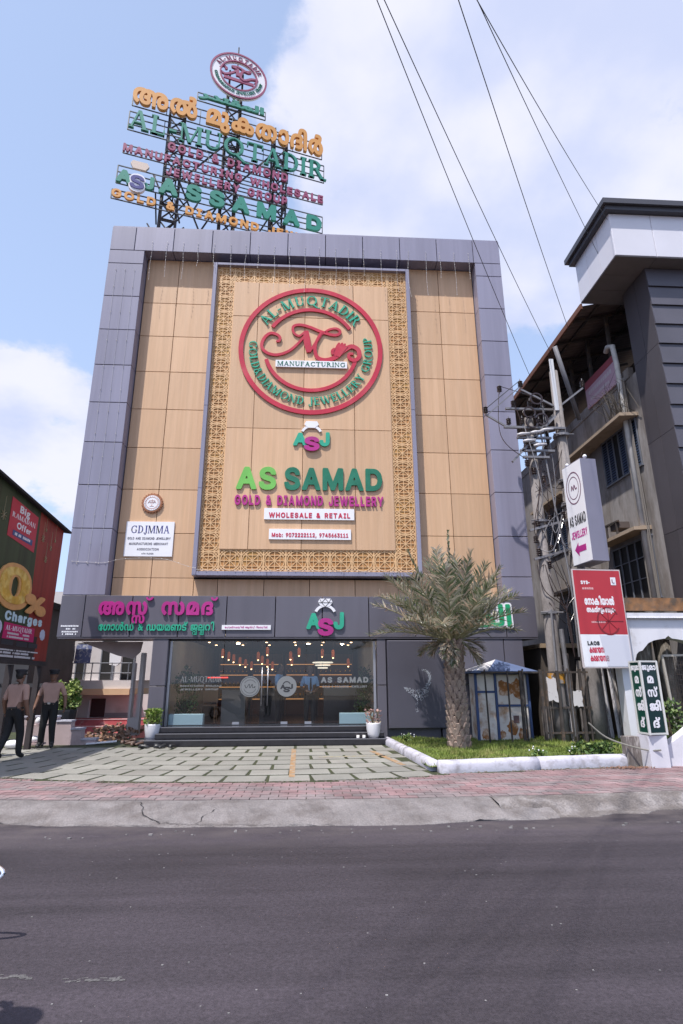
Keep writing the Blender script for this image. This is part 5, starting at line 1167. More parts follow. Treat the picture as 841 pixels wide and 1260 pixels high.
# low white ramp wall
rw = thing('ramp_wall', 'white sloping low wall at the right edge beside the sign pillar', 'wall', (7,-5.2,.1))
b = MB(); b.prism([(6.465,.1),(9.5,.1),(9.5,1.5),(7.25,.92),(6.90,.68),(6.50,.44)], frame((0,-5.22,0)), -.22, 0); b.build('coped_wall', M_awh, rw)
# arch gate
ag = thing('arch_gateway', 'white plastered gateway with a cusped pointed arch at the right edge', 'gateway', (8.6,-2.15,.1))
def archx(t):   # cusped outline, t 0..1 from left springing to right
    pts = [(7.12,2.05),(7.16,2.16),(7.22,2.22),(7.30,2.24),(7.36,2.30),(7.46,2.40),(7.60,2.46),(7.74,2.485),(7.86,2.50),(7.94,2.56)]
    pts += [(15.88-x, z) for x, z in pts[-2::-1]]; return pts
pts = archx(0); b = MB(); AF = (Vector((0,-2.15,-.19)), Vector((1.117,0,0)), Vector((0,0,1.117)), Vector((0,-1,0))); top = 2.93
for i in range(len(pts)-1): b.prism([pts[i], pts[i+1], (pts[i+1][0], top), (pts[i][0], top)], AF, -.3, 0)
b.build('arch', M_awh, ag)
for x0, x1 in ((7.57,7.951),(9.787,10.16)): boxobj('pier', M_awh, ag, x0, x1, -2.15, -1.85, .1, 3.083)
boxobj('cornice', M_awh, ag, 7.53, 10.13, -2.23, -1.77, 3.086, 3.22); b = MB()
for i in range(60): b.ball((7.56+i*.043,-2.23,3.10), .023, 6, 4)
b.build('cornice_beads', M_awh, ag)
boxobj('wall_beyond', M_awh, ag, 10.162, 13, -2.15, -2.05, .1, 3.083)
b = MB(); b.box(8.15,10.1,-1.7,-.8,3.45,3.53); b.box(8.1,10.1,-1.75,-1.66,3.33,3.66); tag(b.build('rusty_canopy', mat('rusty_sheet', (.20,.10,.045), .9, var=.4, vscale=5, col2=(.10,.07,.05), mix=(.45,.65), mscale=4)), 'rusty brown sheet metal canopy above the arch gateway', 'canopy')
# behind the arch: old tree trunk, iron screen and green shrub
b = MB(); b.tube(catmull([(8.55,-1.3,.1),(8.6,-1.3,1.2),(8.5,-1.35,2.4),(8.7,-1.3,3.3)], 5), [.42,.36,.34,.33,.32,.31,.3,.3,.3,.32,.33,.33,.34,.34,.34,.34][:16], 12)
tg = thing('old_tree', 'broad grey old trunk seen through the white arch', 'tree', (8.6,-1.3,.1)); b.build('trunk', mat('old_bark', (.16,.14,.12), .95, var=.4, vscale=4, stretch=(4,4,.7), bump=.9, bscale=14, col2=(.27,.25,.23), mix=(.5,.65), mscale=4), tg, smooth=True)
b = MB(); b.tube([(9.3,-1.25,.1),(9.2,-1.25,3.3)], [.22,.2], 10); b.build('stem', MATS['old_bark'], tg, smooth=True)
gs = thing('iron_screen', 'beige framed mesh gate leaf behind the white arch', 'gate', (9.2,-1.95,.2))
M_bg = mat('beige_paint', (.42,.38,.33), .7)
for a, c in (((8.82,-1.95,.55),(8.75,-1.95,2.2)),((9.7,-1.95,.55),(9.7,-1.95,2.2)),((8.75,-1.95,2.2),(9.7,-1.95,2.22)),((8.82,-1.95,.55),(9.7,-1.95,.55))): b = MB(); b.bar(a, c, .05); b.build('frame_bar', M_bg, gs)
b = MB()
for i in range(14): b.bar((8.82+i*.062,-1.95,.55),(8.82+i*.062,-1.95,2.2),.008); b.bar((8.82,-1.95,.6+i*.115),(9.7,-1.95,.6+i*.115),.008)
b.build('mesh', M_iron, gs)
def bush(name, label, c, r, n, mats, seed, s0=.03, s1=.06, cat='shrub', stem=True, group=None):
    rq = random.Random(seed); t = thing(name, label, cat, (c[0],c[1],c[2]-r[2]), group); b = MB(); vs = []; fs = []; ms = []
    cl = [(rq.gauss(0,.5), rq.gauss(0,.5), rq.uniform(-.7,.8)) for _ in range(14)]
    for i in range(n):
        q = rq.choice(cl); d = Vector((rq.gauss(0,1), rq.gauss(0,1), rq.gauss(0,1))).normalized()*rq.random()**.4*.42
        p = Vector((c[0]+r[0]*(q[0]*.8+d.x), c[1]+r[1]*(q[1]*.8+d.y), c[2]+r[2]*(q[2]+d.z))); s = rq.uniform(s0,s1)
        u = (d+Vector((rq.gauss(0,.3),rq.gauss(0,.3),rq.gauss(.2,.3)))).normalized(); w = u.cross(Vector((rq.gauss(0,1),rq.gauss(0,1),rq.gauss(0,1)))).normalized()*s*.5
        k = len(vs); vs += [p-u*s, p-w, p+u*s, p+w]; fs.append((k,k+1,k+2,k+3)); ms.append(rq.choice(range(len(mats))))
    b.v, b.f, b.m = vs, fs, ms; b.build('foliage', mats, t, fix=False)
    if stem:
        b = MB()
        for i in range(6): b.tube([(c[0]+rq.gauss(0,.03),c[1],c[2]-r[2]),(c[0]+rq.gauss(0,.3)*r[0],c[1]+rq.gauss(0,.3)*r[1],c[2]+r[2]*.4)], [.015,.005], 5)
        b.build('stems', mat('brown_stem', (.10,.07,.05), .9), t)
    return t
M_g1 = mat('shrub_green', (.06,.12,.02), .65, var=.3, vscale=6); M_g2 = mat('shrub_light', (.15,.21,.06), .65, var=.3, vscale=6); M_g3 = mat('shrub_dark', (.03,.06,.015), .7, var=.3, vscale=6)
bush('shrub', 'green shrub growing behind the sloping white wall', (7.25,-4.3,.75), (.3,.3,.5), 500, [M_g1,M_g2,M_g3], 3)
bush('shrub', 'low leafy shrub at the right end of the lawn', (5.6,-4.5,.33), (.45,.25,.14), 500, [M_g1,M_g2,M_g3], 6)
for i, (x, y) in enumerate(((4.35,-4.6),(5.1,-4.45),(2.4,-1.2))):
    t = bush('flower_clump', ('white flowering clump in the middle of the lawn behind the front edging','white flowering clump beside the low shrub at the right of the lawn','white flowering clump at the lawn corner near the steps')[i], (x,y,.30), (.16,.12,.09), 120, [M_g1,M_g2], 20+i, .02, .04, 'plant', False, 'flowering clumps in the lawn')
    b = MB(); rq = random.Random(i)
    for k in range(6): b.ball((x+rq.gauss(0,.09), y+rq.gauss(0,.07), .35+rq.uniform(-.03,.05)), .015, 6, 4)
    b.build('flowers', M_whac, t)
# slack cable and litter by the sign pillar
b = MB(); b.tube(catmull([(5.3,-4.85,.85),(5.6,-4.95,.58),(6.05,-5.3,.42),(6.3,-5.42,.42)], 8), .014, 6); tag(b.build('slack_cable', mat('grey_cable', (.2,.19,.17), .8)), 'slack grey cable running to the white sign pillar', 'cable')
b = MB(); rq = random.Random(77)
for i in range(160):
    x = 5.65+rq.gauss(0,.22); y = -5.42+rq.gauss(0,.06); s = rq.uniform(.015,.04); a = rq.uniform(0,3.1); b.add([(x-s*math.cos(a),y-s*math.sin(a),.135),(x+s*.4*math.sin(a),y-s*.4*math.cos(a),.15),(x+s*math.cos(a),y+s*math.sin(a),.14+rq.random()*.03),(x-s*.4*math.sin(a),y+s*.4*math.cos(a),.15)], [(0,1,2,3)])
tag(b.build('dry_leaves', mat('dry_leaf', (.17,.09,.06), .9, var=.3, vscale=9), kind='stuff', fix=False), 'heap of dry brown leaves at the foot of the planter kerb', 'leaves')

# ================================================================== building at the right
M_slat = mat('slate_cladding', (.085,.08,.10), .5, var=.12, vscale=1.2, rnd=.12); M_slat2 = mat('slate_side', (.07,.062,.07), .55, var=.1, vscale=1, rnd=.1)
M_wp = mat('white_cladding', (.66,.65,.71), .35, var=.04, vscale=1.0, rnd=.03); M_cop = mat('dark_coping', (.06,.058,.07), .5); M_soff = mat('soffit_grey', (.17,.15,.15), .7, var=.15, vscale=1.2)
tw = thing('corner_tower', 'dark slate clad corner tower with an overhanging white parapet box', 'building', (12,-1.2,.1))
boxobj('core', M_joint, tw, 10.2, 16, -1.94, -.72, .1, 13.73)
z = 13.72; k = 0
while z > .2:
    z0 = max(z-.66, .1)
    b = MB(); b.add([(10.15,-2.035,z0+.008),(16,-2.035,z0+.008),(16,-1.985,z-.008),(10.15,-1.985,z-.008),(10.15,-1.94,z0+.008),(16,-1.94,z0+.008),(16,-1.94,z-.008),(10.15,-1.94,z-.008)], [(0,1,2,3),(4,7,6,5),(0,4,5,1),(3,2,6,7),(0,3,7,4),(1,5,6,2)]); b.build('cladding_board', M_slat, tw); z = z0
for z0, z1 in ((.1,2.8),(2.8,5.6),(5.6,8.4),(8.4,11.1),(11.1,13.72)):
    for y0, y1 in ((-1.99,-1.36),(-1.36,-.72)): boxobj('side_panel', M_slat2, tw, 10.14, 10.2, y0+.006, y1-.006, z0+.006, z1-.006)
pb = boxobj('parapet_core', M_joint, tw, 9.03, 16, -2.41, -.24, 13.80, 15.28)
for x0, x1 in ((9.0,10.28),(10.28,11.6),(11.6,12.9),(12.9,16)): boxobj('parapet_panel', M_wp, pb, x0+.006, x1-.006, -2.45, -2.41, 13.77, 15.285, ch=.008)
for y0, y1 in ((-2.45,-1.62),(-1.62,-.92),(-.92,-.2)): boxobj('parapet_panel', M_wp, pb, 8.99, 9.03, y0+.006, y1-.006, 13.77, 15.285)
for x0, x1 in ((9.0,10.28),(10.28,11.6),(11.6,16)):
    for y0, y1 in ((-2.44,-1.62),(-1.62,-.92),(-.92,-.2)): boxobj('soffit_panel', M_soff, pb, x0+.006, x1-.006, y0+.006, y1-.006, 13.735, 13.768)
b = MB(); b.box(8.72,16,-2.72,.0,15.44,15.62); b.box(8.82,16,-2.62,-.1,15.29,15.438); b.build('coping', M_cop, tw)
ob = thing('old_building', 'weathered beige building with blue shutters and sheet roof behind the poles', 'building', (11,4,.1))
M_old = mat('old_plaster', (.285,.265,.26), .9, var=.18, vscale=1.0, col2=(.17,.145,.13), mix=(.46,.66), mscale=1.6, stretch=(1,1,.3), fine=.12, fscale=14); M_shade = mat('sunshade_plaster', (.40,.31,.23), .9, var=.25, vscale=2, col2=(.2,.15,.11), mix=(.5,.7), mscale=2)
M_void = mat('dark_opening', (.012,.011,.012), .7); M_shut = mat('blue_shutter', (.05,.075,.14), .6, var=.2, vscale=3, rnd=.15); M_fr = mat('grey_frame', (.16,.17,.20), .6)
WX = 10.2
boxobj('wall', M_old, ob, WX, 16, -.69, 12, -1.5, 10.95); boxobj('parapet', M_old, ob, WX-.03, WX+.15, -.3, 12, 10.952, 11.3)
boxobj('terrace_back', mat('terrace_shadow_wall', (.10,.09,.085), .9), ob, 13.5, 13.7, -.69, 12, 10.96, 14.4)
rf = MB()
for i in range(60):
    y0 = -.15+i*.2; rf.add([(9.05,y0,13.68),(9.05,y0+.1,13.72),(9.05,y0+.2,13.68),(15.5,y0,15.2),(15.5,y0+.1,15.24),(15.5,y0+.2,15.2)], [(0,1,4,3),(1,2,5,4)])
roof = rf.build('sheet_roof', mat('roof_sheet', (.16,.12,.11), .7, var=.2, vscale=2), ob)
boxobj('eave_board', mat('eave_brown', (.17,.07,.045), .8, var=.2, vscale=3), ob, 8.98, 9.04, -.18, 11.9, 13.56, 13.76)
for y in (.6,2.0,3.4,4.8,6.2): q = MB(); q.bar((9.06,y,13.6),(13.5,y,14.62),.08,.1); q.bar((10.25,y,11.3),(10.25,y,13.85),.1); q.build('rafter', M_iron, ob)
for x, z in ((9.6,13.72),(10.6,13.95),(11.6,14.2)): boxobj('purlin', M_iron, ob, x, x+.06, -.15, 11.8, z, z+.06)
def shade(y0, y1, z, out): 
    b = MB(); b.add([(WX-.001,y0,z+.12),(WX-.001,y1,z+.12),(WX-out,y1,z+.07),(WX-out,y0,z+.07),(WX-.001,y0,z),(WX-.001,y1,z),(WX-out,y1,z-.03),(WX-out,y0,z-.03)], [(0,1,2,3),(4,7,6,5),(0,3,7,4),(1,5,6,2),(3,2,6,7)]); b.build('sunshade', M_shade, ob)
shade(-.42, 3.7, 9.55, .62); shade(-.15, 2.3, 5.95, .55); shade(4.4, 7.4, 8.6, .55); shade(3.0, 6.6, 4.9, .5)
def window(y0, y1, z0, z1, nm=5, shutters=True):
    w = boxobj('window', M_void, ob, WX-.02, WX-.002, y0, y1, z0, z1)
    for z in (z0-.04, z1): boxobj('window_frame', M_fr, w, WX-.06, WX-.001, y0-.04, y1+.04, z, z+.05)
    n = nm; dy = (y1-y0)/n
    for i in range(n+1): boxobj('mullion', M_fr, w, WX-.055, WX-.021, y0+i*dy-.02, y0+i*dy+.02, z0+.011, z1-.001)
    for i in range(n):
        if shutters and i % 4 != 3: 
            b = MB(); k = int((z1-z0)/.09)
            for j in range(k): b.add([(WX-.05,y0+i*dy+.05,z0+.03+j*.09),(WX-.05,y0+(i+1)*dy-.05,z0+.03+j*.09),(WX-.024,y0+(i+1)*dy-.05,z0+.10+j*.09),(WX-.024,y0+i*dy+.05,z0+.10+j*.09)], [(0,1,2,3)])
            b.build('shutter_louvres', M_shut, w)
    if not shutters:
        for z in (z0+(z1-z0)*.35, z0+(z1-z0)*.7): boxobj('glazing_bar', M_fr, w, WX-.05, WX-.022, y0+.021, y1-.021, z, z+.03)
window(-.25, 1.88, 7.98, 9.5, 6); window(-.1, 2.15, 3.95, 5.75, 5, False); window(4.6, 7.0, 6.6, 8.3, 5); window(3.3, 6.2, 2.6, 4.6, 5, False)
b = MB(); b.tube([(10.02,-.02,3.4),(10.03,.02,11.6),(10.0,.05,12.3),(9.98,.3,12.42),(10.02,.5,12.35)], .085, 10); b.build('drain_pipe', mat('pale_pipe', (.50,.48,.46), .7, var=.2, vscale=3), ob, smooth=True)
b = MB(); b.tube([(10.08,.2,3.6),(10.08,.2,11.0)], .06, 8)
for y in (-.12,-.16,-.2,.1): b.tube([(10.06,y,3.5),(10.06+random.gauss(0,.03),y+random.gauss(0,.05),6.2),(10.05,y,8.8),(10.06,y+.05,11)], .018, 5)
b.build('cable_bundle', mat('bundle_grey', (.20,.18,.165), .8), ob)
ps = thing('pink_sign_board', 'faded pink and red shop sign board under the dark eave', 'sign', (10.1,1.2,11.0)); PSF = (Vector((10.1,2.3,0)), Vector((0,-1,0)), Vector((0,0,1)), Vector((-1,0,0)))
b = MB(); b.prism([(0,11.12),(2.1,11.05),(2.1,12.12),(0,12.15)], PSF, -.05, 0); b.build('board', mat('faded_pink', (.50,.34,.42), .7, var=.1, vscale=2), ps)
b = MB(); b.prism([(0,11.85),(2.1,11.88),(2.1,12.125),(0,12.155)], PSF, .001, .006); b.build('red_band', mat('faded_red', (.30,.06,.08), .7), ps)
b = MB(); rr = random.Random(6); fake_lines(b, PSF, .2, 1.9, 11.58, .16, 0, .005, rr); fake_lines(b, PSF, .3, 1.6, 11.32, .11, 0, .005, rr); b.build('faded_print', mat('faded_white', (.55,.48,.52), .7), ps)
br = thing('wall_bracket', 'small dark steel bracket standing on the lower sunshade', 'bracket', (9.9,1.0,6.1))
b = MB(); b.bar((9.72,1.5,6.05),(9.72,1.5,6.45),.05); b.bar((9.72,.9,6.05),(9.72,.9,6.42),.05); b.bar((9.72,.75,6.45),(9.72,1.65,6.48),.06,.05); b.bar((10.1,1.5,6.07),(10.1,1.5,6.45),.05); b.bar((9.72,1.5,6.46),(10.1,1.5,6.46),.05); b.build('stand', M_iron, br)
boxobj('unit', mat('dark_unit', (.09,.07,.065), .7), br, 9.76, 10.1, .8, 1.35, 6.24, 6.44)
# dry weed sprouting from the upper sunshade
wd = thing('dry_weed', 'leafless dry weed sprouting on the upper sunshade by the drain pipe', 'plant', (9.8,.1,9.67)); b = MB(); rq = random.Random(15)
for i in range(46):
    p = Vector((9.85+rq.gauss(0,.1),.15+rq.gauss(0,.25),9.66)); q = p+Vector((rq.gauss(-.15,.15),rq.gauss(0,.3),rq.uniform(.3,1.1))); r_2 = q+Vector((rq.gauss(-.1,.15),rq.gauss(0,.25),rq.uniform(-.1,.35))); b.tube([p,q,r_2], [.012,.008,.004], 4)
b.build('twigs', mat('twig', (.09,.075,.06), .9), wd)

# ================================================================== billboard at the left
bb = thing('billboard', 'large red and green festival offer billboard facing the forecourt', 'billboard', (-6.5,-3,.1)); BF = (Vector((-6.5,-1.143,.114)), Vector((0,.9286,0)), Vector((0,0,.9286)), Vector((1,0,0)))
y0, y1, z0, z1 = -6.6, .12, 2.14, 5.88
b = MB(); b.prism([(y0,z0),(y1,z0),(y1,z1-.12),(y0,z1+.5)], BF, -.12, -.002); b.build('back_panel', mat('board_back', (.07,.06,.06), .8), bb)
M_cg = mat('curtain_green', (.030,.052,.022), .6, var=.5, vscale=1.0, stretch=(1,7,.12)); M_cr = mat('curtain_red', (.27,.03,.02), .6, var=.35, vscale=1.0, stretch=(1,6,.12))
b = MB(); b.prism([(y0,2.75),(-1.15,2.75),(-1.25,4.2),(-1.35,5.93),(y0,6.34)], BF, 0, .003); b.build('green_curtain', M_cg, bb)
b = MB(); b.prism([(-1.15,2.75),(y1,2.75),(y1,5.75),(-1.35,5.93),(-1.25,4.2)], BF, 0, .0025); b.build('red_curtain', M_cr, bb)
b = MB(); b.prism([(y0,z0+.02),(-.62,z0+.02),(-.55,2.749),(y0,2.749)], BF, 0, .003); b.build('dark_base', mat('board_dark_base', (.035,.02,.022), .6), bb)
b = MB(); b.prism([(-.619,z0+.02),(y1,z0+.02),(y1,2.749),(-.549,2.749)], BF, 0, .003); b.build('red_base', M_cr, bb)
b = MB(); b.prism([(-2.82,4.9),(-1.44,4.78),(-1.46,5.70),(-2.84,5.83)], BF, .004, .01); b.build('offer_card', mat('card_crimson', (.50,.015,.05), .5), bb)
letters(bb, 'Big', BF, -2.42, -1.92, 5.56, .17, .004, M_whac, font='round', bold=.03, off=.011); letters(bb, 'RAMADAN', BF, -2.74, -1.56, 5.38, .12, .004, M_whac, font='serif', gap=.1, off=.011); letters(bb, 'Offer', BF, -2.46, -1.74, 5.16, .15, .004, M_whac, font='round', bold=.03, off=.011)
b = MB(); b.prism([(-2.6,4.96),(-1.6,4.92),(-1.6,5.06),(-2.6,5.09)], BF, .011, .015); b.build('date_strip', mat('strip_blue', (.03,.07,.22), .5), bb); b = MB(); rr = random.Random(1); fake_lines(b, (at(BF,0,0,.0155),*BF[1:]), -2.5, -1.7, 4.98, .07, 0, .003, rr); b.build('date_print', M_whac, bb)
M_gold = mat('gold_print', (.62,.36,.04), .4, var=.2, vscale=6, col2=(.75,.55,.16), mix=(.45,.6), mscale=5); M_gold2 = mat('gold_peach', (.66,.34,.12), .45, var=.15, vscale=6)
letters(bb, '0', BF, -2.95, -1.30, 3.38, 1.22, .03, M_gold2, bold=.065, off=.004); letters(bb, '0', BF, -2.85, -1.42, 3.45, 1.08, .01, M_gold, bold=.03, off=.035)
letters(bb, '1', BF, -3.9, -3.1, 3.45, 1.15, .03, M_gold2, bold=.09, off=.004)
letters(bb, '%', BF, -1.62, -.45, 3.30, .58, .03, M_gold2, bold=.05, off=.04)
M_lbl = mat('pale_blue_print', (.55,.72,.80), .5)
letters(bb, 'Making Charges', BF, -4.2, -.42, 3.03, .27, .006, M_lbl, bold=.045, gap=.1, off=.004)
b = MB(); b.prism([(-2.3,2.60),(-.75,2.60),(-.78,2.94),(-2.3,2.97)], BF, .004, .009); b.build('name_card', mat('card_magenta', (.50,.01,.12), .5), bb); letters(bb, 'AL-MUQTADIR', BF, -2.2, -.9, 2.80, .11, .004, M_whac, font='serif', gap=.1, off=.0095)
b = MB(); rr = random.Random(14)
for zz in (2.71, 2.63): fake_lines(b, (at(BF,0,0,.0095),*BF[1:]), -2.1, -1.0, zz, .05, 0, .003, rr)
for zz, h, a, c in ((2.34,.035,-4,-.4),(2.27,.05,-4,-.9),(2.19,.055,-3,-.55)): fake_lines(b, (at(BF,0,0,.0035),*BF[1:]), a, c, zz, h, 0, .003, rr, .15)
b.build('small_print', mat('pale_print', (.62,.60,.62), .6), bb)
b = MB(); 
for k in range(9): a = k*.7; disc(b, BF, -.30+.10*math.cos(a), 2.82+.09*math.sin(a), .055, .004+.0004*k, .008+.0006*k, 10)
disc(b, BF, -.30, 2.82, .10, .004, .015, 14); disc(b, BF, -2.55, 2.82, .17, .004, .012, 24); b.build('badge', mat('badge_pale', (.55,.58,.72), .5), bb)
for x0, x1, zz in ((-2.3,-1.75,2.47),(-1.6,-1.05,2.46),(-.98,-.5,2.46)): b = MB(); b.prism([(x0,zz),(x1,zz),(x1,zz+.11),(x0,zz+.11)], BF, .004, .008); b.build('app_badge', mat('badge_black', (.03,.03,.04), .4), bb)
b = MB(); rr = random.Random(3)
for (u, v, s) in ((-1.05,5.25,.10),(-.75,4.75,.09),(-.55,5.1,.07),(-.95,5.5,.05),(-3.1,5.3,.12),(-.35,5.35,.05)):
    for k in range(8): a = k*.785; b.bar(at(BF,u,v,.006), at(BF,u+s*math.cos(a),v+s*math.sin(a),.006), .03, .004)
    b.bar(at(BF,u,v,.006), at(BF,u,v+.45,.006), .008, .004)
b.build('hanging_stars', mat('star_gold', (.45,.36,.22), .5), bb)
Q = lambda p: tuple(at(BF, p[1], p[2], p[0]+7.0)); b = MB(); b.add([Q(p) for p in [(-7.13,y0,z1+.50),(-6.86,y0,z1+.46),(-6.86,.30,z1-.16),(-7.13,.30,z1-.12),(-7.13,y0,z1+.56),(-6.86,y0,z1+.52),(-6.86,.30,z1-.10),(-7.13,.30,z1-.06)]], [(0,3,2,1),(4,5,6,7),(0,1,5,4),(1,2,6,5),(2,3,7,6),(3,0,4,7)]); b.build('top_cap', M_dark, bb)
b = MB(); b.box(-6.6,-6.47,-7.27,-1.03,2.015,2.098); b.build('bottom_rail', M_steel, bb)
for y in (-1.2,-2.6,-5.2): boxobj('post', M_steel, bb, -6.63, -6.51, y-.06, y+.06, .1, 2.0)

# ================================================================== yard clutter and houses at the left
M_pinkw = mat('pink_wash', (.46,.36,.36), .9, var=.15, vscale=2, col2=(.34,.26,.26), mix=(.55,.7), mscale=2)
sw_ = thing('stepped_wall', 'low pinkish stepped wall with pale coping behind the standing guard', 'wall', (-6,-.1,.1))
for x0, x1, z in ((-7.2,-6.38,.80),(-6.38,-6.0,.69),(-6.0,-5.72,.50),(-5.72,-5.36,.25)):
    boxobj('wall_block', M_pinkw, sw_, x0, x1-.002, -.2, .05, .1, z-.03); boxobj('coping', M_wht, sw_, x0-.0, x1+.012, -.225, .07, z-.029, z+.01)
bush('shrub', 'pale green leafy shrub in a dark tub behind the stepped wall', (-6.72,1.2,1.25), (.42,.36,.42), 900, [M_l1,M_l2,M_g1,mat('leaf_pale', (.34,.40,.16), .6)], 8, .04, .085)
b = MB(); b.lathe([(.22,0),(.3,.75),(.3,.8),(.01,.8)], (-6.72,1.2,.1), 14); tag(b.build('plant_tub', M_dkal), 'dark tub holding the pale green shrub', 'plant tub')
# rubble
M_rub = mat('rubble_brown', (.26,.15,.095), .95, var=.4, vscale=4, col2=(.40,.30,.25), mix=(.5,.65), mscale=3); rq = random.Random(61)
b = MB()
for i in range(300):
    t_ = rq.random(); x = -6.1+1.0*t_+rq.gauss(0,.12); y = 1.0+rq.uniform(-.7,2.2); hgt = .06+.26*max(0, 1-((x+5.7)/.9)**2)*min(1, max(.1,(y-.3)/1.6)); z = .1+hgt*rq.random()
    s = rq.uniform(.02,.065); b.x = Matrix.Translation((x,y,z)) @ Matrix.Rotation(rq.uniform(0,6),4,'Z') @ Matrix.Rotation(rq.uniform(0,3),4,'X'); b.box(-s,s,-s*.7,s*.7,-s*.5,s*.5)
tag(b.build('rubble_heap', M_rub, kind='stuff', fix=False), 'heap of brown broken brick rubble left of the grey column', 'rubble')
b = MB(); b.bar((-5.55,-.25,.14),(-4.85,-.1,.18),.16,.03); tag(b.build('loose_board', M_whac), 'pale loose board lying at the edge of the paving by the rubble', 'board')
# pale pillar fragment and hanging sheet next to the column
M_h1 = mat('house_white', (.60,.56,.56), .9, var=.12, vscale=1, col2=(.46,.42,.41), mix=(.55,.72), mscale=1)
pf = thing('broken_wall', 'pale pink remains of a wall with slots left of the grey column', 'wall', (-5.3,2.6,.1))
for x0, x1, a, c in ((-5.40,-5.33,.1,2.2),(-5.17,-5.06,.1,2.5),(-5.329,-5.171,.1,.6)): boxobj('wall_block', M_h1, pf, x0, x1, 2.5, 2.75, a, c)
b = MB(); fr0 = frame((0,1.1,0)); b.prism([(-6.5,2.74),(-4.75,2.74),(-4.8,2.45),(-5.0,2.26),(-5.45,2.36),(-5.9,2.52),(-6.3,2.66)], fr0, 0, .02); tag(b.build('hanging_sheet', mat('sheet_mauve', (.46,.37,.37), .8, var=.2, vscale=2)), 'sagging mauve sheet hung under the left end of the fascia', 'sheet')
HK = 1.18; HX = lambda x: x*HK; HZ = lambda z: 1.6+(z-1.6)*HK
ho = thing('back_house', 'pale two storey house with railed balcony seen under the left fascia', 'house', (-9.3,10.5,-1.6))
M_h1 = mat('house_white', (.50,.46,.46), .9, var=.12, vscale=1, col2=(.38,.34,.33), mix=(.55,.72), mscale=1); M_peach = mat('peach_edge', (.62,.42,.26), .8, var=.1, vscale=2)
hx0, hx1 = HX(-10.6), HX(-5.6)
boxobj('lower_wall', M_h1, ho, hx0, hx1, 10.6, 14, -1.6, HZ(1.20)); boxobj('upper_wall', M_h1, ho, hx0, hx1, 10.6, 14, HZ(1.70), HZ(5.0))
boxobj('balcony_slab', M_h1, ho, hx0, HX(-6.35), 9.7, 13.9, HZ(1.41), HZ(1.699)); boxobj('balcony_edge', M_peach, ho, hx0, HX(-6.35), 9.55, 13.8, HZ(1.201), HZ(1.409))
for x0, x1, a, c in ((-9.5,-9.05,1.72,2.9),(-8.62,-8.35,1.72,3.05),(-7.72,-7.30,1.72,3.3),(-6.95,-6.55,1.72,3.05)): d_ = boxobj('door', M_void, ho, HX(x0), HX(x1), 10.56, 10.599, HZ(a), HZ(c)); boxobj('door_frame', M_fr, d_, HX(x0)-.05, HX(x0)-.002, 10.54, 10.599, HZ(a), HZ(c)); boxobj('door_frame', M_fr, d_, HX(x1)+.002, HX(x1)+.05, 10.54, 10.599, HZ(a), HZ(c))
boxobj('door', mat('maroon_door', (.05,.018,.02), .7), ho, HX(-7.93), HX(-7.42), 10.56, 10.599, HZ(.42), HZ(1.06)); boxobj('white_strip', M_whac, ho, HX(-7.99), HX(-7.94), 10.5, 10.599, -1.5, HZ(1.0))
boxobj('lower_band', mat('band_grey', (.3,.29,.31), .9), ho, HX(-7.4), HX(-6.4), 10.57, 10.599, HZ(.42), HZ(.56))
for z in (1.95,2.3): b = MB(); b.tube([(hx0,9.75,HZ(z)),(HX(-6.4),9.75,HZ(z))], .022, 6); b.build('rail', M_fr, ho)
for x in (-9.2,-8.5,-7.8,-7.1,-6.5): b = MB(); b.tube([(HX(x),9.75,HZ(1.701)),(HX(x),9.75,HZ(2.32))], .022, 6); b.build('baluster', M_fr, ho)
b = MB(); b.prism([(HX(-8.45),HZ(2.30)),(HX(-7.88),HZ(2.30)),(HX(-7.86),HZ(2.95)),(HX(-8.42),HZ(2.97))], frame((0,9.70,0)), 0, .02); tag(b.build('hanging_cloth', mat('blue_cloth', (.16,.19,.36), .9, col2=(.5,.52,.6), mix=(.52,.56), mscale=7)), 'blue patterned cloth drying on the balcony rail', 'cloth')
b = MB(); b.prism([(HX(-9.05),HZ(2.42)),(HX(-8.47),HZ(2.36)),(HX(-8.47),HZ(2.9)),(HX(-8.98),HZ(2.98))], frame((0,9.72,0)), 0, .02); tag(b.build('hanging_cloth', mat('grey_cloth', (.20,.19,.23), .9, var=.1, vscale=3)), 'plain grey cloth drying left of the blue cloth', 'cloth')
b = MB(); b.prism([(HX(-7.25),HZ(2.25)),(HX(-7.0),HZ(2.2)),(HX(-6.85),HZ(2.35)),(HX(-6.8),HZ(2.85)),(HX(-7.28),HZ(2.95))], frame((0,9.9,0)), -.2, 0); tag(b.build('hanging_cloth', M_whac), 'white bundle of cloth hanging beside the dark balcony door', 'cloth')
# red tiled terrace stepping down towards the yard
te = thing('red_terrace', 'red tiled terrace with pale nosings in front of the back house', 'terrace', (-8,9,-1.6)); M_tl = mat('red_tile', (.42,.10,.11), .6, var=.25, vscale=3, col2=(.5,.3,.3), mix=(.55,.66), mscale=2)
for k, (ya, yb, z) in enumerate(((9.0,10.5,HZ(.42)),(8.0,8.999,HZ(.25)),(7.0,7.999,HZ(.08)))): boxobj('terrace_step', M_tl, te, -9.9, -6.6, ya, yb, -1.6, z-.03); boxobj('nosing', mat('pale_nosing', (.5,.38,.38), .7), te, -9.9, -6.6, ya-.02, ya+.08, z-.029, z)
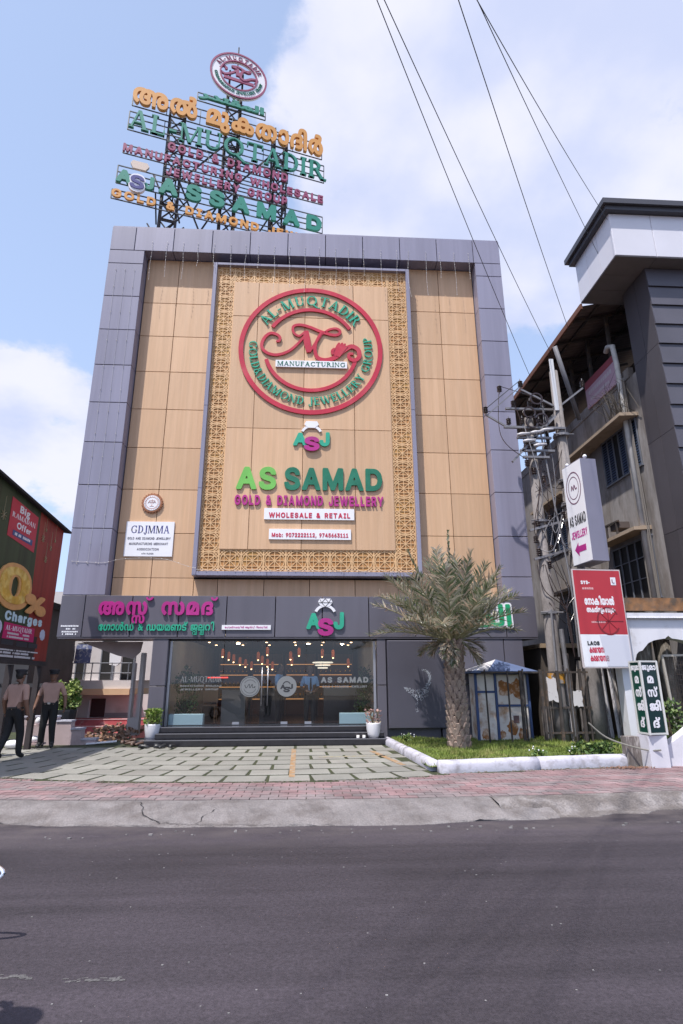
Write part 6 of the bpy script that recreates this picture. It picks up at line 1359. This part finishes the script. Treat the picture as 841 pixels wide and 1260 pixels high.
# shed wall and stored goods under the billboard
sh = thing('shed_wall', 'dark corrugated shed wall behind the billboard posts', 'wall', (-8.8,1,.1)); M_shd = mat('shed_sheet', (.05,.048,.055), .7, var=.3, vscale=2)
b = MB()
for i in range(40): y = -7+i*.2; b.add([(-8.8,y,.05),(-8.75,y+.1,.05),(-8.8,y+.2,.05),(-8.8,y,2.6),(-8.75,y+.1,2.6),(-8.8,y+.2,2.6)], [(0,1,4,3),(1,2,5,4)])
b.build('sheet', M_shd, sh)
boxobj('shed_frame', M_shd, sh, -8.78, -7.25, .98, 1.05, 1.5, 1.6)
sc_ = thing('side_house', 'dark roofed building edge visible between billboard and facade', 'house', (-10,5,.1)); boxobj('wall', M_shd, sc_, -13.5, -9.75, 5.2, 9, -1.6, 4.3); boxobj('roof_slab', M_dark, sc_, -13.6, -9.55, 4.9, 9.1, 4.3, 4.52); boxobj('sign_strip', M_peach, sc_, -10.4, -9.76, 5.15, 5.199, 2.95, 3.1)
tr_ = thing('hand_trolley', 'small dark trolley with a white bundle beside the guards', 'trolley', (-6.6,-.9,.1))
for x in (-6.78,-6.42): b = MB(); b.bar((x,-.75,.14),(x,-.75,.95),.04); b.build('upright', M_iron, tr_)
for z in (.18,.6): boxobj('shelf', mat('pink_shelf', (.4,.3,.3), .8), tr_, -6.8, -6.4, -.95, -.6, z, z+.04)
b = MB(); b.ball((-6.62,-.8,.30), (.14,.1,.09)); b.ball((-6.55,-.85,.72), (.07,.07,.09)); b.build('bundle', M_whac, tr_, smooth=True)
b = MB(); b.ball((-6.95,-1.1,.22), (.22,.14,.1), 12, 8); tag(b.build('cloth_bundle', M_whac, smooth=True), 'white cloth bundle on the ground behind the walking guard', 'bundle')

# ================================================================== people
M_skin = mat('brown_skin', (.18,.09,.058), .55); M_hair = mat('black_hair', (.012,.01,.01), .6); M_tan = mat('tan_uniform', (.42,.26,.21), .85, var=.08, vscale=8); M_blkt = mat('black_trousers', (.008,.008,.010), .8, var=.2, vscale=8)
M_bshirt = mat('light_blue_shirt', (.36,.55,.82), .8, var=.06, vscale=8); M_belt = mat('belt_black', (.02,.018,.018), .4); M_shoe = mat('shoe_black', (.015,.015,.017), .35); M_eye = mat('eye_dark', (.02,.015,.015), .3); M_cap = mat('cap_black', (.018,.018,.024), .7)
def person(label, loc, face, H, shirt, J, cap=True, tie=False, arms_out=0.0, group=None):
    """J: joint overrides in a local frame (x to the person's left, -y forward, z up); one skinned body, clothes as children"""
    t = thing('person', label, 'person', loc, group); s = H/1.74
    V = dict(pel=(0,0,.95), wai=(0,.0,1.10), che=(0,-.01,1.30), nkb=(0,.0,1.46), nk=(0,-.01,1.52), hd=(0,-.02,1.60))
    Rd = dict(pel=(.155,.115), wai=(.15,.11), che=(.175,.12), nkb=(.075,.065), nk=(.055,.055), hd=(.07,.08))
    E = [('pel','wai'),('wai','che'),('che','nkb'),('nkb','nk'),('nk','hd')]
    for sd_, sg in (('l',1),('r',-1)):
        V.update({'sh'+sd_:(sg*.185,.0,1.41),'el'+sd_:(sg*.245,.03,1.14),'wr'+sd_:(sg*.27,-.04,.90),'ha'+sd_:(sg*.272,-.06,.835),'hp'+sd_:(sg*.085,0,.90),'kn'+sd_:(sg*.10,-.02,.50),'an'+sd_:(sg*.105,.02,.10),'to'+sd_:(sg*.12,-.13,.045)})
        Rd.update({'sh'+sd_:(.075,.07),'el'+sd_:(.047,.047),'wr'+sd_:(.031,.031),'ha'+sd_:(.038,.024),'hp'+sd_:(.105,.105),'kn'+sd_:(.072,.075),'an'+sd_:(.052,.055),'to'+sd_:(.042,.04)})
        E += [('che','sh'+sd_),('sh'+sd_,'el'+sd_),('el'+sd_,'wr'+sd_),('wr'+sd_,'ha'+sd_),('pel','hp'+sd_),('hp'+sd_,'kn'+sd_),('kn'+sd_,'an'+sd_),('an'+sd_,'to'+sd_)]
    V.update(J); names = list(V)
    me = bpy.data.meshes.new('body'); me.from_pydata([V[n] for n in names], [(names.index(a), names.index(c)) for a, c in E], []); o = bpy.data.objects.new('body', me); COL.objects.link(o)
    o.modifiers.new('skin', 'SKIN'); sv = me.skin_vertices[0].data
    for i, n in enumerate(names): sv[i].radius = (Rd[n][0]*1.1, Rd[n][1]*1.1); sv[i].use_root = (n == 'pel')
    o.modifiers.new('sub', 'SUBSURF').levels = 2
    dg = bpy.context.evaluated_depsgraph_get(); bm_ = bpy.data.meshes.new_from_object(o.evaluated_get(dg)); bpy.data.objects.remove(o)
    b = MB(); bone = [(Vector(V[a]), Vector(V[c]), a, c) for a, c in E]
    vs = [tuple(v.co) for v in bm_.vertices]
    def mi(c):
        best = None
        for A, B, a, cc in bone:
            d = B-A; tt = max(0, min(1, (c-A).dot(d)/d.length_squared)); dist = (A+d*tt-c).length
            if best is None or dist < best[0]: best = (dist, a, cc, tt)
        _, a, cc, tt = best
        if a[:2] == 'an': return 3
        if a[:2] in ('hp','kn') or (a == 'pel' and cc[:2] == 'hp') : return 2 if not (a[:2] == 'kn' and tt > .96) else 3
        if a[:2] in ('el','wr'): return 0
        if a[:2] == 'sh': return 1 if tt < .92 else 0
        if a in ('nkb','nk'): return 0
        return 1 if c.z > .99 else 2
    fs = [tuple(p.vertices) for p in bm_.polygons]; ms = [mi(p.center) for p in bm_.polygons]; b.v, b.f, b.m = vs, fs, ms
    hd = Vector(V['hd'])
    def loc_ball(c, r, m, sg=12, rg_=8): b.ball(c, r, sg, rg_, m)
    loc_ball((hd.x,hd.y-.005,hd.z+.035), (.078,.098,.118), 0, 14, 10); loc_ball((hd.x,hd.y-.03,hd.z-.045), (.055,.065,.055), 0)
    b.add([(hd.x-.014,hd.y-.095,hd.z+.0),(hd.x+.014,hd.y-.095,hd.z+.0),(hd.x,hd.y-.098,hd.z+.05),(hd.x,hd.y-.125,hd.z+.005)], [(0,1,3),(1,2,3),(2,0,3)], 0)
    for sg in (-1,1):
        loc_ball((hd.x+sg*.078,hd.y+.005,hd.z+.025), (.014,.024,.034), 0, 8, 6); loc_ball((hd.x+sg*.03,hd.y-.093,hd.z+.045), (.013,.009,.008), 4, 8, 5)
    loc_ball((hd.x,hd.y-.092,hd.z-.035), (.024,.01,.006), 4, 8, 5)
    for sd_, sg in (('l',1),('r',-1)):
        h0 = Vector(V['ha'+sd_]); d = (h0-Vector(V['wr'+sd_])).normalized(); ax = Vector((0,1,0)); ax = (ax-d*ax.dot(d)).normalized()
        for k in range(4):
            ln = (.075,.085,.08,.062)[k]; p0 = h0+ax*(-.027+.018*k)*1.0+d*.01; bend = Vector((-sg*.02,0,0)); b.tube([p0, p0+d*ln*.55+bend*.3, p0+d*ln+bend], [.0095,.009,.007], 6, 0)
        p0 = h0-ax*.03-d*.015; b.tube([p0, p0-ax*.02+d*.035, p0-ax*.022+d*.06], [.011,.010,.008], 6, 0)
    X = Matrix.Translation(loc) @ Matrix.Rotation(R(face), 4, 'Z') @ Matrix.Diagonal((s,s,s,1))
    b.v = [tuple(X @ Vector(q)) for q in b.v]; body = b.build('body', [M_skin, shirt, M_blkt, M_shoe, M_eye], t, smooth=True, fix=False)
    def part(nm, m, fn, smooth=True):
        q = MB(); q.x = X; fn(q); q.build(nm, m, t, smooth=smooth)
    part('belt', M_belt, lambda q: q.lathe([(.158,-.02),(.164,-.015),(.164,.02),(.158,.025)], (0,0,0), 20) if False else q.tube([(.165*math.cos(a),.122*math.sin(a)+0,1.0) for a in [k*math.pi/10 for k in range(21)]], .02, 6, caps=False))
    part('buckle', mat('buckle_steel', (.6,.58,.55), .3, metal=.8), lambda q: q.box(-.03,.03,-.155,-.14,.98,1.025), False)
    if cap:
        def capf(q): 
            q.lathe([(.092,.06),(.10,.085),(.10,.11),(.125,.15),(.118,.165),(.01,.175)], (hd.x,hd.y,hd.z), 18); q.add([(hd.x-.07,hd.y-.08,hd.z+.075),(hd.x+.07,hd.y-.08,hd.z+.075),(hd.x+.05,hd.y-.16,hd.z+.06),(hd.x-.05,hd.y-.16,hd.z+.06),(hd.x-.07,hd.y-.08,hd.z+.085),(hd.x+.07,hd.y-.08,hd.z+.085),(hd.x+.05,hd.y-.16,hd.z+.068),(hd.x-.05,hd.y-.16,hd.z+.068)], [(0,3,2,1),(4,5,6,7),(0,1,5,4),(1,2,6,5),(2,3,7,6),(3,0,4,7)])
        part('cap', M_cap, capf)
    part('hair', M_hair, lambda q: q.ball((hd.x,hd.y+.022,hd.z+.055), (.084,.092,.11), 14, 8))
    if tie: part('tie', M_cap, lambda q: q.prism([(-.018,1.42),(.018,1.42),(.034,1.1),(0,1.03),(-.034,1.1)], (Vector((0,-.145,0)), Vector((1,0,0)), Vector((0,0,1)), Vector((0,-1,0))), 0, .008), False)
    return t
person('guard in tan shirt and black cap walking away at the left edge', (-5.98,-3.3,.135), 165, 1.72, M_tan, dict(anl=(.12,.18,.14), tol=(.13,.06,.045), knl=(.10,.02,.50), anr=(-.10,-.14,.10), tor=(-.11,-.29,.045), knr=(-.10,-.12,.51), ell=(.27,.03,1.15), wrl=(.31,-.08,.93), hal=(.315,-.11,.87)))
person('guard in tan shirt standing before the stepped wall facing the street', (-6.14,-1.26,.135), 8, 1.76, M_tan, dict(anl=(.14,-.02,.10), tol=(.17,-.17,.045), anr=(-.15,.10,.10), tor=(-.17,-.05,.045), ell=(.29,.05,1.16), wrl=(.33,-.02,.93), hal=(.335,-.05,.87), elr=(-.29,.05,1.16), wrr=(-.33,-.02,.93), har=(-.335,-.05,.87)))
person('guard in tan shirt partly hidden behind the walking guard', (-6.98,-2.9,.135), 120, 1.68, M_tan, {})
person('shop attendant in light blue shirt turned sideways inside the glass door', (-.80,.85,.402), 75, 1.68, M_bshirt, dict(wrr=(-.24,-.25,1.10), elr=(-.25,.0,1.14), har=(-.22,-.31,1.12)), cap=False)
person('shop attendant in light blue shirt and dark tie facing the street inside the glass', (.06,.70,.402), 10, 1.62, M_bshirt, dict(wrl=(.12,-.20,1.02), hal=(.06,-.23,1.02), ell=(.26,.02,1.15), wrr=(-.12,-.19,1.02), har=(-.06,-.215,1.02), elr=(-.26,.02,1.15)), cap=False, tie=True)

person('bystander in a dark shirt standing on the road left of the viewer', (-1.93,-13.16,.0), 200, 1.70, mat('dark_shirt', (.05,.05,.07), .85), dict(wrr=(-.20,-.24,1.20), elr=(-.26,-.02,1.14), har=(-.16,-.30,1.24)), cap=True)

# ================================================================== shop interior
M_cop2 = emit('lit_copper', (.50,.12,.04), .22); M_bulb = emit('warm_bulb', (1.0,.62,.30), 5.0); M_dl = emit('downlight', (1.0,.80,.58), 60.0); M_cord = mat('pendant_cord', (.02,.02,.02), .6)
rq = random.Random(19)
def pendant(x, y, z):
    t = thing('pendant_lamp', 'glowing copper cylinder pendant lamp inside the shop', 'lamp', (x,y,z), 'copper pendants in the shop')
    b = MB(); b.lathe([(.035,.0),(.048,.01),(.048,.18),(.04,.22),(.012,.24)], (x,y,z), 12); sh_ = b.build('shade', M_cop2, t, smooth=True)
    b = MB(); b.ball((x,y,z-.01), .024, 8, 6); b.build('bulb', M_bulb, t); b = MB(); b.tube([(x,y,z+.23),(x,y,2.9)], .007, 5); b.build('cord', M_cord, t)
for x, y, z in ((-2.65,2.4,2.38),(-2.5,2.7,2.30),(-2.38,3.0,2.24),(-2.2,3.2,2.16),(-2.05,3.5,2.10),(-1.88,3.8,2.04),(-1.55,2.4,2.28),(-1.45,2.7,2.18),(-1.30,3.0,2.10),(-1.15,3.2,2.02),(-1.25,2.1,2.42),(-.55,2.5,2.30),(-.52,2.9,2.15),(-.28,2.2,2.40),(.45,2.5,2.38),(.78,2.3,2.34),(1.3,3.0,2.1)): pendant(x, y, z)
for i, (x, y) in enumerate(((-3,1.6),(-1.8,1.4),(-.6,1.5),(.6,1.6),(1.5,1.8),(-2.4,4.2),(0,4.4),(1.2,4.6),(-.7,.50),(.2,.42),(-2.2,.5),(1.2,.5))):
    b = MB(); b.lathe([(.05,0),(.06,.02),(.01,.02)], (x,y,2.875), 12); tag(b.build('downlight', M_dl), 'small warm round downlight in the shop ceiling', 'lamp', 'shop downlights')
for i in range(18):
    x, y = -3.3+(i % 6)*.95, 2.2+(i//6)*1.5; b = MB(); b.lathe([(.03,0),(.04,.015),(.01,.015)], (x,y,2.884), 10); tag(b.build('spot_light', emit('spot_glow', (1.0,.62,.32), 9.0)), 'tiny warm spot light in the shop ceiling grid', 'lamp', 'shop ceiling spots')
ct = thing('reception_counter', 'pale grey reception counter left of the glass doors inside the shop', 'counter', (-2.4,2.2,.51)); M_ctr = mat('counter_grey', (.34,.32,.31), .4)
boxobj('counter_body', M_ctr, ct, -2.55, -1.85, 2.0, 2.5, .402, 1.40); boxobj('counter_top', M_blk, ct, -2.6, -1.8, 1.96, 2.54, 1.401, 1.45)
for x0, x1, y, lb in ((-1.5,-.9,3.0,'dark display counter between the doors deep in the shop'),(.5,1.7,2.6,'long dark display counter at the right inside the shop')):
    t = thing('display_counter', lb, 'counter', ((x0+x1)/2,y,.51)); boxobj('base', M_blk, t, x0, x1, y, y+.5, .402, 1.2); boxobj('glass_top', mat('counter_glass', (.2,.22,.24), .1), t, x0, x1, y+.02, y+.48, 1.201, 1.45)
ch = thing('shop_chair', 'brown wooden chair beside the reception counter', 'chair', (-2.8,1.7,.51)); M_chw = mat('chair_wood', (.30,.17,.09), .5)
for dx in (-.2,.2):
    for dy in (-.2,.2): b = MB(); b.bar((-2.85+dx,1.6+dy,.513),(-2.85+dx*.95,1.6+dy*.95,.95),.035); b.build('leg', M_chw, ch)
boxobj('seat', M_chw, ch, -3.07, -2.63, 1.38, 1.82, .951, .99); boxobj('backrest', M_chw, ch, -3.06, -2.64, 1.79, 1.83, 1.05, 1.5)
for dx in (-.19,.19): b = MB(); b.bar((-2.85+dx,1.81,.991),(-2.85+dx,1.81,1.05),.03); b.build('back_post', M_chw, ch)
bush('hedge_plant', 'dark green foliage screen inside the left end of the glass', (-3.35,.75,1.35), (.38,.2,.75), 900, [M_g1,M_g3], 41, .03, .06, 'plant')
bush('hedge_plant', 'dark green foliage screen inside the right end of the glass', (1.55,.75,1.35), (.34,.2,.75), 900, [M_g1,M_g3], 42, .03, .06, 'plant')
M_pb = mat('pale_blue_box', (.60,.80,.90), .5)
for x0, x1, s in ((-3.69,-2.78,'left'),(.87,1.79,'right')):
    t = thing('window_box', f'pale blue display plinth behind the {s} end of the shop glass', 'plinth', ((x0+x1)/2,.4,.41)); boxobj('box', M_pb, t, x0, x1, .30, .55, .402, .80, ch=.01)
b = MB(); b.bar((-3.0,2.0,1.75),(-2.4,2.0,1.75),.03); tag(b.build('red_light_strip', emit('red_led', (1,.05,.03), 2.5)), 'thin red glowing strip behind the window lettering', 'light strip')
ch2 = thing('chandelier', 'small white ring chandelier above the attendant with the tie', 'lamp', (.45,2.0,2.2)); b = MB()
for r_2, z in ((.30,2.18),(.22,2.10),(.14,2.02)):
    b.tube([(.45+r_2*math.cos(k*.393),2.0+r_2*math.sin(k*.393),z) for k in range(17)], .018, 6, caps=False)
b.build('rings', emit('ring_glow', (1,.9,.75), .8), ch2); b = MB(); b.tube([(.45,2.0,2.02),(.45,2.0,2.9)], .008, 5); b.build('rod', M_cord, ch2)
# lit show cases along the back and the right wall
M_shelf = mat('case_wood', (.16,.08,.045), .5); M_glow = emit('case_glow', (1.0,.45,.16), .5); M_goldj = mat('gold_ware', (.75,.45,.12), .25, metal=.9)
rq = random.Random(90)
for k, (x0, x1) in enumerate(((-3.5,-2.3),(-2.2,-1.0),(-.9,.3),(.4,1.8))):
    t = thing('show_case', f"lit wall show case on the back wall of the shop, {('leftmost','second from left','second from right','rightmost')[k]}", 'show case', ((x0+x1)/2,7.6,.51))
    boxobj('case_back', M_shelf, t, x0, x1, 7.75, 7.8, .402, 2.7)
    for x in (x0, x1-.04): boxobj('case_side', M_shelf, t, x, x+.04, 7.4, 7.749, .402, 2.7)
    for z in (1.0,1.45,1.9,2.3): boxobj('shelf', M_shelf, t, x0+.041, x1-.041, 7.42, 7.749, z, z+.03); boxobj('light_strip', M_glow, t, x0+.06, x1-.06, 7.43, 7.45, z-.03, z-.002)
    b = MB()
    for z in (1.03,1.48,1.93):
        for i in range(7): b.ball((x0+.12+i*(x1-x0-.24)/6, 7.55, z+.09), (.05,.05,.09), 8, 6)
    b.build('gold_pieces', M_goldj, t, smooth=True, kind='stuff')
# decals on the glass
GF = frame((0,GY-.001,0)); M_dec = mat('frosted_decal', (.21,.22,.23), .7); M_dec2 = mat('decal_dark', (.03,.03,.035), .5)
glz_ = bpy.data.objects['glazing_head']
def decal(x0, x1, z, h, s, font='sans', bold=.03): letters(glz_, s, GF, x0, x1, z, h, .002, M_dec, font=font, bold=bold, gap=.1, name='glass_lettering')
decal(-3.42, -2.32, 1.62, .15, 'AL-MUQTADIR', 'serif'); decal(.36, 1.66, 1.60, .18, 'AS SAMAD', bold=.045); decal(.40, 1.62, 1.46, .075, 'GOLD & DIAMOND JEWELLERY')
decal(-3.42, -2.32, 1.50, .06, 'MANUFACTURING WHOLESALE'); decal(-3.42, -2.40, 1.41, .06, 'JEWELLERY GROUP')
b = MB(); disc(b, GF, -1.56, 1.50, .27, 0, .002); e1 = b.build('glass_emblem', M_dec, glz_); b = MB(); ring(b, GF, -1.56, 1.50, .235, .245, .002, .004, n=32); ring(b, GF, -1.56, 1.50, .165, .175, .002, .004, 30, 150, 20); ring(b, GF, -1.56, 1.50, .165, .175, .002, .004, 200, 340, 20)
ribbon(b, GF, [(-1.68,1.50),(-1.70,1.54),(-1.66,1.46),(-1.58,1.56),(-1.56,1.46),(-1.50,1.56),(-1.49,1.47),(-1.42,1.50),(-1.44,1.46)], lambda t: .016, .002, .004); b.build('emblem_lines', M_dec2, e1)
b = MB(); disc(b, GF, -.57, 1.50, .27, 0, .002); e2 = b.build('glass_emblem', M_dec, glz_)
for s, x0, x1, z, h in (('A',-.74,-.60,1.44,.14),('S',-.66,-.48,1.36,.17),('J',-.52,-.40,1.44,.16)): letters(e2, s, GF, x0, x1, z, h, .002, M_dec2, bold=.04, off=.002+(.001 if s == 'S' else 0), name='monogram_letter')
b = MB(); ring(b, GF, -.57, 1.52, .09, .115, .002, .0035, 20, 160, 16); b.build('monogram_ring', M_dec2, e2)

# ================================================================== scooter nosing into the picture at the left edge
sk = thing('scooter', 'scooter at the left edge of the road with its chrome crash bar showing', 'scooter', (-3.1,-11.55,0))
M_chr = mat('chrome', (.85,.85,.88), .22, metal=1.0); M_rub = mat('tyre_rubber', (.02,.02,.02), .8); M_scb = mat('scooter_blue', (.05,.07,.16), .25)
def hoop(y, m, r, dz=0):
    b = MB(); b.tube([Vector((-2.24+.26*math.cos(a), y+.03*math.sin(a), .40+dz+.06*math.sin(a))) for a in [k*2*math.pi/24 for k in range(25)]], r, 8, caps=False); return b.build('crash_bar', m, sk, smooth=True)
hoop(-11.62, M_chr, .016)
for x in (-3.05, -4.25):
    b = MB(); b.tube([Vector((x+.215*math.cos(a), -11.55, .25+.215*math.sin(a))) for a in [k*2*math.pi/24 for k in range(25)]], .05, 8, caps=False); w = b.build('wheel', M_rub, sk, smooth=True)
    b = MB(); b.tube([(x,-11.59,.25),(x,-11.51,.25)], .13, 14); b.build('rim', M_chr, w)
b = MB(); b.tube(catmull([(-2.92,-11.55,.55),(-3.05,-11.55,.95),(-3.15,-11.55,1.02)], 5), .1, 10); b.build('front_apron', M_scb, sk, smooth=True)
b = MB(); b.tube(catmull([(-2.75,-11.55,.42),(-3.1,-11.55,.32),(-3.4,-11.55,.42),(-3.8,-11.55,.62),(-4.2,-11.55,.68)], 5), [.1,.1,.11,.12,.13,.14,.15,.16,.17,.18,.19,.19,.19,.19,.18,.17,.16,.14,.12,.1,.06], 10); b.build('body', M_scb, sk, smooth=True)
b = MB(); b.ball((-3.75,-11.55,.84), (.40,.14,.07), 14, 8); b.build('seat', M_rub, sk, smooth=True)
b = MB(); b.tube([(-3.2,-11.88,1.05),(-3.15,-11.55,1.03),(-3.2,-11.22,1.05)], .018, 8); b.build('handlebar', M_rub, sk)
b = MB(); b.tube([(-2.45,-11.6,.40),(-2.98,-11.57,.45)], .014, 6); b.build('bar_stay', M_chr, sk)
bpy.data.scenes.remove(TMP)
